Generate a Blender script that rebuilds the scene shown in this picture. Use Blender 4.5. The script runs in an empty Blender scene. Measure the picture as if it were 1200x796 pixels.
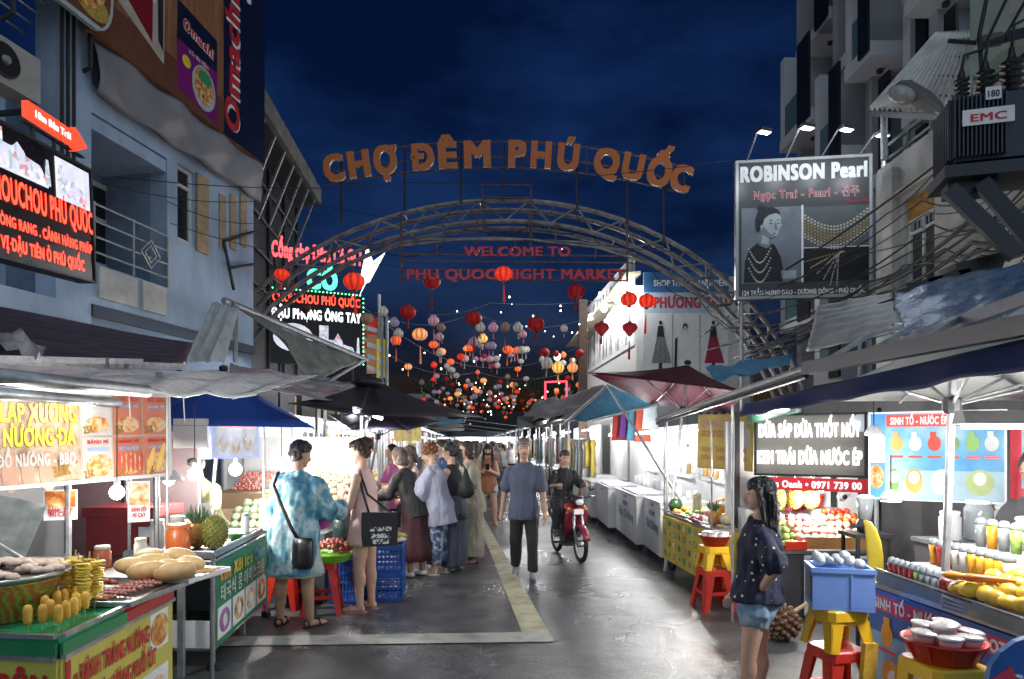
import bpy, math, random
from mathutils import Vector, Matrix, noise
R = math.radians; V = Vector; MT = Matrix.Translation; MR = Matrix.Rotation
random.seed(7)
scene = bpy.context.scene
col = scene.collection
# ---------------------------------------------------------------- camera
CAMH, FPX, CX, HY = 1.66, 800.0, 600.0, 520.0
cam_data = bpy.data.cameras.new('camera'); cam = bpy.data.objects.new('camera', cam_data); col.objects.link(cam)
cam.location = (0, 0, CAMH); cam.rotation_euler = (R(90), 0, 0)
cam_data.sensor_width = 36; cam_data.lens = 24; cam_data.shift_y = (HY-398)/1200
cam_data.clip_start = .05; cam_data.clip_end = 2000
scene.camera = cam
# ---------------------------------------------------------------- world: deep blue dusk sky
world = bpy.data.worlds.new('World'); scene.world = world; world.use_nodes = True
_n = world.node_tree.nodes; _l = world.node_tree.links
_bg = _n['Background']
_sky = _n.new('ShaderNodeTexSky'); _sky.sky_type = 'NISHITA'; _sky.sun_disc = False
_sky.sun_elevation = R(-.6); _sky.sun_rotation = R(180); _sky.air_density = 1.0; _sky.dust_density = .3; _sky.ozone_density = 4
_tc = _n.new('ShaderNodeTexCoord'); _mp = _n.new('ShaderNodeMapping'); _mp.inputs['Scale'].default_value = (1, 1, 2.6)
_nz = _n.new('ShaderNodeTexNoise'); _nz.inputs['Scale'].default_value = 3.4; _nz.inputs['Detail'].default_value = 5; _nz.inputs['Roughness'].default_value = .55
_rp = _n.new('ShaderNodeValToRGB'); _rp.color_ramp.elements[0].position = .38; _rp.color_ramp.elements[0].color = (.30, .36, .44, 1)
_rp.color_ramp.elements[1].position = .66; _rp.color_ramp.elements[1].color = (1.25, 1.22, 1.2, 1)
_mx = _n.new('ShaderNodeMix'); _mx.data_type = 'RGBA'; _mx.blend_type = 'MULTIPLY'; _mx.inputs[0].default_value = 1
_mt = _n.new('ShaderNodeMix'); _mt.data_type = 'RGBA'; _mt.blend_type = 'MULTIPLY'; _mt.inputs[0].default_value = 1
_mt.inputs[7].default_value = (.52, .76, .95, 1)
_l.new(_tc.outputs['Generated'], _mp.inputs[0]); _l.new(_mp.outputs[0], _nz.inputs[0]); _l.new(_nz.outputs[0], _rp.inputs[0])
_l.new(_sky.outputs[0], _mt.inputs[6]); _l.new(_mt.outputs[2], _mx.inputs[6]); _l.new(_rp.outputs[0], _mx.inputs[7])
_l.new(_mx.outputs[2], _bg.inputs[0]); _bg.inputs[1].default_value = 0.15
# ---------------------------------------------------------------- last dusk glow from behind the camera
_sl = bpy.data.lights.new('sun', 'SUN'); sun = bpy.data.objects.new('sun', _sl); col.objects.link(sun)
_sl.energy = 1.2; _sl.angle = R(140); _sl.color = (.72, .88, 1.0)
sun.rotation_euler = Vector((-.30, .82, -.45)).to_track_quat('-Z', 'Y').to_euler()
# ---------------------------------------------------------------- exposure
vs = scene.view_settings; vs.view_transform = 'Standard'; vs.look = 'None'; vs.exposure = .35; vs.gamma = 1; vs.use_curve_mapping = False
cy = scene.cycles
cy.use_denoising = True; cy.max_bounces = 6; cy.diffuse_bounces = 3; cy.glossy_bounces = 3; cy.transmission_bounces = 4
cy.transparent_max_bounces = 8; cy.caustics_reflective = False; cy.caustics_refractive = False; cy.sample_clamp_indirect = 4
cy.use_light_tree = True
try: cy.denoiser = 'OPENIMAGEDENOISE'; cy.denoising_prefilter = 'ACCURATE'
except Exception: pass

# ================================================================ helpers
def W(px, py, Y): return Vector(((px-CX)*Y/FPX, Y, CAMH-(py-HY)*Y/FPX))
def XP(px, Y): return (px-CX)*Y/FPX
def ZP(py, Y): return CAMH-(py-HY)*Y/FPX
def GY(py): return FPX*CAMH/(py-HY)

MATS = {}
def M(name, c=(.5, .5, .5), rough=.6, metal=0, emit=0, ecol=None, var=.14, scale=6, bump=0, bscale=40, trl=0, trans=0, rand=0,
      coords='Object', spec=.5, stretch=(1, 1, 1), coat=0):
  if name in MATS: return MATS[name]
  if not bump and rough >= .7: bump, bscale = .22, 32
  m = bpy.data.materials.new(name); m.use_nodes = True; MATS[name] = m
  n = m.node_tree.nodes; l = m.node_tree.links; b = n['Principled BSDF']
  b.inputs['Roughness'].default_value = rough; b.inputs['Metallic'].default_value = metal
  b.inputs['Specular IOR Level'].default_value = spec; b.inputs['Coat Weight'].default_value = coat
  tc = n.new('ShaderNodeTexCoord'); mp = n.new('ShaderNodeMapping'); mp.inputs['Scale'].default_value = stretch
  l.new(tc.outputs[coords], mp.inputs[0])
  nz = n.new('ShaderNodeTexNoise'); nz.inputs['Scale'].default_value = scale; nz.inputs['Detail'].default_value = 6; nz.inputs['Roughness'].default_value = .6
  l.new(mp.outputs[0], nz.inputs[0])
  rp = n.new('ShaderNodeValToRGB'); e = rp.color_ramp.elements
  e[0].position = .3; e[1].position = .7
  e[0].color = tuple(max(0, x*(1-var)) for x in c)+(1,); e[1].color = tuple(min(1, x*(1+var*.8)) for x in c)+(1,)
  l.new(nz.outputs[0], rp.inputs[0]); out = rp.outputs[0]
  if rand:
    oi = n.new('ShaderNodeObjectInfo'); hs = n.new('ShaderNodeHueSaturation')
    mr = n.new('ShaderNodeMapRange'); mr.inputs[3].default_value = 1-rand; mr.inputs[4].default_value = 1+rand
    l.new(oi.outputs['Random'], mr.inputs[0]); l.new(mr.outputs[0], hs.inputs['Value'])
    mr2 = n.new('ShaderNodeMapRange'); mr2.inputs[3].default_value = .5-rand*.06; mr2.inputs[4].default_value = .5+rand*.06
    l.new(oi.outputs['Random'], mr2.inputs[0]); l.new(mr2.outputs[0], hs.inputs['Hue']); l.new(out, hs.inputs['Color']); out = hs.outputs[0]
  l.new(out, b.inputs['Base Color'])
  if emit:
    if ecol is None: l.new(out, b.inputs['Emission Color'])
    else: b.inputs['Emission Color'].default_value = tuple(ecol)+(1,)
    b.inputs['Emission Strength'].default_value = emit
  if trans: b.inputs['Transmission Weight'].default_value = trans; b.inputs['IOR'].default_value = 1.3
  if rough > .12 and not emit:
    rr = n.new('ShaderNodeMapRange'); rr.inputs[3].default_value = max(.05, rough-.12); rr.inputs[4].default_value = min(1, rough+.12)
    l.new(nz.outputs[0], rr.inputs[0]); l.new(rr.outputs[0], b.inputs['Roughness'])
  if bump:
    n2 = n.new('ShaderNodeTexNoise'); n2.inputs['Scale'].default_value = bscale; n2.inputs['Detail'].default_value = 4
    l.new(mp.outputs[0], n2.inputs[0]); bp = n.new('ShaderNodeBump'); bp.inputs['Strength'].default_value = bump; bp.inputs['Distance'].default_value = .02
    l.new(n2.outputs[0], bp.inputs['Height']); l.new(bp.outputs[0], b.inputs['Normal'])
  if trl:
    tb = n.new('ShaderNodeBsdfTranslucent'); l.new(out, tb.inputs[0]); ms = n.new('ShaderNodeMixShader'); ms.inputs[0].default_value = trl
    l.new(b.outputs[0], ms.inputs[1]); l.new(tb.outputs[0], ms.inputs[2]); l.new(ms.outputs[0], n['Material Output'].inputs[0])
  return m

def MP(name, stops, kind='noise', scale=8, rough=.5, emit=0, stretch=(1, 1, 1), detail=5, bump=0, trl=0, rand=0):
  """patterned material: several colours picked by a noise / voronoi / wave field (print, fabric, photo of food)"""
  if name in MATS: return MATS[name]
  m = bpy.data.materials.new(name); m.use_nodes = True; MATS[name] = m
  n = m.node_tree.nodes; l = m.node_tree.links; b = n['Principled BSDF']; b.inputs['Roughness'].default_value = rough
  tc = n.new('ShaderNodeTexCoord'); mp = n.new('ShaderNodeMapping'); mp.inputs['Scale'].default_value = stretch; l.new(tc.outputs['Object'], mp.inputs[0])
  if kind == 'noise':
    t = n.new('ShaderNodeTexNoise'); t.inputs['Scale'].default_value = scale; t.inputs['Detail'].default_value = detail; o = t.outputs[0]
  elif kind == 'cells':
    t = n.new('ShaderNodeTexVoronoi'); t.inputs['Scale'].default_value = scale; o = t.outputs['Color']
  elif kind == 'dots':
    t = n.new('ShaderNodeTexVoronoi'); t.inputs['Scale'].default_value = scale; t.inputs['Randomness'].default_value = .55; o = t.outputs['Distance']
  else:
    t = n.new('ShaderNodeTexWave'); t.inputs['Scale'].default_value = scale; t.inputs['Distortion'].default_value = 6; t.inputs['Detail'].default_value = 3; o = t.outputs[0]
  l.new(mp.outputs[0], t.inputs['Vector'])
  if kind == 'cells':
    sp = n.new('ShaderNodeSeparateColor'); l.new(o, sp.inputs[0]); o = sp.outputs[0]
  rp = n.new('ShaderNodeValToRGB'); e = rp.color_ramp.elements
  while len(e) < len(stops): e.new(.5)
  for i, (p, c) in enumerate(stops): e[i].position = p; e[i].color = tuple(c)+(1,)
  if kind in ('cells', 'dots'): rp.color_ramp.interpolation = 'CONSTANT'
  l.new(o, rp.inputs[0]); l.new(rp.outputs[0], b.inputs['Base Color'])
  if emit: l.new(rp.outputs[0], b.inputs['Emission Color']); b.inputs['Emission Strength'].default_value = emit
  if bump:
    bp = n.new('ShaderNodeBump'); bp.inputs['Strength'].default_value = bump; bp.inputs['Distance'].default_value = .01
    l.new(o, bp.inputs['Height']); l.new(bp.outputs[0], b.inputs['Normal'])
  if trl:
    tb = n.new('ShaderNodeBsdfTranslucent'); l.new(rp.outputs[0], tb.inputs[0]); ms = n.new('ShaderNodeMixShader'); ms.inputs[0].default_value = trl
    l.new(b.outputs[0], ms.inputs[1]); l.new(tb.outputs[0], ms.inputs[2]); l.new(ms.outputs[0], n['Material Output'].inputs[0])
  return m

class MB:
  def __init__(s): s.v = []; s.f = []; s.m = []; s.mi = 0
  def add(s, vs, fs, m=None):
    o = len(s.v); s.v += [tuple(x) for x in vs]; s.f += [tuple(i+o for i in f) for f in fs]; s.m += [s.mi if m is None else m]*len(fs); return s
  def box(s, c, d, rz=0, m=None, mat=None):
    x, y, z = d[0]/2, d[1]/2, d[2]/2
    vs = [Vector((i, j, k)) for k in (-z, z) for j in (-y, y) for i in (-x, x)]
    q = mat if mat is not None else Matrix.Translation(Vector(c)) @ Matrix.Rotation(rz, 4, 'Z')
    return s.add([q @ p for p in vs], [(0, 2, 3, 1), (4, 5, 7, 6), (0, 1, 5, 4), (2, 6, 7, 3), (0, 4, 6, 2), (1, 3, 7, 5)], m)
  def bbox(s, a, b, m=None):
    return s.box([(a[i]+b[i])/2 for i in range(3)], [abs(b[i]-a[i]) for i in range(3)], 0, m)
  def bar(s, a, b, w, h, m=None):
    a = Vector(a); b = Vector(b); d = b-a; L = d.length
    up = Vector((0, 0, 1)) if abs(d.normalized().z) < .98 else Vector((0, 1, 0))
    x = d.normalized(); y = up.cross(x).normalized(); z = x.cross(y)
    q = Matrix(((x.x, y.x, z.x, 0), (x.y, y.y, z.y, 0), (x.z, y.z, z.z, 0), (0, 0, 0, 1))); q.translation = (a+b)/2
    return s.box(None, (L, w, h), 0, m, q)
  def tube(s, pts, r, n=8, m=None, flat=1.0, cap=True):
    pts = [Vector(p) for p in pts]; k = len(pts); rs = r if isinstance(r, (list, tuple)) else [r]*k
    vs = []; fs = []; pu = None
    for i, p in enumerate(pts):
      t = (pts[min(i+1, k-1)]-pts[max(i-1, 0)])
      t = t.normalized() if t.length > 1e-9 else Vector((0, 0, 1))
      if pu is None: pu = Vector((1, 0, 0)) if abs(t.x) < .9 else Vector((0, 1, 0))
      u = (pu-t*pu.dot(t)); u = u.normalized() if u.length > 1e-6 else t.orthogonal().normalized(); w = t.cross(u); pu = u
      for j in range(n):
        a = 2*math.pi*j/n; vs.append(p+u*math.cos(a)*rs[i]+w*math.sin(a)*rs[i]*flat)
    for i in range(k-1):
      for j in range(n): fs.append((i*n+j, i*n+(j+1) % n, (i+1)*n+(j+1) % n, (i+1)*n+j))
    if cap: fs.append(tuple(range(n-1, -1, -1))); fs.append(tuple(range((k-1)*n, k*n)))
    return s.add(vs, fs, m)
  def caps(s, a, b, ra, rb, n=10, m=None):
    """tapered capsule"""
    a = Vector(a); b = Vector(b); d = (b-a).normalized() if (b-a).length > 1e-6 else Vector((0, 0, 1))
    return s.tube([a-d*ra*.98, a-d*ra*.7, a, b, b+d*rb*.7, b+d*rb*.98], [ra*.2, ra*.71, ra, rb, rb*.71, rb*.2], n, m)
  def loft(s, rings, m=None, cap=True):
    n = len(rings[0]); vs = [p for r in rings for p in r]; fs = []
    for i in range(len(rings)-1):
      for j in range(n): fs.append((i*n+j, i*n+(j+1) % n, (i+1)*n+(j+1) % n, (i+1)*n+j))
    if cap: fs.append(tuple(range(n-1, -1, -1))); fs.append(tuple(range((len(rings)-1)*n, len(rings)*n)))
    return s.add(vs, fs, m)
  def lathe(s, prof, n=12, c=(0, 0, 0), m=None, q=None, sx=1, sy=1):
    c = Vector(c); rings = []
    for r, z in prof:
      ring = []
      for j in range(n):
        a = 2*math.pi*j/n; p = Vector((math.cos(a)*max(r, 1e-4)*sx, math.sin(a)*max(r, 1e-4)*sy, z)); ring.append((q @ p if q else p)+c)
      rings.append(ring)
    return s.loft(rings, m)
  def ell(s, c, r, n=10, k=7, m=None, q=None):
    prof = [(math.sin(math.pi*i/k), -math.cos(math.pi*i/k)) for i in range(k+1)]; c = Vector(c); rings = []
    for rr, z in prof:
      ring = []
      for j in range(n):
        a = 2*math.pi*j/n; p = Vector((math.cos(a)*max(rr, .02)*r[0], math.sin(a)*max(rr, .02)*r[1], z*r[2])); ring.append((q @ p if q else p)+c)
      rings.append(ring)
    return s.loft(rings, m)
  def sheet(s, fn, nu, nv, th=.004, m=None):
    """fn(u,v)->Vector, closed sheet of thickness th"""
    g = [[Vector(fn(i/nu, j/nv)) for j in range(nv+1)] for i in range(nu+1)]; vs = []; N = (nu+1)*(nv+1)
    nrm = []
    for i in range(nu+1):
      for j in range(nv+1):
        a = g[min(i+1, nu)][j]-g[max(i-1, 0)][j]; b = g[i][min(j+1, nv)]-g[i][max(j-1, 0)]
        c = a.cross(b); nrm.append(c.normalized() if c.length > 1e-12 else Vector((0, 0, 1)))
    flatg = [p for row in g for p in row]
    vs = [p+q*th/2 for p, q in zip(flatg, nrm)]+[p-q*th/2 for p, q in zip(flatg, nrm)]
    fs = []; I = lambda i, j: i*(nv+1)+j
    for i in range(nu):
      for j in range(nv):
        a, b, c, d = I(i, j), I(i+1, j), I(i+1, j+1), I(i, j+1); fs.append((a, b, c, d)); fs.append((d+N, c+N, b+N, a+N))
    rim = [I(i, 0) for i in range(nu)]+[I(nu, j) for j in range(nv)]+[I(i, nv) for i in range(nu, 0, -1)]+[I(0, j) for j in range(nv, 0, -1)]
    for k in range(len(rim)): a, b = rim[k], rim[(k+1) % len(rim)]; fs.append((b, a, a+N, b+N))
    return s.add(vs, fs, m)
  def quad4(s, a, b, c, d, th=.01, nu=1, nv=1, sag=0, m=None):
    a, b, c, d = map(Vector, (a, b, c, d))
    def fn(u, v):
      p = a.lerp(b, u).lerp(d.lerp(c, u), v); p.z -= sag*4*(u*(1-u)+v*(1-v))/2; return p
    return s.sheet(fn, nu, nv, th, m)
  def prism(s, poly, q, d, m=None):
    """poly [(x,z)] extruded along local y by d, placed by matrix q"""
    n = len(poly); vs = [q @ Vector((x, 0, z)) for x, z in poly]+[q @ Vector((x, d, z)) for x, z in poly]
    fs = [tuple(range(n)), tuple(range(2*n-1, n-1, -1))]+[((i+1) % n, i, i+n, (i+1) % n+n) for i in range(n)]
    return s.add(vs, fs, m)
  def build(s, name, mats, parent=None, smooth=False, loc=None, rz=0):
    me = bpy.data.meshes.new(name); me.from_pydata(s.v, [], s.f)
    if not isinstance(mats, (list, tuple)): mats = [mats]
    for x in mats: me.materials.append(x)
    if len(mats) > 1: me.polygons.foreach_set('material_index', s.m)
    if smooth: me.polygons.foreach_set('use_smooth', [True]*len(me.polygons))
    if smooth == 'auto':
      me.set_sharp_from_angle(angle=R(40))
    me.update()
    o = bpy.data.objects.new(name, me); col.objects.link(o)
    if parent is not None: o.parent = parent
    if loc is not None: o.location = loc
    if rz: o.rotation_euler = (0, 0, rz)
    return o

def T(o, label=None, cat=None, group=None, kind=None):
  if label: o['label'] = label
  if cat: o['category'] = cat
  if group: o['group'] = group
  if kind: o['kind'] = kind
  return o
def thing(name, label, cat, loc=(0, 0, 0), rz=0, group=None):
  o = bpy.data.objects.new(name, None); col.objects.link(o); o.location = loc; o.rotation_euler = (0, 0, rz); o.empty_display_size = .1
  return T(o, label, cat, group)
KIDS = {}
def kids(o):
  if o.name not in KIDS: KIDS[o.name] = list(o.children)
  return KIDS[o.name]
def copy_tree(o, parent=None):
  c = o.copy(); col.objects.link(c)
  if parent is not None: c.parent = parent
  KIDS[c.name] = [copy_tree(ch, c) for ch in kids(o)]
  return c
tmp_scene = bpy.data.scenes.new('tmp')
def evaluate(o):
  tmp_scene.collection.objects.link(o); vl = tmp_scene.view_layers[0]; vl.update()
  me = bpy.data.meshes.new_from_object(o.evaluated_get(vl.depsgraph)); bpy.data.objects.remove(o); return me
def dup(o, loc, rz=None, label=None, group=None, scale=None):
  c = copy_tree(o); c.location = loc
  if rz is not None: c.rotation_euler = (0, 0, rz) if not isinstance(rz, (tuple, list)) else rz
  if label: c['label'] = label
  if group: c['group'] = group
  if scale is not None: c.scale = (scale,)*3 if not isinstance(scale, (tuple, list)) else scale
  return c
def recolor(o, m, idx=0):
  """give this object (only) another material"""
  o.material_slots[idx].link = 'OBJECT'; o.material_slots[idx].material = m; return o

# ---- lettering (bold = several slightly shifted strikes of the same outline)
_tcache = {}
BASE = dict(zip('ĐƠỚỜỞỢơớờởợ', 'DOÓÒỎỌoóòỏọ'))      # letters the built-in face draws badly: base letter + own bar or horn
def text_mesh(s, fat=0, ext=.0, shear=0):
  k = (s, fat, ext, shear)
  if k in _tcache: return _tcache[k]
  cu = bpy.data.curves.new('lettering', 'FONT'); t = ''.join(BASE.get(c, c) for c in s); cu.body = t; cu.size = 1; cu.extrude = ext; cu.shear = shear
  cu.resolution_u = 3; cu.space_character = 1+fat*2.2
  me = evaluate(bpy.data.objects.new('lettering', cu)); bpy.data.curves.remove(cu)
  vs = [tuple(v.co) for v in me.vertices]; fs = [tuple(p.vertices) for p in me.polygons]; mb = MB(); bpy.data.meshes.remove(me)
  for i, c in enumerate(s):
    if c in BASE:
      xr = text_mesh(t[:i+1], 0, 0, shear)[2]*(1+fat*.5*min(1, i))
      if c == 'Đ': xl = xr-.60; P = [(xl-.07, .33), (xl+.26, .33), (xl+.26, .40), (xl-.07, .40)]
      else: y = .47 if c.isupper() else .26; P = [(xr-.10, y+.10), (xr-.02, y+.13), (xr+.05, y+.24), (xr-.02, y+.25), (xr-.05, y+.19)]
      k_ = len(vs); n_ = len(P); vs += [(a, b, ext) for a, b in P]+[(a, b, -ext-.004) for a, b in P]; fs += [tuple(range(k_, k_+n_)), tuple(range(k_+2*n_-1, k_+n_-1, -1))]+[(k_+j, k_+(j+1) % n_, k_+(j+1) % n_+n_, k_+j+n_) for j in range(n_)]
  sh = ((0, 0),) if fat < .012 else (((-fat*.7, 0), (fat*.7, 0)) if fat < .028 else ((-fat, -fat*.6), (fat, -fat*.6), (fat, fat*.6), (-fat, fat*.6), (0, 0)))
  for i, (dx, dy) in enumerate(sh): mb.add([(x+dx, y+dy, z-.002*i) for x, y, z in vs], fs)
  me = bpy.data.meshes.new('lettering'); me.from_pydata(mb.v, [], mb.f); me.update()
  xs = [v[0] for v in mb.v] or [0, 1]
  _tcache[k] = (me, min(xs), max(xs)); return _tcache[k]
def lettering(s, q, size, width, mat, parent=None, fat=.03, ext=.0, name='lettering', align='c', shear=0, side=None):
  """text in the x/z plane of matrix q (local x right, local z up, local -y towards the reader); cap height = size"""
  k = size/.73; me0, x0, x1 = text_mesh(s, fat, ext/k/2 if ext else 0, shear)
  me = me0.copy(); w = max(x1-x0, 1e-3); kx = width/w if width else k
  off = {'c': -(x0+x1)/2, 'l': -x0, 'r': -x1}[align]
  A = Matrix(((kx, 0, 0, off*kx), (0, 0, -k, 0), (0, k, 0, 0), (0, 0, 0, 1)))
  me.transform(q @ A)
  me.materials.clear(); me.materials.append(mat)
  if side is not None and ext:
    me.materials.append(side); n = (q.to_3x3() @ Vector((0, 1, 0))).normalized()
    for p in me.polygons: p.material_index = 0 if abs(p.normal.dot(n)) > .8 else 1
  o = bpy.data.objects.new(name, me); col.objects.link(o)
  if parent is not None: o.parent = parent
  return o

def frame_q(O, ux, n):
  """matrix with origin O, x along ux, -y along the outward normal n, z up"""
  ux = Vector(ux).normalized(); n = Vector(n).normalized(); y = -n; z = ux.cross(y).normalized()
  q = Matrix(((ux.x, y.x, z.x, O[0]), (ux.y, y.y, z.y, O[1]), (ux.z, y.z, z.z, O[2]), (0, 0, 0, 1))); return q

class Board:
  """a flat panel from bottom-left a to bottom-right b (as its reader sees it), height h; parts and print go on its face"""
  def __init__(s, name, label, cat, a, b, h, th, mat, frame=None, fw=.02, group=None, up=(0, 0, 1), root=None):
    s.a = Vector(a); b = Vector(b); s.ux = (b-s.a).normalized(); s.w = (b-s.a).length; s.h = h; up = Vector(up)
    s.n = s.ux.cross(up).normalized(); s.q = frame_q(s.a, s.ux, s.n)
    s.root = root if root is not None else thing(name, label, cat, (0, 0, 0), 0, group)
    s.th = th; mb = MB(); mb.box(None, (s.w, th, h), 0, None, s.q @ Matrix.Translation((s.w/2, th/2, h/2))); mb.build('panel', mat, s.root)
    if frame:
      for (x, z, w, hh) in ((s.w/2, fw/2, s.w+.006, fw), (s.w/2, h-fw/2, s.w+.006, fw), (fw/2, h/2, fw, h-2*fw-.002), (s.w-fw/2, h/2, fw, h-2*fw-.002)):
        mb = MB(); mb.box(None, (w, th+.03, hh), 0, None, s.q @ Matrix.Translation((x, th/2, z))); mb.build('frame_bar', frame, s.root)
    s.p = MB(); s.pm = []
  def _mi(s, m):
    if m not in s.pm: s.pm.append(m)
    return s.pm.index(m)
  def poly(s, pts, m, lay=1):
    d = .0022
    s.p.prism(pts, s.q @ Matrix.Translation((0, -lay*.0025-.001, 0)), d, s._mi(m)); return s
  def rect(s, u0, v0, u1, v1, m, lay=1): return s.poly([(u0*s.w, v0*s.h), (u1*s.w, v0*s.h), (u1*s.w, v1*s.h), (u0*s.w, v1*s.h)], m, lay)
  def ell(s, u, v, ru, rv, m, lay=2, n=20, rot=0):
    """ru, rv in metres"""
    c, d = math.cos(rot), math.sin(rot); P = []
    for i in range(n):
      a = 2*math.pi*i/n; x, z = ru*math.cos(a), rv*math.sin(a); P.append((u*s.w+x*c-z*d, v*s.h+x*d+z*c))
    return s.poly(P, m, lay)
  def pts(s, L, m, lay=2): return s.poly([(u*s.w, v*s.h) for u, v in L], m, lay)
  def text(s, t, u, v, hgt, wid, m, fat=.03, lay=3, ext=0, align='c', rot=0, shear=0, side=None):
    q = s.q @ Matrix.Translation((u*s.w, -lay*.0025-.001-ext, v*s.h)) @ Matrix.Rotation(-rot, 4, 'Y')
    return lettering(t, q, hgt, wid, m, s.root, fat, ext*2 if ext else 0, 'lettering', align, shear, side)
  def done(s, name='print'):
    if s.pm: s.p.build(name, s.pm, s.root)
    return s.root

LAMP = 1.85
ORD = ('first', 'second', 'third', 'fourth', 'fifth', 'sixth', 'seventh', 'eighth', 'ninth', 'tenth', 'eleventh', 'twelfth', 'thirteenth', 'fourteenth')
def point_light(name, loc, power, radius=.05, color=(1, 1, 1), parent=None):
  L = bpy.data.lights.new(name, 'POINT'); L.energy = power; L.shadow_soft_size = radius; L.color = color
  L.energy = power*LAMP
  o = bpy.data.objects.new(name, L); col.objects.link(o); o.location = loc
  if parent is not None: o.parent = parent
  return o
def cable(pts, r, mat, label, cat='cable', group=None, name='cable', sag=0, n=5, seg=10):
  P = []
  pts = [Vector(p) for p in pts]
  for i in range(len(pts)-1):
    for k in range(seg): t = k/seg; p = pts[i].lerp(pts[i+1], t); p.z -= sag*4*t*(1-t); P.append(p)
  P.append(pts[-1]); o = MB().tube(P, r, n).build(name, mat, None, True); return T(o, label, cat, group)

# ---- shared materials
steel = M('steel', (.45, .46, .47), .32, .9, var=.25, scale=20)
galv = M('galvanised', (.42, .43, .44), .45, .75, var=.3, scale=14)
darkmetal = M('dark_metal', (.05, .052, .055), .5, .5, var=.3, scale=12)
blackm = M('black_plastic', (.012, .012, .013), .45, var=.3)
white = M('white_paint', (.78, .78, .77), .45, var=.07, scale=5)
whitep = M('white_plastic', (.82, .82, .82), .35, var=.04)
redp = M('red_plastic', (.62, .035, .02), .36, var=.1, trl=.05)
yellowp = M('yellow_plastic', (.80, .46, .02), .36, var=.1, trl=.05)
bluep = M('blue_plastic', (.02, .10, .42), .4, var=.12)
lampw = M('lamp_glow', (1, 1, 1), .5, emit=9, ecol=(1, .98, .94))
ink_red = M('ink_red', (.55, .02, .02), .5); ink_white = M('ink_white', (.85, .85, .85), .5); ink_black = M('ink_black', (.015, .015, .015), .5)
ink_yellow = M('ink_yellow', (.85, .62, .05), .5); ink_blue = M('ink_blue', (.02, .12, .50), .5); ink_navy = M('ink_navy', (.008, .014, .05), .5)
ink_green = M('ink_green', (.03, .30, .12), .5)
food = MP('food_photo', [(.25, (.10, .03, .01)), (.42, (.55, .16, .03)), (.55, (.75, .45, .12)), (.68, (.8, .72, .55)), (.8, (.2, .3, .05))], 'noise', 14)
food2 = MP('food_photo_light', [(.3, (.6, .18, .06)), (.45, (.8, .55, .25)), (.6, (.85, .8, .7)), (.75, (.7, .25, .12))], 'noise', 18)
# ================================================================ ground, road paint
def asphalt():
  m = bpy.data.materials.new('wet_asphalt'); m.use_nodes = True; n = m.node_tree.nodes; l = m.node_tree.links; b = n['Principled BSDF']
  tc = n.new('ShaderNodeTexCoord')
  def nz(sc, det): t = n.new('ShaderNodeTexNoise'); t.inputs['Scale'].default_value = sc; t.inputs['Detail'].default_value = det; l.new(tc.outputs['Object'], t.inputs[0]); return t
  def ramp(src, p0, c0, p1, c1): r = n.new('ShaderNodeValToRGB'); r.color_ramp.elements[0].position = p0; r.color_ramp.elements[1].position = p1; r.color_ramp.elements[0].color = c0+(1,); r.color_ramp.elements[1].color = c1+(1,); l.new(src, r.inputs[0]); return r
  big = nz(.55, 6); mid = nz(3.2, 8); fine = nz(110, 3)
  c1 = ramp(mid.outputs[0], .35, (.062, .064, .067), .68, (.110, .112, .115))
  spk = n.new('ShaderNodeTexVoronoi'); spk.inputs['Scale'].default_value = 150; l.new(tc.outputs['Object'], spk.inputs['Vector'])
  sp = n.new('ShaderNodeSeparateColor'); l.new(spk.outputs['Color'], sp.inputs[0])
  c2 = ramp(sp.outputs[0], .5, (.62, .62, .62), .97, (2.0, 2.0, 1.98))
  mx = n.new('ShaderNodeMix'); mx.data_type = 'RGBA'; mx.blend_type = 'MULTIPLY'; mx.inputs[0].default_value = 1; l.new(c1.outputs[0], mx.inputs[6]); l.new(c2.outputs[0], mx.inputs[7])
  st = nz(1.3, 7); c3 = ramp(st.outputs[0], .40, (.80, .80, .81), .62, (1.0, 1.0, 1.0))
  m2 = n.new('ShaderNodeMix'); m2.data_type = 'RGBA'; m2.blend_type = 'MULTIPLY'; m2.inputs[0].default_value = 1; l.new(mx.outputs[2], m2.inputs[6]); l.new(c3.outputs[0], m2.inputs[7])
  l.new(m2.outputs[2], b.inputs['Base Color'])
  rr = ramp(big.outputs[0], .36, (.20, .20, .20), .68, (.44, .44, .44)); l.new(rr.outputs[0], b.inputs['Roughness'])
  bp = n.new('ShaderNodeBump'); bp.inputs['Strength'].default_value = .35; bp.inputs['Distance'].default_value = .01; l.new(fine.outputs[0], bp.inputs['Height'])
  b2 = n.new('ShaderNodeBump'); b2.inputs['Strength'].default_value = .25; b2.inputs['Distance'].default_value = .05; l.new(mid.outputs[0], b2.inputs['Height']); l.new(bp.outputs[0], b2.inputs['Normal']); l.new(b2.outputs[0], b.inputs['Normal'])
  return m
m_asphalt = asphalt()
def gfn(u, v):
  x = -400+800*u; y = -60+900*v; return V((x, y, 0))
g = MB(); g.add([(-400, -60, 0), (400, -60, 0), (400, 840, 0), (-400, 840, 0)], [(0, 1, 2, 3)]); ground = g.build('road', m_asphalt); T(ground, kind='structure')
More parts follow.
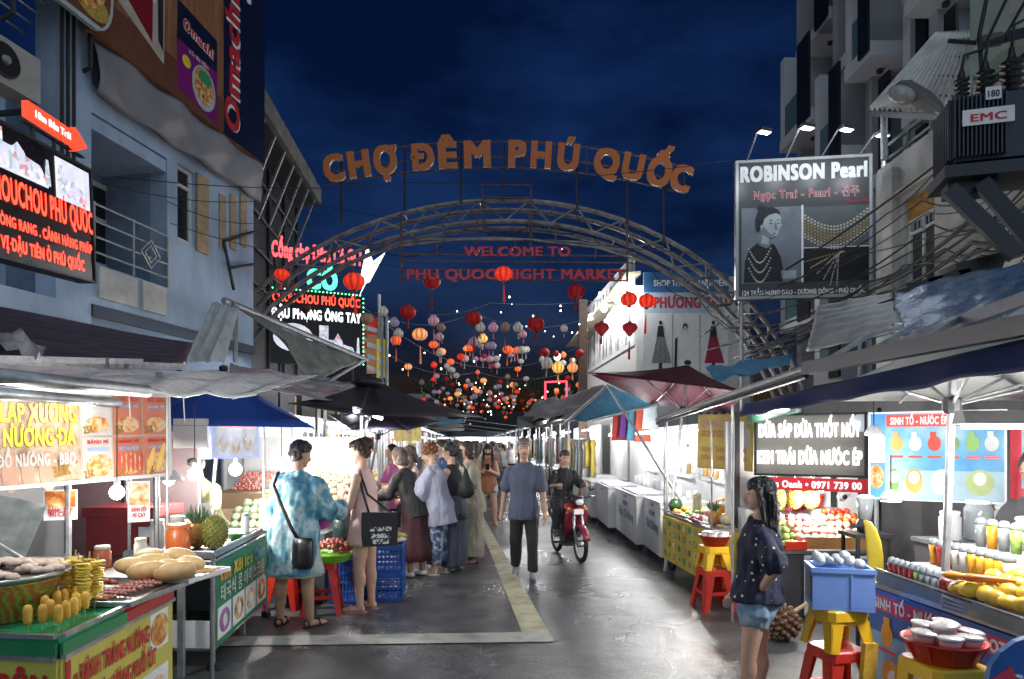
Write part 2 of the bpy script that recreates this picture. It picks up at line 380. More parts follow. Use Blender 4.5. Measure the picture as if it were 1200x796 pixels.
def worn_paint(name, c):
  m = M(name, c, .55, var=.15, scale=2); n = m.node_tree.nodes; l = m.node_tree.links; b = n['Principled BSDF']
  nz = n.new('ShaderNodeTexNoise'); nz.inputs['Scale'].default_value = 5; nz.inputs['Detail'].default_value = 9; tc = n.new('ShaderNodeTexCoord'); l.new(tc.outputs['Object'], nz.inputs[0])
  r = n.new('ShaderNodeValToRGB'); r.color_ramp.elements[0].position = .34; r.color_ramp.elements[1].position = .54; r.color_ramp.elements[0].color = (.62, .62, .62, 1)
  mx = n.new('ShaderNodeMix'); mx.data_type = 'RGBA'; mx.blend_type = 'MULTIPLY'; mx.inputs[0].default_value = 1
  src = b.inputs['Base Color'].links[0].from_socket; l.new(nz.outputs[0], r.inputs[0]); l.new(src, mx.inputs[6]); l.new(r.outputs[0], mx.inputs[7]); l.new(mx.outputs[2], b.inputs['Base Color'])
  return m
m_line_y = worn_paint('worn_yellow_line', (.46, .42, .28)); m_line_w = worn_paint('worn_white_line', (.40, .395, .36))
def gp(px, py, z): Y = FPX*(CAMH-z)/(py-HY); return V((XP(px, Y), Y, z))
def ground_sheet(name, pts, z, m):
  o = MB(); P = [gp(x, y, z) for x, y in pts]; o.add(P, [tuple(range(len(P)))]); return T(o.build(name, m), kind='structure')
# long yellow line running up the street and the pale bar across it
ground_sheet('road_line_long', [(612, 742), (644, 742), (565, 604), (557, 604)], .004, m_line_y)
ground_sheet('road_line_across', [(257, 757), (642, 752), (649, 751), (644, 742), (610, 741), (262, 746)], .008, m_line_w)

# ================================================================ left: pale blue building with recessed balcony
e_dir = V((.1667, .986, 0)).normalized(); e_n = V((e_dir.y, -e_dir.x, 0))     # wall direction, outward normal (towards the street)
cornerL = V((XP(297, 12.5), 12.5, 0))
def FL(px, py, off=0):
  """point of the blue facade (moved out by off) seen at a pixel of the photograph -> (s, z): s metres from the far corner towards the camera"""
  d = V(((px-CX)/FPX, 1, (HY-py)/FPX)); o = V((0, 0, CAMH)); p0 = cornerL+e_n*off
  t = (p0-o).dot(e_n)/d.dot(e_n); p = o+d*t; return ((p0-p).dot(e_dir), p.z)
qL = frame_q(cornerL, e_dir, e_n)      # local x = towards far corner, -y = outward
def facade_box(mb, s0, s1, z0, z1, y0, y1, m=None):
  """s measured from far corner towards the camera; y = depth behind the facade"""
  mb.box(None, (abs(s1-s0), abs(y1-y0), abs(z1-z0)), 0, m, qL @ MT((-(s0+s1)/2, (y0+y1)/2, (z0+z1)/2)))
def part_fb(name, mat, parent, *boxes):
  mb = MB()
  for b in boxes: facade_box(mb, *b)
  return mb.build(name, mat, parent)
m_bluewall = M('pale_blue_render', (.37, .47, .61), .8, var=.24, scale=2.2, bump=.15, bscale=50, stretch=(1, 1, .35))
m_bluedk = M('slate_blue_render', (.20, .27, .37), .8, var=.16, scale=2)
m_wframe = M('white_window_frame', (.6, .62, .64), .5, var=.1)
m_glassdk = M('dark_window_glass', (.02, .025, .03), .08, var=.3, scale=2)
m_tan = M('tan_board', (.42, .30, .19), .75, var=.25, scale=10)
m_cloth_g = M('grey_vinyl', (.24, .235, .25), .5, var=.2, scale=2.5, bump=.4, bscale=3)
bl = thing('blue_building', 'pale blue rendered building with recessed balcony and hanging grey vinyl band', 'building', (0, 0, 0))
sB0 = FL(196, 200)[0]; sB1 = FL(107, 200)[0]          # recess from far jamb to near jamb
zF = 3.45; zT = 6.25
s_end = FL(0, 200)[0]+1.4
w0, w1 = FL(228, 200)[0], FL(208, 200)[0]; wz0, wz1 = FL(218, 285)[1], FL(218, 197)[1]
# wall pieces round the openings
DW = .28
part_fb('wall', m_bluewall, bl, (-.0, w0, zF, zT, 0, DW), (w0, w1, zF, wz0, 0, DW), (w0, w1, wz1, zT, 0, DW), (w1, sB0, zF, zT, 0, DW), (sB0, sB1, zF, 3.98, 0, DW),
    (sB1, sB1+.55, 0, 9, 0, DW), (sB0, sB1, 5.9, zT, 0, DW))
part_fb('side_wall', m_bluewall, bl, (0, .25, 0, 9, DW+.002, 9))
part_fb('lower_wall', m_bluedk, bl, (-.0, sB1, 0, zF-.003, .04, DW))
part_fb('ledge', M('ledge_dark', (.06, .08, .11), .8), bl, (-.02, sB1, zF-.16, zF-.01, -.03, .03))
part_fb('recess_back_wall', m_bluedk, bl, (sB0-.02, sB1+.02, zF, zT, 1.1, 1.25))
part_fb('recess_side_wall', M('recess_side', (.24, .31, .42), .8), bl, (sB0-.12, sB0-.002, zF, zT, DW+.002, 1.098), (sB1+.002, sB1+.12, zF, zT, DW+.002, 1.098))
part_fb('recess_ceiling', m_bluewall, bl, (sB0, sB1, 5.7, 5.88, .02, 1.09))
part_fb('upper_wall', m_bluewall, bl, (0, sB1, zT+.004, 9.0, .10, DW))
# far window and the three boarded slots
wn = part_fb('window', m_wframe, bl, (w0+.002, w0+.07, wz0, wz1, .05, .12), (w1-.07, w1-.002, wz0, wz1, .05, .12), (w0+.07, w1-.07, wz0, wz0+.06, .05, .12), (w0+.07, w1-.07, wz1-.06, wz1, .05, .12), (w0+.07, w1-.07, wz0+.85, wz0+.90, .05, .12))
part_fb('pane', m_glassdk, wn, (w0+.07, w1-.07, wz0+.06, wz0+.85, .08, .10)); part_fb('pane', m_glassdk, wn, (w0+.07, w1-.07, wz0+.90, wz1-.06, .08, .10))
part_fb('shutter', m_tan, wn, (w0-.30, w0-.01, wz0-.05, wz1+.02, -.05, -.01))
for px in (259.5, 272, 284):
  s0 = FL(px+3.4, 250)[0]; s1 = FL(px-3.4, 250)[0]; z0, z1 = FL(px, 290)[1], FL(px, 229)[1]
  part_fb('boarded_slot', m_tan, bl, (s0, s1, z0+random.uniform(-.05, .05), z1, -.03, -.004))
# balcony door, railing with diamond emblem, white parapet panels
sD = sB1-.7
dr = part_fb('door', m_wframe, bl, *[(a, b, c, d, 1.02, 1.09) for a, b, c, d in ((sD-1.0, sD-.93, zF, 5.55), (sD-.06, sD-.01, zF, 5.55), (sD-.93, sD-.06, 5.48, 5.55), (sD-.93, sD-.06, 4.95, 5.03), (sD-.53, sD-.46, zF, 4.95), (sD-.93, sD-.06, 4.3, 4.36))])
for (a, b) in ((sD-.93, sD-.53), (sD-.46, sD-.06)):
  for (c, d) in ((zF+.05, 4.3), (4.36, 4.95), (5.03, 5.48)): part_fb('pane', m_glassdk, dr, (a, b, c, d, 1.04, 1.06))
def fpt(s, z, y): return qL @ V((-s, y, z))
rl = MB()
for z in (4.12, 4.32, 4.52, 4.74): rl.tube([fpt(sB0+.02, z, -.02), fpt(sB1-.02, z, -.02)], .016, 6)
for k in range(3): s = sB0+.02+(sB1-sB0-.04)*k/2; rl.tube([fpt(s, 3.98, -.02), fpt(s, 4.76, -.02)], .02, 6)
for r_ in (.2, .12):
  c = (sB0+.42, 4.36); P = [fpt(c[0]+r_*math.cos(a), c[1]+r_*math.sin(a), -.05) for a in (0, R(90), R(180), R(270), R(360))]; rl.tube(P, .014, 5)
rl.build('balcony_railing', galv, bl)
for a, b in ((sB0+.06, sB0+.55), (sB0+.66, sB1-.1)): part_fb('parapet_panel', M('cream_panel', (.62, .60, .55), .7), bl, (a, b, 3.55, 3.95, -.035, -.003))
# sagging grey vinyl band under the big poster
b0 = FL(297, 238); b1 = FL(118, 112)
def band(u, v):
  s = -.08+(b1[0]+.3)*u; z = 6.1+v*.70
  return fpt(s, z, -.10-.07*math.sin(v*3.1)+.035*math.sin(u*23+v*4)+.03*noise.noise(V((u*9, v*3, 0))))
MB().sheet(band, 60, 10, .006).build('vinyl_band', m_cloth_g, bl, True)
# near bay: dark recess with air conditioner, drain pipes
sN = sB1+.55
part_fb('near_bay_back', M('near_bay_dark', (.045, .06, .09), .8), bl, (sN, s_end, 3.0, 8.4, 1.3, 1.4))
part_fb('near_bay_slab', m_bluewall, bl, (sN, s_end, 7.05, 7.55, -.05, 1.28)); part_fb('near_bay_floor', m_bluewall, bl, (sN, s_end, 2.7, 3.4, 0, 1.28))
part_fb('near_bay_upper_wall', m_bluewall, bl, (sN, s_end, 7.56, 9.0, 0, .2))
for k in range(4): MB().tube([fpt(sN+.02, 6.9-.1*k, .1+.1*k), fpt(s_end-.1, 6.9-.1*k, .1+.1*k)], .012, 5).build('drying_rail', galv, bl)
for ds in (.06, .16, .26): MB().tube([fpt(sN-.15+ds*.9-.1, 9, -.07), fpt(sN-.15+ds*.9-.1, 4.9, -.07)], .022, 7).build('drain_pipe', darkmetal, bl)
# air conditioner
ca = FL(20, 76, .3); pa = fpt(ca[0]+.0, ca[1], -.10)
ac = thing('air_conditioner', 'beige outdoor air conditioner unit high in the blue building bay', 'air conditioner', pa)
q_ac = qL.to_3x3().to_4x4()
mb = MB(); mb.box(None, (.72, .28, .5), 0, None, q_ac); mb.build('casing', M('ac_beige', (.42, .40, .36), .6), ac)
mb = MB(); mb.lathe([(.18, 0), (.18, .02), (.16, .025)], 24, (0, 0, 0), None, q_ac @ MT((-.1, -.145, 0)) @ MR(R(90), 4, 'X')); mb.build('fan_grille', blackm, ac)
mb = MB(); mb.lathe([(.05, 0), (.04, .03), (.01, .035)], 12, (0, 0, 0), None, q_ac @ MT((-.1, -.17, 0)) @ MR(R(90), 4, 'X')); mb.build('fan_hub', galv, ac)
for dx in (-.3, .3): mb = MB(); mb.box(None, (.05, .5, .05), 0, None, q_ac @ MT((dx, .1, -.34))); mb.build('bracket', darkmetal, ac)

# ---- big roof posters (above the vinyl band)
def poster_corner(px, py, off): s, z = FL(px, py, off); return s, z
POFF = .16
def pbox(mb, s0, s1, z0, z1, lay, m=None): facade_box(mb, s0, s1, z0, z1, -POFF-.004*lay-.003, -POFF-.004*lay, m)
m_wood = MP('poster_wood', [(.2, (.16, .055, .022)), (.5, (.30, .13, .055)), (.8, (.40, .20, .09))], 'noise', 3, stretch=(4, 4, .6), rough=.35)
m_wooddk = M('poster_dark_wood', (.17, .06, .03), .35); m_pnavy = M('poster_navy', (.006, .010, .035), .35); m_pmag = M('poster_magenta', (.22, .012, .17), .35)
m_pcream = M('poster_cream', (.55, .47, .38), .4, var=.2); m_pred = M('poster_red', (.22, .004, .008), .4)
po = thing('noodle_poster', 'tall advertising poster of a noodle packet beside a dark lettered strip on the roof', 'poster')
sp0 = -.10; sp1 = FL(115, 30, POFF)[0]+.15; zp0 = 6.80; zp1 = 12.5
part_fb('panel', m_wood, po, (sp0, sp1, zp0, zp1, -POFF, -POFF+.08))
sd = FL(262, 100, POFF)[0]
mb = MB(); pbox(mb, sp0, sd, zp0, zp1, 1); mb.build('dark_strip', m_pnavy, po)
mb = MB(); pbox(mb, sd+.002, sp1, zp0, zp0+.55, 1); mb.build('table_print', m_wooddk, po)
pk0, pk1 = FL(254, 80, POFF)[0], FL(208, 60, POFF)[0]
def pk(u, v): return (pk0+(pk1-pk0)*u, FL(230, 128, POFF)[1]+1.36*v)
def fprint(parent, pts, m, lay, name='print'):
  mb = MB(); P = [qL @ V((-s, -POFF-.004*lay, z)) for s, z in pts]; P2 = [qL @ V((-s, -POFF-.004*lay+.003, z)) for s, z in pts]; n = len(P)
  mb.add(P+P2, [tuple(range(n)), tuple(range(2*n-1, n-1, -1))]+[((i+1) % n, i, i+n, (i+1) % n+n) for i in range(n)]); return mb.build(name, m, parent)
def fell(parent, s, z, rs, rz, m, lay, n=22, name='print'): return fprint(parent, [(s+rs*math.cos(2*math.pi*i/n), z+rz*math.sin(2*math.pi*i/n)) for i in range(n)], m, lay, name)
fprint(po, [pk(0, 0), pk(1, .08), pk(1.02, .62), pk(0, .62)], m_pmag, 2); fprint(po, [pk(0, .62), pk(1.02, .62), pk(1, 1.05), pk(0, 1)], m_pnavy, 2)
c = pk(.36, .30); fell(po, c[0], c[1], .30, .34, M('bowl_rim', (.5, .52, .55), .4), 3); fell(po, c[0], c[1]+.03, .25, .28, food, 4); fell(po, c[0]-.02, c[1]+.17, .17, .1, ink_green, 5)
c = pk(.8, .44); fell(po, c[0], c[1], .1, .09, ink_yellow, 3)
def ftext(parent, t, s, z, h, w, m, fat, lay, rot=0, ext=0):
  q = qL @ MT((-s, -POFF-.004*lay, z)) @ MR(-rot, 4, 'Y'); return lettering(t, q, h, w, m, parent, fat, ext)
c = pk(.5, .80); ftext(po, 'Omachi', c[0], c[1]-.06, .17, .78, ink_white, .09, 4, R(-6)); ftext(po, 'Omachi', c[0], c[1]-.06, .17, .78, ink_red, .03, 5, R(-6))
c = pk(.5, .56); ftext(po, 'Xốt Bò Hầm', c[0], c[1], .06, .5, ink_white, .02, 4)
sm = (sp0+sd)/2+.12
ftext(po, 'Omachi', sm+.08, 8.12, .44, 2.35, ink_white, .10, 2, R(90)); ftext(po, 'Omachi', sm+.08, 8.12, .44, 2.35, ink_red, .035, 3, R(90))
for z_ in (9.4, 9.75): fell(po, sm+.1, z_, .1, .1, ink_white, 2, 5); fell(po, sm-.22, z_+.1, .1, .1, ink_white, 2, 5)
# person in red on the poster (plain generic figure, cropped by the frame) and a glass
f0 = FL(160, 20, POFF); fx = f0[0]
fprint(po, [(fx+.75, 7.62), (fx-.55, 7.12), (fx-.62, 12.4), (fx+.8, 12.4)], m_pcream, 2); fprint(po, [(fx+.45, 7.78), (fx-.30, 7.30), (fx-.38, 12.4), (fx+.6, 12.4)], m_pred, 3)
fprint(po, [(fx+.1, 7.85), (fx-.06, 8.1), (fx-.35, 7.85), (fx-.45, 8.9), (fx+.05, 8.9)], ink_white, 4)
fprint(po, [(fx-.42, 7.4), (fx-.52, 7.3), (fx-.55, 12.4), (fx-.36, 12.4)], ink_black, 4)
# nearer poster with a plate of food, rounded rim
po2 = thing('food_poster', 'rounded roof poster showing a plate of food, nearest corner of the blue building', 'poster')
POFF2 = .34
s0, z0 = FL(133, 50, POFF2)
def fprint2(pts, m, lay, name, th=.003):
  mb = MB(); P = [qL @ V((-s, -POFF2-.004*lay, z)) for s, z in pts]; P2 = [qL @ V((-s, -POFF2-.004*lay+th, z)) for s, z in pts]; n = len(P)
  mb.add(P+P2, [tuple(range(n)), tuple(range(2*n-1, n-1, -1))]+[((i+1) % n, i, i+n, (i+1) % n+n) for i in range(n)]); return mb.build(name, m, po2)
RC = [(s0+.30*(1-math.cos(R(a))), z0+.45*(1-math.sin(R(a)))) for a in range(0, 91, 15)]
out = [(s0, 12.4)]+RC+[(s0+3.2, z0), (s0+3.2, 12.4)]
fprint2(out, M('poster_rim', (.5, .55, .56), .4), 0, 'panel', .06); fprint2([(a+.05, max(b, z0+.06)) for a, b in out], m_wooddk, 1.5, 'print')
for (ds, dz, rs, rz, m_) in ((.55, .55, .42, .38, food), (1.3, .8, .55, .4, M('meat_print', (.24, .05, .035), .4, var=.5, scale=9)), (.35, .25, .26, .16, M('noodle_print', (.5, .33, .06), .5, var=.5, scale=30)), (1.0, 1.5, .5, .4, M('lettuce_print', (.05, .16, .03), .5, var=.6, scale=20)), (2.2, .7, .6, .4, food)):
  fprint2([(s0+ds+rs*math.cos(2*math.pi*i/24), z0+dz+rz*math.sin(2*math.pi*i/24)) for i in range(24)], m_, 3+ds, 'print')
mb = MB()
for s_, z_ in ((s0+.1, 0), (s0+1.2, 0)): mb.tube([fpt(s_, z0+.1, -.1), fpt(s_, z0-.35, -.1), fpt(s_, z0-.4, .05)], .03, 6)
mb.build('bracket', darkmetal, po2)
# ---- old grey building behind the blue one with a jutting concrete eave
m_oldgrey = M('stained_concrete', (.17, .165, .155), .85, var=.45, scale=2.2, bump=.3, bscale=14)
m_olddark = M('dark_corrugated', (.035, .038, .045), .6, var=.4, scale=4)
og = thing('grey_eave_building', 'weathered grey building with overhanging concrete eave behind the blue building', 'building')
e0 = W(306, 128, 13.2); e1 = W(374, 240, 19.0)
mb = MB(); mb.quad4(e0, e1, e1+V((0, 0, .42)), e0+V((0, 0, .42)), .12); mb.build('eave_fascia', m_oldgrey, og)
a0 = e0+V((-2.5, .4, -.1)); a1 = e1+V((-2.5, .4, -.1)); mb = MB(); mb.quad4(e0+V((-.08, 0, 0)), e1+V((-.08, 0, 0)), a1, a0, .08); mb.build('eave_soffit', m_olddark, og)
wl = [V((e0.x-.75, e0.y, 0)), V((e1.x-.75, e1.y, 0))]
mb = MB(); mb.quad4(wl[0], wl[1], wl[1]+V((0, 0, e1.z)), wl[0]+V((0, 0, e0.z)), .15); mb.build('wall', m_olddark, og)
for k in range(7):
  t = (k+.5)/7; a = wl[0].lerp(wl[1], t); b = e0.lerp(e1, t)
  MB().bar(a+V((.1, 0, b.z-1.5)), b+V((-.05, 0, 0)), .05, .05).build('strut', galv, og)
for k in range(5):
  t = k/4; a = wl[0].lerp(wl[1], t)+V((.12, 0, 0)); MB().bar(a+V((0, 0, 3)), a+V((0, 0, e0.lerp(e1, t).z-.1)), .06, .06).build('post', darkmetal, og)
for k in range(5):
  z = 4.4+.8*k; MB().bar(wl[0]+V((.14, 0, z)), wl[1]+V((.14, 0, z-.1)), .03, .05).build('louvre_rail', m_oldgrey, og)
# ================================================================ right side buildings
m_wallw = M('stained_white_render', (.48, .48, .46), .85, var=.35, scale=1.7, bump=.2, bscale=22)
m_palegreen = M('pale_green_render', (.36, .47, .42), .8, var=.12, scale=2)
m_modern = M('modern_grey_render', (.34, .35, .38), .7, var=.12, scale=1.5)
m_modlite = M('modern_light_render', (.52, .53, .56), .7, var=.1, scale=1.5)
m_blackpanel = M('black_cladding', (.006, .006, .008), .5)
m_ytile = MP('yellow_tiles', [(0, (.30, .16, .03)), (.35, (.38, .22, .05)), (.7, (.24, .12, .02))], 'cells', 16, .4)
m_rtile = MP('red_roof_tiles', [(0, (.20, .035, .015)), (.5, (.28, .06, .03)), (.8, (.13, .02, .01))], 'cells', 9, .6)
# low stained white building, wall runs along the street at x = 5.6
wb = thing('white_building', 'stained white rendered building with a barred window under yellow tiles', 'building')
XW = 5.6
def WX(px, py): Y = XW*FPX/(px-CX); return Y, ZP(py, Y)
y0, zt = WX(1020, 200); yw1, zw1 = WX(1060, 236); yw0, zw0 = WX(1095, 328)
yE = 6.2; ztop = 5.75
def xbox(mb, x0, x1, y0, y1, z0, z1, m=None): mb.bbox((x0, y0, z0), (x1, y1, z1), m)
mb = MB(); xbox(mb, XW, XW+.25, yw1, 10.5, 0, ztop); xbox(mb, XW, XW+.25, yE, yw0, 0, ztop); xbox(mb, XW, XW+.25, yw0, yw1, 0, zw0); xbox(mb, XW, XW+.25, yw0, yw1, zw1, ztop); mb.build('wall', m_wallw, wb)
MB().bbox((XW+.252, 10.25, 0), (XW+4, 10.5, ztop)).build('end_wall', m_wallw, wb)
MB().bbox((XW-.10, yE, 5.2), (XW-.003, 9.84, 5.28)).build('ledge', m_wallw, wb)
MB().bbox((XW-.12, 9.85, 0), (XW-.004, 10.1, ztop-.1)).build('pilaster', m_wallw, wb)
MB().bbox((XW+.02, yE, ztop+.003), (XW+.2, 10.5, ztop+.10)).build('coping', m_wallw, wb)
rl = MB(); rl.bar((XW+.1, 6.4, ztop+.42), (XW+.1, 10.4, ztop+.42), .05, .05); rl.bar((XW+.1, 6.4, ztop+.22), (XW+.1, 10.4, ztop+.22), .04, .04)
for k in range(8): rl.bar((XW+.1, 6.45+.56*k, ztop+.1), (XW+.1, 6.45+.56*k, ztop+.42), .04, .04)
rl.build('roof_railing', M('green_metal', (.05, .10, .09), .6), wb)
win = thing('window_frame_holder', None, None); win.name = 'window'; win.parent = wb
for (a, b, c, d) in ((yw0+.003, yw1-.003, zw0+.003, zw0+.05), (yw0+.003, yw1-.003, zw1-.34, zw1-.29), (yw0+.003, yw0+.05, zw0+.05, zw1-.34), (yw1-.05, yw1-.003, zw0+.05, zw1-.34), (yw0+.33, yw0+.37, zw0+.05, zw1-.34), (yw0+.05, yw1-.05, zw0+.78, zw0+.82)):
  MB().bbox((XW+.06, a, c), (XW+.12, b, d)).build('frame', m_wframe, win)
MB().bbox((XW+.09, yw0+.05, zw0+.05), (XW+.10, yw1-.05, zw1-.34)).build('pane', M('greenish_glass', (.05, .065, .05), .15, var=.4, scale=5), win)
MB().bbox((XW+.05, yw0+.003, zw1-.29), (XW+.12, yw1-.003, zw1-.003)).build('tile_panel', m_ytile, win)
for k in range(7):
  y = yw0+.08+k*(yw1-yw0-.16)/6; MB().tube([(XW+.03, y, zw0+.82), (XW+.03, y, zw1-.34)], .007, 4).build('bar', m_wframe, win)
# black mould under the pilaster head
# pale green house with red tiles, nearest on the right
gh = thing('green_house', 'pale green rendered house with red tiled eave and mosaic strip', 'building')
GX = 5.3
def GXp(px, py): Y = GX*FPX/(px-CX); return Y, ZP(py, Y)
MB().bbox((GX, 5.2, 5.9), (GX+.25, 7.9, 12)).build('wall', m_palegreen, gh)
MB().bbox((GX-.012, 6.75, 6.2), (GX-.002, 7.25, 12)).build('white_strip', m_wallw, gh)
MB().bbox((GX-.02, 5.3, 6.0), (GX-.003, 6.74, 12)).build('mosaic_strip', m_ytile, gh)
a, b = GXp(1120, 58); c, d = GXp(1148, -10)
mb = MB(); mb.quad4((GX-.25, 8.35, 7.35), (GX-.25, 7.2, 7.35), (GX+.4, 7.2, 9.6), (GX+.4, 8.35, 9.6), .08); mb.build('roof', m_rtile, gh)
for k in range(5): MB().bar((GX-.27, 8.3-.22*k, 7.42), (GX+.4, 8.3-.22*k, 9.75), .12, .05).build('tile_row', m_rtile, gh)
# corrugated lean-to canopy, underside seen
cp = thing('corrugated_canopy', 'corrugated metal lean-to canopy on dark purlins above the white wall', 'canopy')
m_corr = M('corrugated_sheet', (.6, .6, .56), .5, .3, var=.25, scale=5)
ca, cb, cc, cd = W(1018, 128, 10.6), W(1140, 132, 8.0), W(1150, 38, 8.3), W(1096, 40, 10.9)
def canopy(u, v):
  p = ca.lerp(cb, u).lerp(cd.lerp(cc, u), v); p.z += .04*math.sin(u*34*math.pi); return p
MB().sheet(canopy, 240, 2, .006).build('sheet', m_corr, cp, True)
for v in (.02, .25, .5, .75, .98):
  A = ca.lerp(cd, v)-V((0, 0, .09)); B = cb.lerp(cc, v)-V((0, 0, .09)); MB().bar(A, B, .05, .08).build('purlin', darkmetal, cp)
MB().tube([W(1036, 135, 10.2), V((XP(1036, 10.2), 10.2, 5.9))], .05, 8).build('post', galv, cp)
# modern dark building with staggered boxes, facade along the street at x = 8
mo = thing('modern_building', 'dark grey modern building with staggered box balconies and black panels', 'building')
MX = 8.0
MB().bbox((MX+1.2, 11.6, 0), (MX+6, 19.7, 22)).build('wall', m_modern, mo)
def MY(px): return MX*FPX/(px-CX)
cols = [(MY(932), MY(972)), (MY(974), MY(1010)), (MY(1012), MY(1046)), (MY(1050), MY(1084)), (MY(1086), MY(1126))]
FH = 2.55
for ci, (ya, yb) in enumerate(cols):
  for fl in range(7):
    z0 = 2.2+FH*fl+(.9 if ci % 2 else 0); st = (fl+ci) % 2; x0 = MX-(.45 if st else 0)
    if ci == 3: x0 = MX+.1
    MB().bbox((x0, yb+.02, z0), (MX+1.18, ya-.02, z0+.30)).build('floor_slab', m_modlite, mo)
    MB().bbox((x0+.02, ya-.30, z0+.303), (MX+1.18, ya-.04, z0+FH-.003)).build('side_fin', m_modlite if st else m_modern, mo)
    MB().bbox((x0-.06, yb+.05, z0+.1), (x0-.003, yb+.05+(ya-yb)*.34, z0+FH-.3)).build('black_panel', m_blackpanel, mo)
    wnd = MB().bbox((MX+1.10, yb+.10, z0+.45), (MX+1.17, ya-.35, z0+FH-.1)); wnd = wnd.build('window', m_blackpanel, mo)
    MB().bbox((MX+1.05, yb+.16, z0+.55), (MX+1.09, (ya+yb)/2-.2, z0+FH-.25)).build('pane', M('teal_glass', (.03, .06, .07), .08, var=.4, scale=.8), wnd)
    MB().bbox((MX+1.05, (ya+yb)/2-.14, z0+.55), (MX+1.09, ya-.4, z0+FH-.25)).build('pane', MATS['teal_glass'], wnd)
    if st: MB().bbox((x0+.03, yb+.3, z0+.31), (x0+.05, ya-.32, z0+1.15)).build('glass_balustrade', M('balustrade_glass', (.10, .16, .17), .1), mo)
    MB().lathe([(.07, 0), (.07, -.07), (.05, -.08)], 8, (x0+.5, (ya+yb)/2, z0-.002)).build('downlight', darkmetal, mo)
# ================================================================ left: LED signs
led_red = M('led_red', (.6, .02, .01), .5, emit=2.6, ecol=(1, .06, .03)); led_white = M('led_white', (.8, .8, .8), .5, emit=1.5, ecol=(.9, .94, 1))
led_green = M('led_green', (.05, .7, .4), .5, emit=1.5, ecol=(.12, 1, .55)); led_bk = M('led_black', (.004, .004, .006), .3)
led_photo = MP('led_photo', [(.3, (.75, .74, .9)), (.46, (.9, .9, .97)), (.55, (.7, .35, .4)), (.62, (.95, .93, .98)), (.75, (.45, .6, .62))], 'cells', 22, .4, emit=.55)
led_lilac = M('led_lilac', (.8, .8, .95), .4, emit=.6, var=.2, scale=5)
def skyline(b, u0, u1, v0, v1, m, lay=3, pts=None):
  P = pts or [(0, 0), (0, .98), (.22, .98), (.22, .62), (.36, .62), (.45, .80), (.55, .62), (.58, .52), (.82, .45), (.90, .20), (.93, .72), (.97, .72), (1, .1), (1, 0)]
  b.pts([(u0+(u1-u0)*x, v0+(v1-v0)*y) for x, y in P], m, lay)
XS = -3.9
a = V((XS, 5.02, 3.06)); b = V((XS-.03, 6.44, 3.17))
S1 = Board('led_sign', 'black LED sign with red scrolling words and two lit pictures by the blue building', 'sign', a, b, 1.05, .14, led_bk, darkmetal, .02, up=(0, 0, 1))
w_ = S1.w
S1.text('CHOUCHOU PHÚ QUỐC', .52, .43, .20, w_*.95, led_red, .03)
S1.text('PHÒNG RANG . CẢNH HÀNG PHÁP', .52, .25, .085, w_*.90, led_red, .04); S1.text('80 VỊ ĐẬU TIÊN Ở PHÚ QUỐC', .47, .08, .10, w_*.82, led_red, .04)
S1.rect(.03, .66, .56, .69, led_lilac, 2); skyline(S1, .08, .58, .68, .96, led_photo); S1.rect(.63, .62, .97, .95, led_lilac, 2); skyline(S1, .65, .95, .66, .90, led_photo)
S1.done()
for y in (5.3, 6.1): MB().bar((XS-.2, y, 3.6), (XS-1.6, y+.2, 3.6), .05, .05).build('bracket', darkmetal, S1.root)
# red arrow sign
aq = W(30, 150, 5.5); bq = W(101, 184, 6.35); aq = V((-3.92, aq.y, 0)); bq = V((-3.92, bq.y, 0))
aq.y = 3.92*800/570; bq.y = 3.92*800/500; aq.z = 4.26; bq.z = 4.28
S2 = Board('arrow_sign', 'red lit arrow sign with white words above the LED sign', 'sign', aq, bq, .01, .05, darkmetal)
W2 = S2.w; m_arrow = M('arrow_red', (.8, .03, .01), .4, emit=1.6, ecol=(1, .045, .015))
mb = MB(); mb.prism([(0, .02), (W2*.78, .02), (W2*.76, -.03), (W2, .075), (W2*.78, .19), (W2*.78, .145), (0, .145)], S2.q @ MT((0, -.02, .02)), .05); mb.build('arrow_face', m_arrow, S2.root)
lettering('10m Bên Trái', S2.q @ MT((W2*.40, -.024, .07)), .06, W2*.58, led_white, S2.root, .04)
for k in (.15, .5): MB().bar(S2.q @ V((W2*k, .03, 0)), S2.q @ V((W2*k, .03, -.2)), .02, .02).build('post', darkmetal, S2.root)
S2.done()
# second LED sign in the middle distance
a = W(317, 430, 14.3); b = W(424, 432, 15.1)
zb = 3.36; a.z = zb; b.z = zb
S3 = Board('led_sign', 'black LED sign with green word and white lettering, edged with green dots, behind the arch', 'sign', a, b, 1.55, .15, led_bk, None)
w3 = S3.w; h3 = S3.h
S3.text('CHOUCHOU PHÚ QUỐC', .5, .84, .19, w3*.96, led_red, .03); S3.text('ĐẬU PHỘNG ÔNG TAY', .5, .62, .215, w3*.98, led_white, .05)
S3.ell(.24, .36, .41, .3, led_lilac, 2); S3.ell(.30, .34, .16, .1, M('led_grey', (.2, .2, .25), .5, emit=.3), 3); skyline(S3, .52, .98, .02, .56, led_photo)
gd = MB()
for k in range(24): gd.ell(S3.q @ V((w3*(k+.5)/24, -.02, h3+.02)), (.016, .016, .016), 6, 4)
for k in range(16): gd.ell(S3.q @ V((w3+.03, -.02, h3*(k+.5)/16)), (.016, .016, .016), 6, 4)
T(gd.build('green_bulb_border', M('led_green_dot', (.1, .8, .3), .5, emit=5, ecol=(.15, 1, .35)), S3.root), kind='stuff')
S3.text('CÓ', .55, 1.06, .41, w3*.34, led_green, .06, ext=.02)
led_pink = M('led_pinkred', (.8, .1, .1), .5, emit=1.9, ecol=(1, .09, .10))
S3.text('Cổng chợ Đêm Có Gì ?', .5, 1.44, .34, w3*.98, led_pink, .04, ext=.02)
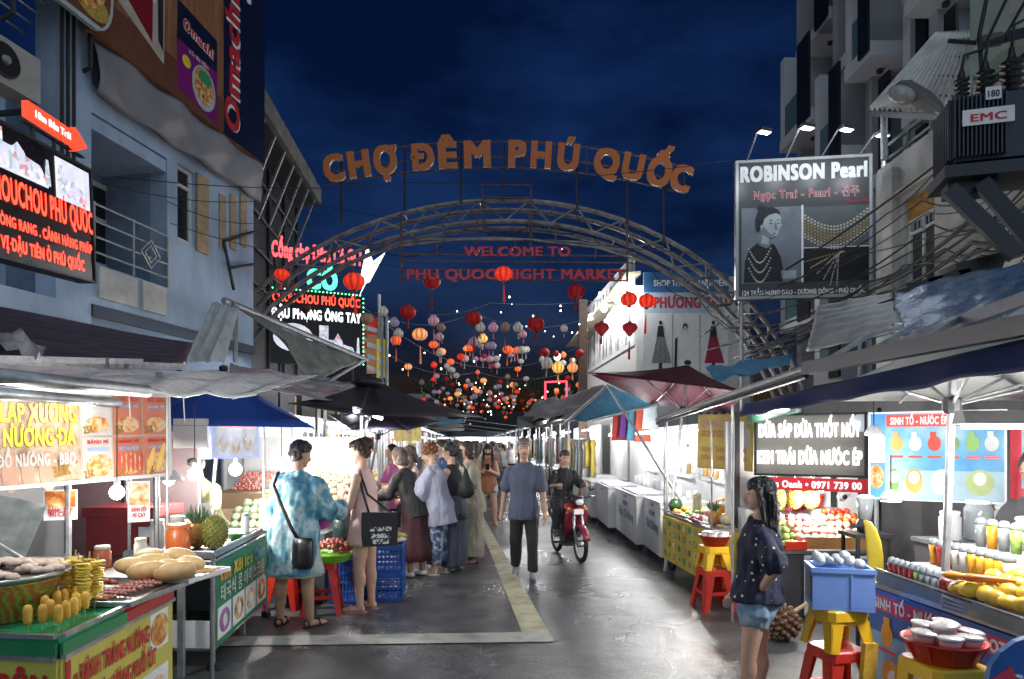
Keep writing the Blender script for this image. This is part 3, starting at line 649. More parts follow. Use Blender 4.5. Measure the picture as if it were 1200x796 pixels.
mb = MB(); mb.prism([(w3*.97, h3*1.0), (w3*1.02, h3*1.16), (w3*.97, h3*1.18), (w3*1.06, h3*1.74), (w3*1.13, h3*1.52), (w3*1.28, h3*1.68), (w3*1.09, h3*1.22), (w3*1.05, h3*1.20)], S3.q @ MT((0, -.02, 0)), .05); mb.build('white_arrow', led_white, S3.root)
for p, q_ in [((u, -1.6/h3), (u, 0)) for u in (.1, .5, .9)]+[((0, z), (1, z)) for z in (1.03, 1.3)]+[((u, 1), (u, 1.5)) for u in (.05, .45, .9)]: MB().bar(S3.q @ V((w3*p[0], .11, h3*p[1])), S3.q @ V((w3*q_[0], .11, h3*q_[1])), .05, .05).build('support_bar', darkmetal, S3.root)
S3.done()
# small striped pennant boards right of it
for k, (px, py, c, nm, w) in enumerate(((434, 395, (.6, .03, .03), 'red triangular pennant board beside the LED sign', 10), (438, 415, (.5, .22, .12), 'brown and white slanted signboard beside the LED sign', 9), (447, 420, (.8, .55, .05), 'yellow and white upright signboard on a pale post', 6))):
  p = W(px, py, 15.8); B = Board('signboard', nm, 'sign', p+V((-w*.018, 0, -.45)), p+V((w*.018, .1, -.45)), .9, .04, M('pennant_%d' % k, c, .5, emit=.15), None)
  for j in range(3): B.pts([(0, .1+.3*j), (1, .0+.3*j), (1, .12+.3*j), (0, .22+.3*j)], ink_white)
  B.done(); MB().tube([p+V((w*.019, .06, 1.0)), V((p.x+w*.019, p.y+.06, 0))], .04, 6).build('post', galv, B.root)

# ================================================================ left awnings
m_purple = M('purple_corrugated', (.085, .06, .085), .5, .2, var=.3, scale=4)
m_tarp = M('grey_plastic_sheet', (.42, .42, .44), .22, var=.35, scale=5, bump=.9, bscale=6, trl=.35)
m_tarpd = M('dark_tarp', (.035, .03, .038), .5, var=.35, scale=3, trl=.06)
m_clear = M('clear_sheet', (.80, .81, .82), .12, var=.2, scale=5, bump=.25, bscale=12, trl=.6, stretch=(.5, 5, 5))
aw = thing('corrugated_roof', 'dark purple corrugated roof sloping from the blue building over the left stalls', 'roof')
A0, A1, A2, A3 = W(-60, 352, 6.3), W(232, 405, 9.6), W(215, 428, 7.4), W(-60, 418, 4.6)
def corr(u, v):
  p = A3.lerp(A2, u).lerp(A0.lerp(A1, u), v); p.z += .02*math.sin(v*46) + .01*math.sin(u*7); return p
MB().sheet(corr, 12, 70, .006).build('sheet', m_purple, aw, True)
for u in (.1, .4, .7, .97): MB().bar(corr(u, 0)-V((0, 0, .06)), corr(u, 1)-V((0, 0, .06)), .05, .06).build('rafter', darkmetal, aw)
MB().bar(A3-V((0, 0, .02)), A2-V((0, 0, .02)), .06, .07).build('edge_beam', galv, aw)
MB().bar(W(-40, 420, 4.55), W(165, 424, 6.4), .05, .05).build('edge_beam', galv, aw)
for p in (W(-30, 420, 4.7), W(150, 425, 6.3)): MB().tube([p, (p.x, p.y, 0)], .03, 8).build('post', galv, aw)
# crumpled clear plastic sheet over the stall front
def crumple(A, B, C, D, amp, seed, sag=.0):
  A, B, C, D = map(Vector, (A, B, C, D))
  def fn(u, v):
    p = A.lerp(B, u).lerp(D.lerp(C, u), v); w = V((u*5+seed, v*3, seed))
    p.z += amp*noise.noise(w)+amp*.4*noise.noise(w*2.7)+amp*.35*noise.noise(V((u*3, v*26, seed)))-sag*4*u*(1-u)*(.3+v*.7); p.y += amp*.5*noise.noise(w+V((9, 0, 0))); return p
  return fn
def tarp_thing(name, label, fn, nu, nv, mat, cat='tarpaulin', poles=()):
  t = thing(name, label, cat); MB().sheet(fn, nu, nv, .005).build('sheet', mat, t, True)
  for a, b, r in poles: MB().tube([a, b], r, 7).build('pole', galv, t)
  return t
def awn(u, v):
  A, B, C, D = W(-40, 424, 4.3), W(372, 440, 6.6), W(300, 460, 5.0), W(-40, 444, 3.9); p = A.lerp(B, u).lerp(D.lerp(C, u), v)
  p.z += -.035*abs(math.sin(u*math.pi*5))*(.3+.7*v)+.012*noise.noise(V((u*9, v*22, 3)))+.02*noise.noise(V((u*4, v*3, 8))); return p
pa_ = thing('plastic_awning', 'clear plastic sheet awning hung over the grill stall', 'tarpaulin'); MB().sheet(awn, 70, 30, .005).build('sheet', m_clear, pa_, True)
MB().tube([awn(k/24, 1)-V((0, 0, .012)) for k in range(25)], .010, 6).build('hem', white, pa_, True); MB().tube([awn(k/24, .5)-V((0, 0, .02)) for k in range(25)], .014, 6).build('hem', galv, pa_, True)
for u in (.1, .3, .5, .7, .9): MB().tube([awn(u, 0)-V((0, 0, .02)), awn(u, 1)-V((0, 0, .02))], .012, 6).build('rafter', galv, pa_)
for u in (.3, .5, .7): p = awn(u, 1); MB().tube([p, p+V((.02, -.02, -.12-.1*u))], .004, 4).build('tie_rope', white, pa_)
MB().tube([W(124, 478, 5.0), W(126, 420, 5.6)], .012, 7).build('pole', galv, pa_)
tarp_thing('green_tarpaulin', 'sagging grey-green tarpaulin on a bent pole under the LED sign', crumple(W(272, 357, 8.8), W(427, 422, 11.8), W(365, 447, 9.6), W(336, 400, 9.0), .03, 8.3, .10), 36, 16, M('grey_green_tarp', (.20, .22, .19), .45, var=.4, scale=5, bump=.6, bscale=7, trl=.2),
           poles=((W(262, 352, 8.8), W(430, 422, 11.8), .045), (W(276, 356, 8.9), W(276, 425, 8.9), .03), (W(430, 420, 11.8), W(380, 450, 10.4), .03)))
ft_ = thing('folded_tarpaulin', 'pale folded tarpaulin flaps leaning at the end of the purple roof', 'tarpaulin')
for k in range(3): x = 11*k; MB().sheet(crumple(W(250+x, 354+2*k, 8.7), W(259+x, 356+2*k, 8.8), W(234+x*1.3, 424, 8.0), W(216+x*1.3, 424, 7.8), .025, 1.7+k), 8, 20, .006).build('flap', M('pale_tarp', (.58, .59, .58), .3, var=.25, scale=6, bump=.3, bscale=6, trl=.25), ft_, True)
tarp_thing('roof_tarpaulin', 'dull translucent tarpaulin draped beside the green tarpaulin over fruit stalls', crumple(W(270, 425, 8.6), W(420, 452, 10.4), W(420, 470, 8.9), W(268, 440, 7.4), .04, 5.0, .08), 30, 12, m_tarp)
tarp_thing('hanging_scrap', 'bunched pale and red plastic hanging over the purple roof edge', crumple(W(-20, 385, 5.2), W(52, 402, 5.4), W(46, 416, 5.1), W(-20, 402, 5.0), .10, 2.4), 16, 8, m_tarp)
def parasol(name, label, apex, tips, mat, rib=darkmetal, pole=None, runner=.55, sag=.06, nsub=5, flap=None):
  t = thing(name, label, 'parasol', (0, 0, 0)); apex = Vector(apex); tips = [Vector(p) for p in tips]; n = len(tips)
  mb = MB()
  for i in range(n):
    a, b = tips[i], tips[(i+1) % n]
    def fn(u, v, a=a, b=b):
      e = a.lerp(b, v); p = apex.lerp(e, u); p.z -= sag*4*u*(1-u)*1.0; p.z += .05*4*v*(1-v)*u*0 ; return p
    mb.sheet(lambda u, v, fn=fn: fn(max(u, .01), v), nsub, 4, .006)
  mb.build('canopy', mat, t, True)
  base = Vector(pole) if pole else V((apex.x, apex.y, 0))
  run = apex.lerp(base, runner/max((apex-base).length, .1))
  for p in tips:
    MB().tube([apex-V((0, 0, .03)), (apex*.5+p*.5)-V((0, 0, sag+.02)), p-V((0, 0, .012))], .011, 5).build('rib', rib, t)
    m_ = apex.lerp(p, .52)-V((0, 0, sag+.02)); MB().tube([run, m_], .010, 5).build('strut', rib, t)
  MB().tube([apex+V((0, 0, .03)), base], .022, 8).build('pole', galv if rib is not darkmetal else steel, t)
  MB().lathe([(.035, -.05), (.05, -.03), (.05, .03), (.035, .05)], 10, run).build('hub', blackm, t)
  MB().ell(apex+V((0, 0, .035)), (.05, .05, .035), 8, 5).build('finial', blackm, t)
  return t
def square_tips(c, r, z, rot, dz=(0, 0, 0, 0)): return [(c[0]+r*math.cos(rot+math.pi/2*k), c[1]+r*math.sin(rot+math.pi/2*k), z+dz[k]) for k in range(4)]
def ring_tips(c, r, z, n, rot=0): return [(c[0]+r*math.cos(rot+2*math.pi*k/n), c[1]+r*math.sin(rot+2*math.pi*k/n), z) for k in range(n)]
m_pblue = M('blue_canvas', (.008, .065, .33), .6, var=.12, scale=3, trl=.12); m_pblack = M('black_canvas', (.016, .014, .020), .55, var=.3, scale=3, trl=.06); m_ppurp = M('dark_purple_canvas', (.045, .035, .065), .6, var=.25, scale=3, trl=.12)
parasol('parasol', 'bright blue parasol over the green ice cream cart', W(262, 436, 6.9), [W(368, 501, 6.0), W(300, 462, 8.5), W(170, 462, 8.4), W(150, 498, 6.0)], m_pblue, pole=(-3.15, 6.95, 0))
parasol('parasol', 'wide black market parasol with domed top left of the street', W(436, 444, 9.6), [W(566, 489, 9.7), W(512, 474, 13), W(380, 470, 13), W(338, 473, 8.2), W(420, 487, 7.6)], m_pblack, pole=(-2.35, 9.8, 0))
parasol('parasol', 'dark purple parasol half under the black parasol', W(450, 474, 11.4), [W(520, 494, 12.4), W(470, 484, 14), W(385, 486, 12), W(412, 503, 9.6), W(478, 504, 9.8)], m_ppurp, pole=(-2.6, 11.5, 0))
mb = MB(); c = W(432, 446, 9.4); mb.ell(c-V((0, 0, .03)), (.22, .22, .08), 14, 8); T(mb.build('canopy_vent', m_pblack, None, True), 'black rounded vent cap on top of the wide black parasol', 'vent cap')

# ================================================================ grill cart, nearest on the left
CZ = .85
cart = thing('grill_cart', 'yellow lettered street food cart with green and red counter, nearest at lower edge', 'food cart')
mY = M('yellow_vinyl', (.62, .55, .10), .4, var=.1, scale=4); mG = M('green_vinyl', (.02, .22, .08), .35, var=.12); mR = M('red_vinyl', (.50, .03, .03), .35, var=.12)
cA = V((-1.86, 2.80, 0)); cB = V((-1.93, 3.86, 0)); cC = V((-3.05, 2.95, 0)); cD = V((-3.1, 4.0, 0))
def zz(p, z): return V((p.x, p.y, z))
mb = MB(); mb.quad4(zz(cA, .12), zz(cB, .12), zz(cB, .775), zz(cA, .775), .02); mb.build('side_panel', mY, cart)
mb = MB(); mb.quad4(zz(cC, .12), zz(cA, .12), zz(cA, .775), zz(cC, .775), .02); mb.build('front_panel', mY, cart)
mid = cA.lerp(cB, .50); midL = cC.lerp(cD, .5)
mb = MB(); mb.quad4(zz(cA, CZ), zz(mid, CZ), zz(midL, CZ), zz(cC, CZ), .03); mb.build('green_top', M('green_glossy', (.02, .30, .12), .15, var=.1), cart)
mb = MB(); mb.quad4(zz(mid, CZ), zz(cB, CZ), zz(cD, CZ), zz(midL, CZ), .03); mb.build('red_top', M('red_glossy', (.55, .035, .03), .15, var=.1), cart)
o_ = V((.012, 0, 0))
mb = MB(); mb.quad4(zz(cA, .79)+o_, zz(mid, .79)+o_, zz(mid, .84)+o_, zz(cA, .84)+o_, .015); mb.build('green_fascia', mG, cart)
mb = MB(); mb.quad4(zz(mid, .79)+o_, zz(cB, .79)+o_, zz(cB, .84)+o_, zz(mid, .84)+o_, .015); mb.build('red_fascia', mR, cart)
mb = MB(); mb.quad4(zz(cC, .79)-V((0, .012, 0)), zz(cA, .79)-V((0, .012, 0)), zz(cA, .84)-V((0, .012, 0)), zz(cC, .84)-V((0, .012, 0)), .015); mb.build('green_fascia', mG, cart)
for z in (.782, .872):
  MB().bar(zz(cA, z)+o_*1.6, zz(cB, z)+o_*1.6, .02, .018).build('edge_trim', steel, cart); MB().bar(zz(cC, z)-V((0, .02, 0)), zz(cA, z)-V((0, .02, 0)), .02, .018).build('edge_trim', steel, cart)
Bd = Board('x', None, None, zz(cA, .12)+V((.0145, .02, 0)), zz(cB, .12)+V((.0145, -.02, 0)), .65, .004, mY, root=cart)
Bd.text('• BÁNH TRÁNG NƯỚNG', .06, .79, .085, Bd.w*.66, ink_red, .05, align='l'); Bd.text('BÁNH MÌ NƯỚNG MUỐI ỚT', .06, .575, .085, Bd.w*.74, ink_red, .05, align='l')
Bd.text('• XIÊN NƯỚNG', .06, .36, .08, Bd.w*.5, ink_red, .05, align='l')
Bd.rect(.0, .0, .035, .98, mR, 1); Bd.rect(.74, .68, .95, .98, ink_white, 1); Bd.ell(.845, .83, .105, .085, food, 2); Bd.rect(.66, .12, .95, .52, ink_white, 1); Bd.ell(.80, .31, .15, .10, food2, 2); Bd.rect(.40, .12, .62, .40, food, 1); Bd.done()
Bd = Board('x', None, None, zz(cC, .12)-V((0, .0145, 0)), zz(cA, .12)-V((.0, .0145, 0)), .65, .004, mY, root=cart)
Bd.text('BÁNH TRÁNG TRỘN', .97, .78, .09, Bd.w*.86, ink_red, .05, align='r'); Bd.text('• NƯỚNG', .92, .52, .09, Bd.w*.3, ink_red, .05, align='r'); Bd.rect(.955, .0, 1, .72, mR, 1); Bd.done()
for p in (cA+V((-.1, .1, 0)), cB+V((-.1, -.1, 0)), cC+V((.1, .1, 0)), cD+V((.1, -.1, 0))): MB().lathe([(.07, .0), (.08, .03), (.08, .10), (.04, .13)], 12, p).build('wheel', blackm, cart)
MB().quad4(zz(cD, .12), zz(cC, .12), zz(cC, .8), zz(cD, .8), .02).build('back_panel', galv, cart); MB().quad4(zz(cB, .12), zz(cD, .12), zz(cD, .8), zz(cB, .8), .02).build('end_panel', galv, cart)
MB().quad4(zz(cB, .845), zz(cB, .845)+V((.10, .45, 0)), zz(cD, .845)+V((.3, .45, 0)), zz(cD, .845), .02).build('end_shelf', steel, cart)
for p in (cB+V((.05, .42, 0)), cD+V((.4, .42, 0))): MB().tube([p, zz(p, .834)], .014, 7).build('shelf_leg', steel, cart)
# menu board above the cart with posts and lamp
ma = V((-3.06, 4.0, 1.38)); mbp = V((-2.60, 5.2, 1.415))
m_menu = M('menu_lit', (.45, .36, .28), .4, emit=.12, var=.2, scale=5); m_menu_r = M('menu_red', (.50, .15, .09), .4, emit=.12); m_menu_w = M('menu_white', (.50, .47, .44), .4, emit=.1)
Mn = Board('menu_board', 'lit menu board of grilled snacks with yellow lettering over the grill cart', 'menu board', ma, mbp, .62, .06, m_menu, white, .025, up=(0, 0, 1))
fd1 = MP('menu_food', [(.3, (.35, .10, .03)), (.45, (.6, .30, .08)), (.55, (.62, .48, .32)), (.7, (.5, .16, .05))], 'noise', 22, emit=.12)
m_my = M('menu_yellow', (.85, .70, .06), .4, emit=.3); m_mo = M('menu_brown', (.30, .16, .02), .4); m_mb = M('menu_blue', (.25, .40, .62), .4, emit=.2)
Mn.rect(.02, .03, .44, .97, MP('menu_food2', [(.3, (.16, .09, .05)), (.45, (.34, .22, .14)), (.58, (.48, .36, .26)), (.75, (.26, .12, .06))], 'noise', 9, emit=.06), 1)
for x0, x1 in ((.45, .62), (.63, .81), (.82, .985)):
  Mn.rect(x0, .51, x1, .97, m_menu_r if x0 > .6 else m_menu_w, 1); Mn.rect(x0, .03, x1, .49, m_menu_w if x0 < .6 else m_menu_r, 1)
  Mn.ell((x0+x1)/2, .63, .09, .055, fd1, 2); Mn.ell((x0+x1)/2+.01, .18, .10, .075, fd1, 2)
  for v in (.90, .82, .42, .34): Mn.text(('BÁNH MÌ', 'XÚC XÍCH', 'PHÔ MAI', 'VIETNAMESE')[int(v*10) % 4], (x0+x1)/2, v, .026, (x1-x0)*Mn.w*.7, m_mb if v in (.82, .34) else ink_red, .04)
  for v in (.54, .06): Mn.text('25K', x0+.035, v, .05, .075, m_mo, .07, rot=R(8))
for i, (u, v) in enumerate(((.86, .2), (.93, .24))): Mn.ell(u, v, .022, .11, M('corn_print', (.8, .5, .12), .5, emit=.1), 3, rot=R(-18))
for i in range(6): Mn.ell(.66+.028*i, .2, .012, .07, M('sausage_print', (.5, .08, .05), .5, emit=.2), 3)
for (t, v, h, w) in (('LẠP XƯỞNG', .66, .115, .37), ('NƯỚNG ĐÁ', .42, .115, .35)): Mn.text(t, .235, v, h, Mn.w*w, m_mo, .075, 3); Mn.text(t, .235, v, h, Mn.w*w, m_my, .035, 4)
Mn.text('ĐỒ NƯỚNG - BBQ', .22, .22, .075, Mn.w*.38, m_menu_w, .06); Mn.text('35K', .34, .10, .07, .12, m_mo, .08, rot=R(8))
for (u, ru, c) in ((.09, .05, .12), (.17, .04, .10), (.27, .06, .13)): Mn.ell(u, .16, ru, c, M('squid_print', (.5, .28, .18), .5, emit=.04), 2)
Mn.done()
MB().tube([Mn.q @ V((Mn.w*.42, .09, 0)), zz(Mn.q @ V((Mn.w*.42, .09, 0)), 0)], .022, 8).build('post', galv, Mn.root); MB().tube([Mn.q @ V((Mn.w*.97, .09, .6)), zz(Mn.q @ V((Mn.w*.97, .09, 0)), 0)], .022, 8).build('post', galv, Mn.root)
p = Mn.q @ V((Mn.w*.92, -.02, .68)); mb = MB(); mb.lathe([(.02, .1), (.025, .06), (.06, .03), (.075, -.05), (.07, -.06), (.05, .0)], 14, p); T(mb.build('cloth_bundle', M('sage_cloth', (.22, .22, .17), .9), None, True), 'sage green tied cloth bundle hanging at the menu board corner', 'bundle')
# lamps: clear bulbs on wires
def bulb_lamp(px, py, Y, label, power, r=.05, shade=False, group='hanging stall lamps', top=None, color=(1, .96, .90)):
  p = W(px, py, Y); t = thing('hanging_lamp', label, 'lamp', p, 0, group)
  MB().ell((0, 0, 0), (r, r, r*1.05), 14, 9).build('bulb', lampw, t, True)
  MB().lathe([(.018, r*.8), (.020, r*1.6), (.012, r*1.9)], 8).build('socket', white, t)
  if shade: MB().lathe([(.02, r*1.95), (.045, r*1.7), (.10, r*.4), (.115, -.1*r), (.111, -.1*r), (.09, r*.45), (.04, r*1.55)], 18).build('shade', white, t, True)
  zt = (top if top else p.z+.35)-p.z; MB().tube([(0, 0, r*1.8), (0, 0, zt)], .004, 4).build('flex', blackm, t)
  point_light('bulb_light', p-V((0, 0, r+.035)), power, .04, color, None).parent = None
  lo = bpy.data.objects[-1] if False else None
  return t
bulb_lamp(137, 577, 4.4, 'glowing bulb hanging under the grill menu board', 6, .045, top=1.9)
bulb_lamp(198, 562, 5.6, 'white shaded lamp lit between the grill and ice cream carts', 22, .045, True, top=2.0)
bulb_lamp(228, 556, 6.0, 'bright bulb at the pole of the ice cream cart', 34, .055, top=2.0)
bulb_lamp(276, 550, 6.6, 'bright bulb above the fruit beside the lit ice cream sign', 40, .06, top=2.0)
# strip lamp along the awning lighting the menu board and the food
def strip_lamp(label, a, b, power, shade=galv):
  a, b = V(a), V(b); t = thing('strip_lamp', label, 'lamp'); MB().tube([a, b], .012, 10).build('tube', lampw, t, True); o_ = V((.035, -.02, .012)); MB().tube([a+o_, b+o_], .034, 12).build('shade', shade, t, True)
  for k in (.2, .8): point_light('tube_light', a.lerp(b, k)-V((.02, 0, .06)), power/2, .06, (1, .98, .94))
strip_lamp('long strip lamp under the plastic awning above the grill cart', (-2.88, 3.65, 1.925), (-2.62, 4.5, 1.915), 3.4)
strip_lamp('strip lamp under the plastic awning edge over the corn dogs', (-2.2, 2.75, 1.93), (-2.0, 3.7, 1.93), 9)
# small hanging leaflets
for (px, py, Y, w, h, rot, m_, lb) in ((70, 592, 4.5, .17, .20, 8, food, 'small food leaflet hanging under the menu board'), (162, 588, 5.0, .12, .30, 4, food2, 'narrow price list card hanging beside the bulb')):
  p = W(px, py, Y); B = Board('leaflet', lb, 'leaflet', p+V((-w/2, -.03, -h/2)), p+V((w/2, .05, -h/2)), h, .006, ink_white)
  B.rect(.05, .42, .95, .95, m_); B.text('BÁNH XẾP', .5, .26, .03, w*.8, ink_red, .04); B.text('MÌ CAY', .5, .12, .03, w*.7, ink_red, .04); B.done()
# ---- food on the cart: every piece its own thing
m_batter = M('golden_batter', (.85, .46, .06), .55, var=.18, scale=30, bump=.2, bscale=90, rand=.1); m_stick = M('bamboo_stick', (.55, .42, .22), .7)
def corn_dog():
  t = thing('corn_dog', 'golden corn dog on a stick on the green counter', 'corn dog', group='corn dogs on the green counter')
  MB().lathe([(.003, .055), (.02, .06), (.027, .085), (.027, .145), (.021, .17), (.008, .178)], 12).build('batter', m_batter, t, True); MB().tube([(0, 0, 0), (0, 0, .06)], .003, 5).build('stick', m_stick, t); return t
cd = corn_dog(); first = True
dogs = [(29, 727, 2.83), (46, 730, 2.86), (55, 728, 2.93), (65, 731, 2.86), (75, 728, 2.92), (83, 724, 2.98), (88, 718, 3.06), (97, 716, 3.10), (62, 714, 3.10), (73, 711, 3.16), (84, 706, 3.22), (50, 718, 3.02)]
for i, (px, py, Y) in enumerate(dogs):
  loc = V((XP(px, Y), Y+.02, CZ+.016))
  lb = 'single golden corn dog standing apart at the tray end' if i == 0 else None
  o = cd if i == 1 else dup(cd, loc, random.uniform(0, 6))
  o['label'] = lb or 'golden corn dog, %s along the %s row on the green counter' % (ORD[i-1 if i < 8 else i-8], 'front' if i < 8 else 'back')
  o.location = loc; o.rotation_euler = (random.uniform(-.06, .06), random.uniform(-.06, .06), random.uniform(0, 6)); o.scale = (random.uniform(.64, .72),)*3
m_chip = M('fried_potato', (.95, .60, .08), .5, var=.3, scale=40, rand=.1)
def spiral():
  t = thing('potato_skewer', 'fried spiral potato skewer standing behind the corn dogs', 'potato skewer', group='spiral potato skewers'); mb = MB()
  for k in range(13):
    z = .05+.0135*k; a = k*1.3; mb.lathe([(.004, -.004), (.030+.004*math.sin(a), -.002), (.031+.004*math.sin(a), .003), (.004, .006)], 10, (0.003*math.cos(a), .003*math.sin(a), z), None, MR(.14, 4, (math.cos(a), math.sin(a), 0)))
  mb.build('potato_spiral', m_chip, t, True); MB().tube([(0, 0, 0), (0, 0, .25)], .0035, 5).build('stick', m_stick, t); return t
sp_ = spiral()
for i, (px, Y) in enumerate(((77, 3.30), (90, 3.33), (103, 3.36), (98, 3.24), (111, 3.30), (84, 3.42))):
  o = sp_ if i == 0 else copy_tree(sp_); o['label'] = 'fried spiral potato skewer, %s of the bunch behind the corn dogs' % ORD[i]; o.location = (XP(px, Y), Y, CZ+.016); o.rotation_euler = (random.uniform(-.08, .08), random.uniform(-.08, .08), random.uniform(0, 6)); o.scale = (1.05,)*3
def tray(name, label, c, sx, sy, rz, mat=steel, h=.025):
  t = thing(name, label, 'tray', c, rz); MB().bbox((-sx/2, -sy/2, 0), (sx/2, sy/2, .006)).build('base', mat, t)
  for a, b in (((-sx/2, -sy/2, .0065), (sx/2, -sy/2+.008, h)), ((-sx/2, sy/2-.008, .0065), (sx/2, sy/2, h)), ((-sx/2, -sy/2+.0085, .0065), (-sx/2+.008, sy/2-.0085, h)), ((sx/2-.008, -sy/2+.0085, .0065), (sx/2, sy/2-.0085, h))): MB().bbox(a, b).build('rim', mat, t)
  return t
tray('tray', 'steel tray of raw meat skewers overhanging the red counter end', (-2.05, 3.60, CZ+.02), .46, .58, R(-4)); tray('tray', 'steel tray holding bread rolls at the cart end', (-2.30, 4.06, CZ+.03), .75, .40, R(-6)); tray('tray', 'white tray of pressed flat bread by the rolls', (-1.90, 4.02, CZ+.03), .28, .40, R(-10), whitep)
m_meat = M('raw_pink_meat', (.52, .22, .19), .4, var=.35, scale=30, rand=.12); m_sau = M('red_sausage', (.30, .06, .035), .35, var=.3, scale=30, rand=.15)
def skewer(mat, n, lab, grp, r=.010, L=.16):
  t = thing('meat_skewer', lab, 'skewer', group=grp); mb = MB()
  for k in range(n): x = L*(k+.5)/n; mb.ell((x, 0, 0), (L/n*.52, r*1.3, r), 8, 6)
  mb.build('meat', mat, t, True); MB().tube([(-.10, 0, 0), (L, 0, 0)], .0022, 4).build('stick', m_stick, t); return t
sk = skewer(m_meat, 6, 'thin pink meat skewer laid in the front steel tray', 'pink meat skewers'); sk2 = skewer(m_sau, 2, 'dark red sausage piece on a stick behind potato skewers', 'red sausage skewers', .016, .12)
for i in range(14): o = sk if i == 0 else copy_tree(sk); o['label'] = 'thin pink meat skewer, %s from the near end of the steel tray' % ORD[i]; o.location = (-2.14+.005*i, 3.38+.031*i, CZ+.045+.006*(i % 2)); o.rotation_euler = (0, 0, R(-6+random.uniform(-6, 6)))
for i in range(9): o = sk2 if i == 0 else copy_tree(sk2); o['label'] = 'dark red sausage stick, %s from the near end of the heap' % ORD[i]; o.location = (-2.27+random.uniform(-.03, .03)-.012*(i % 3), 3.44+.033*i, CZ+.05+.018*(i % 2)); o.rotation_euler = (0, 0, R(10+random.uniform(-12, 12)))
m_bun = M('bread_crust', (.76, .50, .22), .55, var=.25, scale=9, rand=.08, bump=.15, bscale=20)
bun = MB().ell((0, 0, 0), (.115, .062, .052), 18, 11).build('bread_roll', m_bun, None, True)
buns = [((157, 664), 4.15), ((182, 659), 4.22), ((210, 652), 4.38), ((172, 672), 4.0), ((196, 668), 4.08), ((222, 664), 4.2), ((176, 652), 4.4), ((205, 674), 3.98)]
blab = ['bread roll at the street end of the front pile row', 'long bread roll lying on top of the pile']
for i, ((px, py), Y) in enumerate(buns):
  o = bun if i == 0 else bun.copy()
  if i: col.objects.link(o)
  p = W(px, py, Y*.955); p.z = max(p.z, CZ+.10) if py < 660 else CZ+.10; o.location = p; o.rotation_euler = (random.uniform(-.1, .1), random.uniform(-.15, .15), random.uniform(-.5, .3)); T(o, 'golden oval bread roll, '+('frontmost at the street side', 'in the middle of the pile', 'highest at the back', 'front row beside the flat bread', 'front row centre', 'tucked beside the pole', 'upper rear', 'front edge by the meat')[i]+' on the steel tray', 'bread', 'bread rolls in the pile')
fb = MB().lathe([(.02, 0), (.14, .0), (.155, .008), (.14, .016), (.02, .02)], 20, (0, 0, 0), None, None, 1, .75).build('flat_bread', m_bun, None, True, (-1.89, 4.02, CZ+.06)); T(fb, 'round flat bread lying in the white tray', 'bread')
# basin with minced topping and green woven wrap, near edge
bs = thing('basin', 'foil topped basin with green and orange woven wrap, nearest the frame edge', 'basin', (-2.36, 3.14, CZ+.02))
MB().lathe([(.20, 0), (.24, .16), (.25, .17)], 28).build('woven_wrap', MP('woven_green', [(.2, (.5, .35, .04)), (.45, (.03, .3, .08)), (.62, (.05, .4, .12)), (.75, (.6, .12, .03))], 'wave', 14, stretch=(1, 1, 3)), bs, True); MB().lathe([(.25, .17), (.285, .19), (.285, .20), (.26, .20)], 28).build('foil_rim', steel, bs, True)
mb = MB()
for i in range(60): a, r_ = random.uniform(0, 6.28), .25*math.sqrt(random.random()); mb.ell((r_*math.cos(a), r_*math.sin(a), .205+.03*(1-r_/.25)+random.uniform(0, .012)), (.04, .03, .018), 7, 5, None, MR(random.uniform(0, 3), 4, 'Z'))
T(mb.build('minced_topping', M('pale_minced', (.66, .50, .40), .6, var=.3, scale=30), bs, True), kind='stuff')
# glass hood, boxes, red cooler, jars behind the counter
def jar(name, label, loc, r, h, mats, cat='jar', group=None, lid=True, fill=.75):
  t = thing(name, label, cat, loc, 0, group); MB().lathe([(r*.9, 0), (r, .01), (r, h*.8), (r*.85, h*.86), (r*.85, h*.92)], 16).build('body', mats[0], t, True)
  if lid: MB().lathe([(r*.9, h*.921), (r*.9, h), (r*.8, h+.006)], 16).build('lid', mats[1], t)
  return t
m_frost = M('frosted_plastic', (.72, .73, .72), .3, trl=.3); m_orange = M('orange_sauce', (.62, .14, .03), .35, var=.2); m_oil = M('cream_jar', (.66, .63, .52), .3, var=.1)
jar('sauce_jug', 'clear plastic jug of orange sauce with orange lid behind the bread', (-2.47, 5.05, .82), .085, .24, (m_orange, M('orange_lid', (.7, .2, .06), .4)), 'jug')
jar('jar', 'white lidded milk bottle at the ice cream cart post', (-2.62, 5.35, .82), .06, .27, (m_oil, whitep), 'bottle'); jar('jar', 'tall cream bottle beside the white milk bottle', (-2.78, 5.35, .82), .055, .24, (m_frost, whitep), 'bottle')
jar('sauce_bottle', 'squat sauce bottle with pointed cap behind potato skewers', (-2.55, 4.25, CZ), .05, .17, (M('chilli', (.5, .12, .05), .4), m_oil), 'bottle'); jar('sauce_bottle', 'cream sauce bottle behind the red tablecloth', (-2.42, 4.45, CZ), .04, .19, (m_oil, m_oil), 'bottle')
gl = thing('glass_hood', 'scratched clear plastic hood over steel bins on the grill cart', 'hood'); m_hood = M('scratched_plastic', (.30, .31, .30), .25, var=.4, scale=6, trl=.3)
mb = MB(); mb.quad4((-3.2, 3.62, 1.02), (-2.66, 3.70, 1.0), (-2.72, 4.0, 1.30), (-3.25, 3.95, 1.42), .008); mb.build('sloped_pane', m_hood, gl); MB().bbox((-3.2, 3.70, CZ+.02), (-2.60, 4.05, .99)).build('steel_bin', steel, gl)
MB().bbox((-2.62, 3.62, CZ+.02), (-2.40, 3.95, CZ+.13)).build('pan', steel, gl); MB().tube([(-2.75, 3.66, 1.12), (-2.46, 3.60, .98), (-2.44, 3.62, .88)], .01, 6).build('handle', steel, gl)
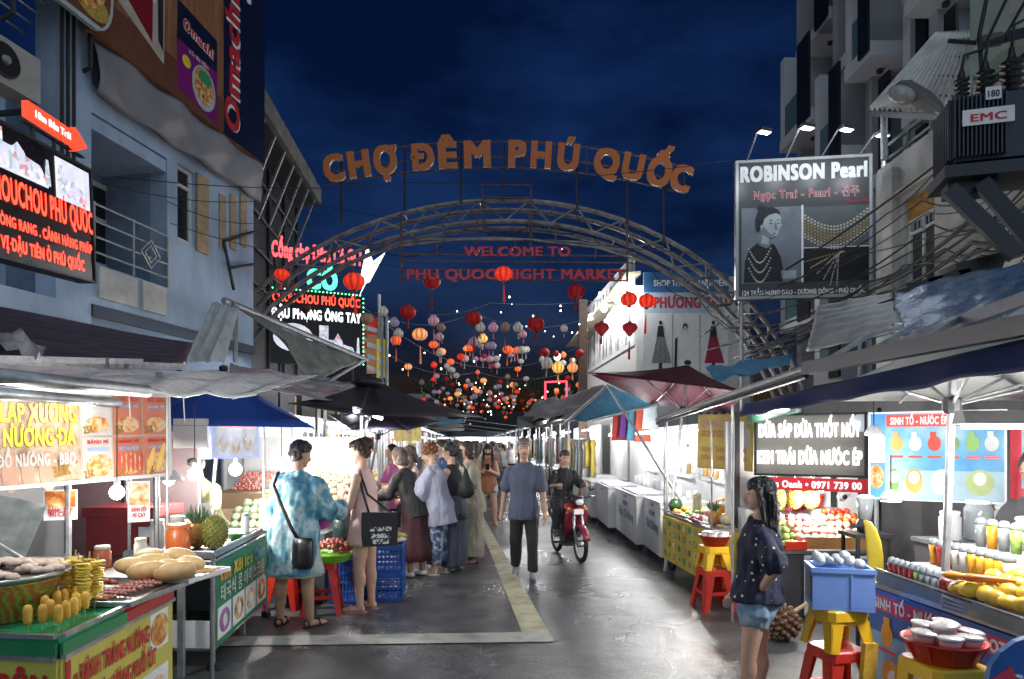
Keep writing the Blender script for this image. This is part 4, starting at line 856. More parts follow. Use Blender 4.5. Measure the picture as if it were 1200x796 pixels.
rc = thing('cooler_box', 'dark red plastic cooler box in the shade behind the menu posts', 'cooler', (-3.15, 5.7, .75)); m_dr = M('dark_red_plastic', (.16, .012, .015), .4)
MB().box((0, 0, .16), (.55, .42, .32)).build('body', m_dr, rc); MB().box((0, 0, .36), (.6, .46, .075)).build('lid', m_dr, rc); MB().box((.2, -.215, .2), (.1, .006, .08)).build('sticker', ink_white, rc)
sh = thing('work_table', 'low steel work table with teal cloth behind the grill cart', 'table', (-3.05, 5.5, 0)); MB().box((.1, -.1, .72), (1.3, 1.2, .05)).build('top', steel, sh)
for dx in (-.5, .7):
  for dy in (-.65, .45): MB().box((dx, dy, .347), (.04, .04, .694)).build('leg', galv, sh)
MB().box((.15, -.72, .752), (.7, .3, .012), R(-4)).build('cloth', M('teal_cloth', (.10, .32, .34), .8), sh); MB().box((-.02, -.95, .752), (.4, .2, .012), R(3)).build('cloth', M('red_cloth', (.5, .05, .06), .8), sh)
bk = thing('stall_backdrop', 'dark maroon sheet wall behind the grill stall', 'partition'); MB().quad4((-4.0, 6.2, 0), (-3.0, 6.6, 0), (-3.0, 6.6, 1.75), (-4.0, 6.2, 1.9), .03).build('sheet', M('maroon_sheet', (.045, .022, .025), .6), bk); MB().quad4((-4.0, 4.6, 0), (-4.0, 6.18, 0), (-4.0, 6.18, 1.9), (-4.0, 4.6, 1.9), .03).build('side_sheet', M('grey_sheet', (.08, .08, .085), .6), bk)

# ================================================================ green ice cream cart
gc = thing('ice_cream_cart', 'green ice cream cart with Korean lettering and open steel shelf', 'food cart')
gA, gB = V((-2.19, 5.0, 0)), V((-2.36, 6.55, 0)); gC, gD = V((-2.86, 5.05, 0)), V((-2.98, 6.6, 0)); GZ = .83
MB().quad4(zz(gA, .16), zz(gB, .16), zz(gB, .78), zz(gA, .78), .02).build('street_panel', M('green_banner', (.03, .24, .13), .4, var=.12), gc)
MB().quad4(zz(gA, GZ), zz(gB, GZ), zz(gD, GZ), zz(gC, GZ), .03).build('counter_top', steel, gc); MB().quad4(zz(gA, .17), zz(gB, .17), zz(gD, .17), zz(gC, .17), .02).build('bottom_shelf', white, gc)
MB().quad4(zz(gB, .16), zz(gD, .16), zz(gD, .78), zz(gB, .78), .02).build('end_panel', galv, gc); MB().quad4(zz(gD, .16), zz(gC, .16), zz(gC, .78), zz(gD, .78), .02).build('back_panel', M('inner_dark', (.05, .06, .06), .5), gc)
MB().quad4(zz(gC, .16), zz(gA, .16), zz(gA, .36), zz(gC, .36), .015).build('front_panel', whitep, gc); MB().quad4(zz(gC, .36)+V((0, .3, 0)), zz(gA, .36)+V((-.05, .3, 0)), zz(gA, .78)+V((-.05, .3, 0)), zz(gC, .78)+V((0, .3, 0)), .012).build('inner_panel', M('smoked_panel', (.05, .065, .06), .3), gc)
for p in (gA, gB, gC, gD):
  MB().tube([zz(p, .06), zz(p, .86)], .018, 8).build('leg', steel, gc); MB().lathe([(.02, 0), (.045, .01), (.045, .05), (.02, .06)], 10, p).build('caster', blackm, gc)
for z in (.15, .79, .86): MB().tube([zz(gC, z), zz(gA, z), zz(gB, z)], .014, 7).build('rail', steel, gc)
Bd = Board('x', None, None, zz(gA, .18)+V((.014, .02, 0)), zz(gB, .18)+V((.014, -.02, 0)), .6, .004, MATS['green_banner'], root=gc)
m_rainbow = [M('letter_orange', (.75, .35, .04), .5), ink_yellow, M('letter_lime', (.45, .6, .1), .5), M('letter_sky', (.2, .5, .75), .5)]
for i, (t, u) in enumerate((('Kem', .14), ('Xôi', .36), ('Ice', .57), ('Cream', .81))): Bd.text(t, u, .74, .105, Bd.w*(.17 if i < 3 else .24), m_rainbow[i], .05)
Bd.text('태국식 콩 아이스크림', .48, .50, .105, Bd.w*.84, ink_white, .02)
for i, u in enumerate((.13, .38, .62, .86)): Bd.rect(u-.11, .04, u+.11, .43, ink_white, 1); Bd.ell(u, .23, .13, .09, (M('berry_print', (.4, .2, .42), .5, var=.6, scale=25), food, food2, food)[i], 2); Bd.ell(u, .23, .05, .05, ink_white, 3)
Bd.done()
m_pine = MP('pineapple_skin', [(.0, (.26, .11, .03)), (.25, (.5, .25, .06)), (.6, (.42, .2, .05))], 'dots', 34, .6, bump=.6, rand=.1); m_leaf = M('pineapple_leaf', (.08, .16, .07), .5, var=.4, scale=12)
def pineapple(label, loc, s=1.0, rz=0):
  t = thing('pineapple', label, 'pineapple', loc, rz); MB().lathe([(.02, 0), (.055, .015), (.07, .07), (.07, .13), (.05, .18), (.02, .195)], 16).build('fruit', m_pine, t, True)
  for i in range(22):
    a = i*2.4; k = .3+.7*i/22; tip = V((math.cos(a)*(.10*(1.15-k)+.02), math.sin(a)*(.10*(1.15-k)+.02), .19+.05+.11*k)); b = V((math.cos(a)*.02, math.sin(a)*.02, .185)); m_ = (b+tip)/2+V((math.cos(a)*.02, math.sin(a)*.02, .012))
    MB().tube([b, m_, tip], [.010, .009, .001], 4, None, .4).build('leaf', m_leaf, t)
  t.scale = (s,)*3; return t
pineapple('whole pineapple standing on the ice cream cart beside the durian', W(231, 645, 5.35)-V((0, 0, .0)), 1.0); bpy.data.objects['pineapple'].location.z = GZ+.016
m_dur = M('durian_skin', (.24, .24, .05), .6, var=.35, scale=20)
def durian(label, loc, s=1.0, r=(.10, .10, .125), hang=0, mat=m_dur):
  t = thing('durian', label, 'durian', loc); mb = MB(); n = 200; mb.ell((0, 0, 0), r, 18, 11)
  for i in range(n):
    z = 1-2*(i+.5)/n; a = i*2.39996; q = math.sqrt(1-z*z); d = V((q*math.cos(a), q*math.sin(a), z)); p = V((d.x*r[0], d.y*r[1], d.z*r[2])); u = d.orthogonal().normalized()*.011; w = d.cross(u)
    mb.add([p+u, p+w, p-u, p-w, p+d*.016], [(0, 1, 4), (1, 2, 4), (2, 3, 4), (3, 0, 4)])
  mb.build('spiny_husk', mat, t); MB().tube([(0, 0, r[2]*.95), (.005, 0, r[2]+.05+hang)], .010, 6).build('stem', m_stick, t); t.scale = (s,)*3; return t
durian('green spiny durian standing on the ice cream cart counter', (XP(252, 5.3), 5.28, GZ+.016+.127))
bw = thing('bowl', 'small green bowl on the ice cream cart counter', 'bowl', (-2.33, 5.75, GZ+.016)); MB().lathe([(.04, 0), (.06, .05), (.065, .06), (.055, .055), (.03, .012)], 18).build('cup', M('green_ceramic', (.08, .28, .08), .3), bw, True)
jar('spray_bottle', 'clear bottle with green cap near the cart end', (-2.36, 6.05, GZ+.016), .032, .19, (m_frost, ink_green), 'bottle'); tray('tray', 'pale pink tray of prepared ice on the ice cream cart', (-2.5, 6.1, GZ+.018), .3, .5, R(6), M('pink_tray', (.7, .5, .48), .4))
c_ = thing('price_card', 'white price card leaning on the pineapple', 'card', W(243, 608, 5.5)); MB().box((0, 0, 0), (.09, .008, .26), R(10), None, MR(R(-12), 4, 'Y')).build('card', whitep, c_)
c_ = thing('price_card', 'grey upright price card at the far cart corner', 'card', (-2.30, 6.35, GZ+.02)); MB().box((0, 0, .15), (.10, .015, .30)).build('card', M('grey_card', (.28, .31, .32), .5), c_)
for (x, y) in ((-2.55, 5.05), (-2.98, 6.5), (-2.36, 6.5), (-2.86, 5.1)): MB().tube([(x, y, .85), (x, y, 2.0)], .012, 7).build('canopy_post', galv, gc)
MB().tube([(-2.71, 5.2, .84), (-2.71, 5.2, 1.42)], .022, 8).build('pvc_pipe', white, gc)
# lit sign box and white panel on the ice cream cart
pL = W(246, 540, 6.2); pR = W(303, 534, 6.9)
B = Board('lightbox_sign', 'small lit sign box with blue edge hanging over the ice cream cart', 'sign', (pL.x, pL.y, 1.52), (pR.x, pR.y, 1.52), .36, .08, M('lightbox', (.62, .64, .66), .4, emit=.25, var=.3, scale=7), M('blue_led_edge', (.3, .35, .8), .4, emit=.7), .018)
B.rect(.2, .82, .9, .96, M('red_glow', (.9, .2, .15), .4, emit=1.2)); B.text('ICE CREAM', .55, .84, .04, B.w*.5, ink_white, .04)
for (u, v) in ((.25, .4), (.5, .35), (.75, .42)): B.ell(u, v, .06, .08, food2); B.ell(u, v+.1, .04, .05, ink_white, 3)
B.done()
c_ = thing('canopy_screen', 'blank white screen at the ice cream cart canopy', 'screen'); pL = W(203, 528, 6.0); MB().bbox((pL.x, 6.0, 1.62), (pL.x+.30, 6.03, 1.88)).build('sheet', white, c_)
# ================================================================ fruit kit
def fruit_proto(name, prof, mat, n=12, leaf=None, squash=1):
  o = MB().lathe(prof, n, (0, 0, 0), None, None, 1, squash).build(name, mat, None, True); o.location = (0, -30, -5); return o
def mf(name, c, **k): return M(name, c, k.pop('rough', .4), var=k.pop('var', .3), scale=k.pop('scale', 14), rand=k.pop('rand', .14), **k)
f_mango_y = fruit_proto('mango', [(.004, -.055), (.028, -.042), (.040, -.005), (.034, .03), (.018, .05), (.004, .056)], mf('mango_yellow', (.78, .52, .06)), 12, squash=.8)
f_mango_g = fruit_proto('mango', [(.004, -.055), (.028, -.042), (.042, -.005), (.036, .03), (.018, .05), (.004, .056)], mf('mango_green', (.22, .32, .07)), 12, squash=.85)
f_round = fruit_proto('apple', [(.006, -.032), (.022, -.034), (.038, -.01), (.039, .01), (.025, .032), (.006, .027)], mf('pink_fruit', (.76, .36, .27), var=.4), 12)
f_dragon = fruit_proto('dragon_fruit', [(.004, -.05), (.03, -.04), (.044, 0), (.036, .035), (.02, .05), (.012, .07), (.002, .075)], mf('dragon_pink', (.55, .08, .14)), 12)
f_orange = fruit_proto('orange', [(.006, -.036), (.026, -.030), (.037, 0), (.026, .030), (.006, .036)], mf('orange_peel', (.72, .26, .03), bump=.2, bscale=120), 12)
f_melon = fruit_proto('melon', [(.01, -.085), (.055, -.065), (.082, 0), (.058, .062), (.01, .084)], mf('melon_skin', (.60, .52, .33), scale=24), 16)
f_greymelon = fruit_proto('guava', [(.006, -.045), (.034, -.036), (.047, 0), (.034, .036), (.006, .046)], mf('guava_skin', (.34, .42, .26), scale=10), 12)
f_pale = fruit_proto('custard_apple', [(.006, -.045), (.034, -.034), (.05, 0), (.036, .036), (.006, .044)], mf('pale_fruit', (.72, .62, .34), scale=18), 12)
f_lime = fruit_proto('lime', [(.003, -.03), (.018, -.022), (.025, 0), (.018, .022), (.003, .03)], mf('lime_skin', (.16, .34, .04)), 10)
f_lychee = fruit_proto('lychee', [(.003, -.017), (.012, -.013), (.017, 0), (.012, .013), (.003, .017)], mf('lychee_skin', (.36, .08, .06), bump=.4, bscale=120), 8)
f_tomato = fruit_proto('tomato', [(.006, -.028), (.026, -.026), (.038, 0), (.026, .024), (.006, .022)], mf('tomato_skin', (.70, .07, .02), rough=.25), 12)
def put(o, loc, label, cat, group, rot=None, s=1):
  c = o.copy(); col.objects.link(c); c.location = loc; c.scale = (s,)*3 if not isinstance(s, tuple) else s
  c.rotation_euler = rot if rot is not None else (random.uniform(0, 3), random.uniform(0, 3), random.uniform(0, 6)); return T(c, label, cat, group)
def pile(o, A, B, C, nu, nv, label, cat, group, jit=.012, s=1.0, lie=False, bulge=0):
  """rows of fruit on a slope: A near-left, B near-right, C far-left"""
  A, B, C = Vector(A), Vector(B), Vector(C)
  for j in range(nv):
    for i in range(nu):
      u = (i+.5*(j % 2))/max(nu-.5, 1); v = j/max(nv-1, 1); p = A+(B-A)*u+(C-A)*v+V((random.uniform(-jit, jit), random.uniform(-jit, jit), random.uniform(-jit, jit)*.4+bulge*4*u*(1-u)))
      rot = (R(90)+random.uniform(-.25, .25), random.uniform(0, 6), random.uniform(-.5, .5)) if lie else None
      lb = label+', %s in the %s row' % (ORD[i], ORD[j]); put(o, p, lb if len(lb.split()) < 17 else label, cat, group, rot, s*random.uniform(.9, 1.1))
# ---- left fruit stall behind the two shoppers
fs = thing('fruit_stand', 'stepped fruit stand behind the shopper in tie-dye', 'market stand', (0, 0, 0))
MB().bbox((-3.6, 7.1, .0), (-1.95, 9.0, .72)).build('table', M('stand_dark', (.06, .06, .07), .7), fs)
MB().bbox((-3.6, 7.5, .722), (-2.15, 9.0, .90)).build('step', M('stand_wood', (.25, .17, .1), .8), fs); MB().bbox((-3.6, 8.0, .902), (-2.3, 9.0, 1.08)).build('step', MATS['stand_wood'], fs)
MB().bbox((-3.8, 9.1, 0), (-2.0, 9.15, 1.75)).build('back_panel', M('bright_backing', (.5, .5, .5), .6), fs)  # pale panel standing in for the blown-out light behind the fruit
for x in (-3.55, -2.0): MB().tube([(x, 9.05, 0), (x, 9.05, 2.1)], .02, 6).build('post', galv, fs)
pile(f_lychee, (-3.30, 8.05, 1.13), (-2.95, 8.05, 1.13), (-3.30, 8.45, 1.30), 9, 8, 'small red lychee on the left fruit stand', 'lychee', 'lychees on the left fruit stand', .012)
pile(f_greymelon, (-3.05, 7.30, .80), (-2.55, 7.30, .80), (-3.05, 7.75, .98), 6, 4, 'grey-green guava in the lower tray of the left fruit stand', 'guava', 'guavas on the left fruit stand')
pile(f_mango_y, (-2.90, 7.85, .98), (-2.35, 7.85, .98), (-2.90, 8.3, 1.2), 7, 5, 'yellow mango heaped on the left fruit stand steps', 'mango', 'yellow mangoes on the left fruit stand', lie=True)
pile(f_pale, (-2.45, 8.05, 1.10), (-2.05, 8.05, 1.0), (-2.45, 8.6, 1.34), 5, 5, 'pale custard apple at the bright end of the left fruit stand', 'custard apple', 'custard apples on the left fruit stand')
pile(f_orange, (-2.60, 7.15, .77), (-2.35, 7.15, .77), (-2.60, 7.28, .80), 4, 2, 'orange at the low front corner of the left fruit stand', 'orange', 'oranges on the left fruit stand')
pile(f_lime, (-2.52, 7.40, .84), (-2.30, 7.40, .84), (-2.52, 7.6, .93), 5, 3, 'green lime beside the guavas on the left fruit stand', 'lime', 'limes on the left fruit stand')
pile(f_round, (-2.05, 7.9, .95), (-1.70, 7.9, .90), (-2.05, 8.5, 1.15), 6, 4, 'pale pink apple between the two shoppers', 'apple', 'apples between the shoppers')
bulb_lamp(400, 540, 8.6, 'bright bulb glowing between the two shoppers', 20, .06, top=2.05); bulb_lamp(330, 545, 8.0, 'bright bulb behind the shopper in tie-dye', 20, .05, top=2.0)
# shopping baskets, crates, stool
def stool(label, loc, rz, mat, name='plastic_stool', group=None, h=.45, top=.26, bot=.36):
  t = thing(name, label, 'stool', loc, rz, group); a, b = top/2, bot/2
  mb = MB(); mb.loft([[(x*k, y*k, z) for x, y in ((-a, -a+.03), (-a+.03, -a), (a-.03, -a), (a, -a+.03), (a, a-.03), (a-.03, a), (-a+.03, a), (-a, a-.03))] for k, z in ((1.06, h-.06), (1.02, h-.008), (.96, h))]); mb.build('seat', mat, t)
  for sx in (-1, 1):
    for sy in (-1, 1):
      mb = MB(); T_, B_ = V((sx*a*.99, sy*a*.99, h-.062)), V((sx*b, sy*b, 0)); w0, w1 = .085, .06; th = .012
      for dx, dy in ((1, 0), (0, 1)):
        d = V((-sx*dx, -sy*dy, 0)); n_ = V((-sx*dy, -sy*dx, 0))*th
        vs = [T_, T_+d*w0, T_+d*w0+n_, T_+n_, B_, B_+d*w1, B_+d*w1+n_, B_+n_]; mb.add(vs, [(0, 1, 2, 3), (7, 6, 5, 4), (0, 4, 5, 1), (1, 5, 6, 2), (2, 6, 7, 3), (3, 7, 4, 0)])
      mb.build('leg', mat, t)
  for (ax, s_) in ((0, -1), (0, 1), (1, -1), (1, 1)):
    for z in (.17,):
      k = b+(a-b)*z/(h-.06)-.012; p0 = V((-k, s_*k, z)) if ax == 0 else V((s_*k, -k, z)); p1 = V((k, s_*k, z)) if ax == 0 else V((s_*k, k, z)); MB().bar(p0, p1, .012, .035).build('rung', mat, t)
  return t
sp = V((XP(378, 6.75), 6.75, 0)); stool('red plastic stool under the green basket', sp, R(12), redp, h=.50, top=.28, bot=.40)
stool('second red plastic stool half hidden behind the tie-dye shopper', (sp.x-.42, 6.95, 0), R(-6), redp, h=.40)
def basket(name, label, loc, r, h, mat, cat='basket'):
  t = thing(name, label, cat, loc); MB().lathe([(r*.75, 0), (r*.8, .004), (r*.98, h), (r, h), (r*1.04, h+.006), (r*.98, h+.012)], 26).build('bowl', mat, t, True)
  for k in range(3): MB().tube([(math.cos(a)*r*(.84+.07*k), math.sin(a)*r*(.84+.07*k), h*(.25+.28*k)) for a in [2*math.pi*i/26 for i in range(27)]], .005, 4).build('hoop', mat, t)
  return t
basket('basket', 'lime green plastic basket of dark red fruit on the stool', (sp.x+.06, 6.72, .508), .25, .07, M('lime_plastic', (.25, .62, .05), .4, trl=.15))
pile(f_lychee, (sp.x-.12, 6.62, .59), (sp.x+.24, 6.62, .59), (sp.x-.10, 6.88, .62), 9, 5, 'dark red rambutan heaped in the lime green basket', 'rambutan', 'rambutans in the green basket', .015, 1.5, bulge=.07)
def crate(label, loc, rz, sx, sy, h, mat):
  t = thing('plastic_crate', label, 'crate', loc, rz); MB().box((0, 0, .012), (sx, sy, .02)).build('floor', mat, t)
  for (L, ax, s_) in ((sx, 0, -1), (sx, 0, 1), (sy, 1, -1), (sy, 1, 1)):
    mb = MB(); o_ = (sy if ax == 0 else sx)/2*s_; f = lambda u, z: ((u, o_, z) if ax == 0 else (o_, u, z)); n = 8
    for k in range(n+1): u = -L/2+L*k/n; mb.bar(f(u, .023), f(u, h-.03), .014, .014)
    for k in range(5): z = .03+(h-.07)*k/4; mb.bar(f(-L/2, z), f(L/2, z), .012, .022)
    mb.build('lattice_wall', mat, t); mb = MB(); mb.bar(f(-L/2-.006, h-.015), f(L/2+.006, h-.015), .024, .04); mb.build('rim', mat, t)
  return t
pc = V((XP(453, 7.35), 7.35, 0)); crate('blue lattice crate, lower of the stack beside the woman in pink', (pc.x, 7.4, 0), R(4), .34, .42, .29, bluep); crate('blue lattice crate on top of the stack beside the woman in pink', (pc.x, 7.4, .295), R(4), .34, .42, .29, bluep)
crate('blue crate behind the red stool and the woman in pink', (XP(408, 7.2), 7.25, 0), R(-4), .30, .40, .46, bluep)
tr = thing('banana_tray', 'round grey tray of green bananas on the blue crates', 'tray', (pc.x-.02, 7.38, .592)); MB().lathe([(.18, 0), (.22, .03), (.235, .035), (.21, .02)], 26).build('dish', M('tray_grey', (.32, .32, .30), .5), tr, True)
m_ban = mf('green_banana', (.46, .46, .07)); bp_ = MB().tube([(-.07, 0, .03), (-.04, 0, .008), (0, 0, 0), (.04, 0, .008), (.07, 0, .03)], [.004, .014, .017, .014, .004], 7).build('banana', m_ban, None, True, (0, -30, -5))
for i in range(36): a, r_ = random.uniform(0, 6.28), .17*math.sqrt(random.random()); put(bp_, (pc.x-.02+r_*math.cos(a), 7.38+r_*math.sin(a), .635+.05*(1-r_/.2)+random.uniform(0, .02)), 'small green banana heaped on the round grey tray', 'banana', 'bananas on the grey tray', (random.uniform(-.5, .5), random.uniform(-.5, .5), a))
bag = thing('plastic_bag', 'dark green shopping bag hanging between the two shoppers', 'bag', (XP(402, 6.95), 6.95, 0)); MB().loft([[(x*k, y*k*.5, z) for x, y in ((-.09, -.09), (.09, -.09), (.1, .09), (-.1, .09))] for k, z in ((.8, .62), (1.05, .7), (1, .85), (.6, .98))]).build('sack', M('dark_green_bag', (.02, .05, .045), .4, bump=.8, bscale=12), bag, True); MB().tube([(-.03, 0, .97), (0, 0, 1.08), (.03, 0, .97)], .008, 5).build('handle', blackm, bag)
# ================================================================ right: awning edge, tarps
XG = 1.95
gt = thing('awning_roof', 'long awning roof with metal gutter and navy valance over the right stalls', 'awning')
G0 = W(770, 492, 9.2); G1 = W(945, 430, 5.05); G1.x = XP(945, 4.75); G1 = W(945, 432, 4.7); G2 = W(1215, 379, 2.75)
MB().tube([G0, G1], .028, 10).build('gutter_pipe', galv, gt); MB().tube([G0-V((0, 0, .05)), G1-V((0, 0, .05))], .02, 8).build('lower_pipe', darkmetal, gt)
mb = MB(); mb.bar(G1, G2, .07, .085); mb.build('gutter', M('gutter_grey', (.14, .14, .15), .45, .4), gt)
U1, U2 = W(1060, 402, 4.1), W(1215, 346, 2.95); MB().bar(U1, U2, .05, .06).build('upper_beam', M('lilac_grey', (.26, .26, .31), .5, .2), gt)
for t_ in (.15, .4, .65, .9): p = G1.lerp(G2, t_); MB().bar(p+V((0, 0, .03)), p+V((.35, .1, .22)), .02, .03).build('clip', galv, gt)
def val(u, v):
  a = W(868, 474, 5.9).lerp(W(1215, 392, 2.75), u); b = W(866, 489, 5.8).lerp(W(1215, 431, 2.70), u); a += V((.03, 0, 0)); p = a.lerp(b, v); p.x += .02*math.sin(u*19)*v; p.z += .008*math.sin(u*31)*v; return p
MB().sheet(val, 60, 6, .006).build('navy_valance', M('navy_canvas', (.006, .018, .085), .65, var=.2, scale=4), gt, True)
def v2(u, v): p = W(876, 484, 6.2).lerp(W(940, 468, 5.4), u)-V((0, 0, .10*v)); return p
MB().sheet(v2, 8, 3, .006).build('green_valance', M('green_canvas', (.008, .05, .03), .65), gt, True)
m_sheetg = M('grey_roof_sheet', (.36, .38, .38), .4, .1, var=.35, scale=4, trl=.12)
def rs1(u, v): p = W(945, 412, 6.0).lerp(W(1060, 386, 4.6), u).lerp(W(958, 360, 8.0).lerp(W(1046, 344, 6.8), u), v); p.z += .018*math.sin(v*40)+.02*noise.noise(V((u*5, v*3, 1))); return p
MB().sheet(rs1, 18, 50, .006).build('corrugated_sheet', m_sheetg, gt, True)
m_foil = M('blue_foil_tarp', (.10, .20, .36), .28, .25, var=.45, scale=7, bump=1, bscale=9)
def rs2(u, v): p = W(1044, 398, 4.8).lerp(W(1225, 372, 3.2), u).lerp(W(1050, 338, 6.6).lerp(W(1225, 306, 5.3), u), v); p.z += .03*abs(math.sin(v*9))+.03*noise.noise(V((u*6, v*4, 3))); return p
MB().sheet(rs2, 30, 30, .006).build('blue_foil_sheet', m_foil, gt, True)
for p in ((2.05, 6.35), (2.02, 8.9)): MB().tube([(p[0], p[1], 0), (p[0], p[1], 2.02)], .013, 8).build('post', galv, gt)
for i, (px, py, r_) in enumerate(((1060, 352, 17), (1083, 334, 22), (1112, 326, 26), (1148, 308, 30))):
  p = W(px, py-6, 6.2); k = r_*6.2/800; mb = MB(); mb.prism([(k*math.cos(R(a)), k*.95*math.sin(R(a))) for a in range(180, 361, 15)], MT(p) @ MR(R(-14), 4, 'Y'), .25)
  T(mb.build('rolled_sheet', blackm), ('small black half-round roll lowest on the foil roof', 'black half-round roll second up the foil roof', 'black half-round roll third up the foil roof', 'largest black half-round roll beneath the transformer arm')[i], 'roll')
# light blue tarps
m_ltblue = M('light_blue_tarp', (.12, .34, .52), .5, var=.2, scale=5, trl=.35)
tarp_thing('blue_tarpaulin', 'light blue tarpaulin strip behind the maroon parasol', crumple(W(826, 432, 10.6), W(930, 414, 11.6), W(925, 428, 10.2), W(838, 447, 9.8), .06, 4.2), 18, 8, m_ltblue)
tarp_thing('blue_tarpaulin', 'pale blue peaked tarpaulin over the clothes stalls', crumple(W(712, 452, 11.5), W(772, 474, 11.0), W(690, 494, 13.0), W(668, 492, 13.5), .03, 6.2), 18, 10, m_ltblue, poles=((W(712, 452, 11.5), W(806, 600, 9.6), .022), (W(660, 498, 13.6), W(712, 452, 11.5), .03), (W(690, 494, 13.0), W(770, 474, 11.0), .022)))
tarp_thing('grey_tarpaulin', 'long grey tarpaulin roof running back along the clothes stalls', crumple(W(612, 490, 24), W(700, 494, 13.2), W(712, 452, 14.5), W(632, 468, 25), .12, 7.7, .05), 26, 12, M('worn_grey_tarp', (.13, .13, .13), .5, var=.4, scale=3, trl=.08))
# maroon parasol
m_mar = M('maroon_canvas', (.12, .012, .03), .6, var=.15, scale=3, trl=.42)
mp_ = parasol('parasol', 'square maroon parasol with pale ribs over the yellow fruit cart', W(806, 428, 9.2), [W(688, 437, 8.5), W(872, 459, 8.1), W(856, 484, 10.8), W(764, 474, 11.2)], m_mar, rib=steel, pole=(XP(779, 8.9), 8.9, 0), runner=.62, sag=.03)
# white parasol over the juice stall
m_pw = M('white_canvas', (.72, .72, .68), .6, var=.06, scale=3, trl=.3)
parasol('parasol', 'white parasol with steel ribs over the juice stall', (2.56, 3.95, 2.30), [(2.10, 2.85, 1.985), (2.10, 5.05, 1.975), (2.9, 5.1, 1.98), (3.9, 5.05, 1.985), (3.95, 3.9, 2.0), (3.9, 2.85, 1.985)], m_pw, rib=steel, pole=(2.43, 3.88, 0), runner=.42, sag=.02)
# ================================================================ yellow fruit cart
yc = thing('fruit_cart', 'yellow patterned fruit cart on wheels under the maroon parasol', 'food cart')
yA, yB = V((2.12, 7.25, 0)), V((2.0, 8.97, 0)); yC, yD = yA+V((.75, .03, 0)), yB+V((.75, .03, 0)); m_yc = M('cart_yellow', (.56, .42, .05), .45, var=.15)
def four(c, z0, z1, mats, parent, A, B, C, D, th=.02):
  for nm, p, q, m_ in (('side_panel', B, A, mats), ('front_panel', A, C, mats), ('back_panel', C, D, mats), ('end_panel', D, B, mats)): MB().quad4(zz(p, z0), zz(q, z0), zz(q, z1), zz(p, z1), th).build(nm, m_, parent)
four(yc, .16, .72, m_yc, yc, yA, yB, yC, yD)
MB().quad4(zz(yA, .74), zz(yC, .74), zz(yD, .74), zz(yB, .74), .03).build('top', steel, yc)
B = Board('x', None, None, zz(yB, .18)-V((.014, 0, 0)), zz(yA, .18)-V((.014, 0, 0)), .54, .004, m_yc, root=yc)
m_pic = [ink_green, M('pic_grey', (.3, .33, .3), .5), M('pic_olive', (.25, .22, .05), .5), M('pic_cream', (.6, .55, .4), .5)]
for i in range(9):
  for j in range(4): u, v = (i+.5)/9, (j+.55)/4.1; B.ell(u, v, .055, .042, m_pic[(i+j) % 4], 2, 12); B.ell(u+.01, v, .025, .028, m_pic[(i+2*j+1) % 4], 3, 8)
B.done()
for p in (yA+V((.1, .1, 0)), yB+V((.08, -.12, 0)), yC+V((-.1, .1, 0)), yD+V((-.1, -.1, 0))): w_ = MB().lathe([(.03, -.025), (.085, -.025), (.095, 0), (.085, .025), (.03, .025)], 16, (p.x, p.y, .096), None, MR(R(90), 4, 'Y')).build('wheel', blackm, yc, True)
for p in (yA, yB): MB().tube([zz(p, .75), zz(p, 1.9)], .010, 7).build('post', steel, yc)
MB().tube([zz(yB, .80)+V((-.03, 0, 0)), zz(yA, .80)+V((-.03, 0, 0))], .010, 6).build('rail', steel, yc)
put(f_melon, (2.12, 8.85, .86), 'dark round watermelon at the far end of the yellow cart', 'watermelon', None, (0, .2, 0), 1.15); recolor(bpy.data.objects[col.objects[-1].name], M('watermelon_skin', (.02, .06, .02), .3, var=.5, scale=8))
pile(f_orange, (2.08, 8.45, .80), (2.08, 8.72, .80), (2.32, 8.45, .85), 4, 3, 'orange beside the watermelon on the yellow cart', 'orange', 'oranges on the yellow cart'); pile(f_lime, (2.08, 8.15, .79), (2.08, 8.40, .79), (2.3, 8.15, .86), 5, 4, 'green lime on the street edge of the yellow cart', 'lime', 'limes on the yellow cart')
pile(f_round, (2.16, 7.9, .80), (2.16, 8.12, .80), (2.4, 7.9, .9), 3, 3, 'pink apple in the middle of the yellow cart', 'apple', 'apples on the yellow cart'); pile(f_dragon, (2.1, 7.72, .80), (2.1, 7.86, .8), (2.3, 7.72, .84), 2, 2, 'pink dragon fruit on the yellow cart', 'dragon fruit', 'dragon fruit on the yellow cart')
pile(f_melon, (2.30, 7.32, .85), (2.62, 7.32, .85), (2.34, 7.62, 1.0), 2, 2, 'netted melon stacked at the near end of the yellow cart', 'melon', 'melons on the yellow cart', s=.95)
jar('juice_jar', 'tall jar of orange juice on the yellow cart', (2.38, 7.75, .757), .05, .22, (M('orange_juice', (.8, .36, .02), .2, trl=.3), whitep)); pineapple('pineapple lying upright behind melons on the yellow cart', (2.22, 7.52, .757), .85)
c_ = thing('price_card', 'speckled price card standing among fruit on the yellow cart', 'card', (2.25, 8.3, .76)); MB().box((0, 0, .15), (.10, .01, .28)).build('card', M('card_cream', (.6, .55, .4), .6, var=.4, scale=30), c_)
bulb_lamp(806, 530, 8.4, 'lamp glowing behind the torn yellow banner', 40, .05, top=2.2)
stool('red plastic stool under a yellow one beside the yellow cart', (XP(836, 6.9), 6.9, 0), R(8), redp, h=.40); stool('yellow plastic stool stacked on a red one beside the yellow cart', (XP(836, 6.9), 6.9, .40), R(8), yellowp, h=.23, top=.24, bot=.29)
rb = thing('basin', 'red plastic basin of small cups on the yellow stool by the fruit cart', 'basin', (XP(838, 6.9), 6.9, .632)); MB().lathe([(.11, 0), (.15, .10), (.165, .105), (.14, .09)], 22).build('bowl', redp, rb, True)
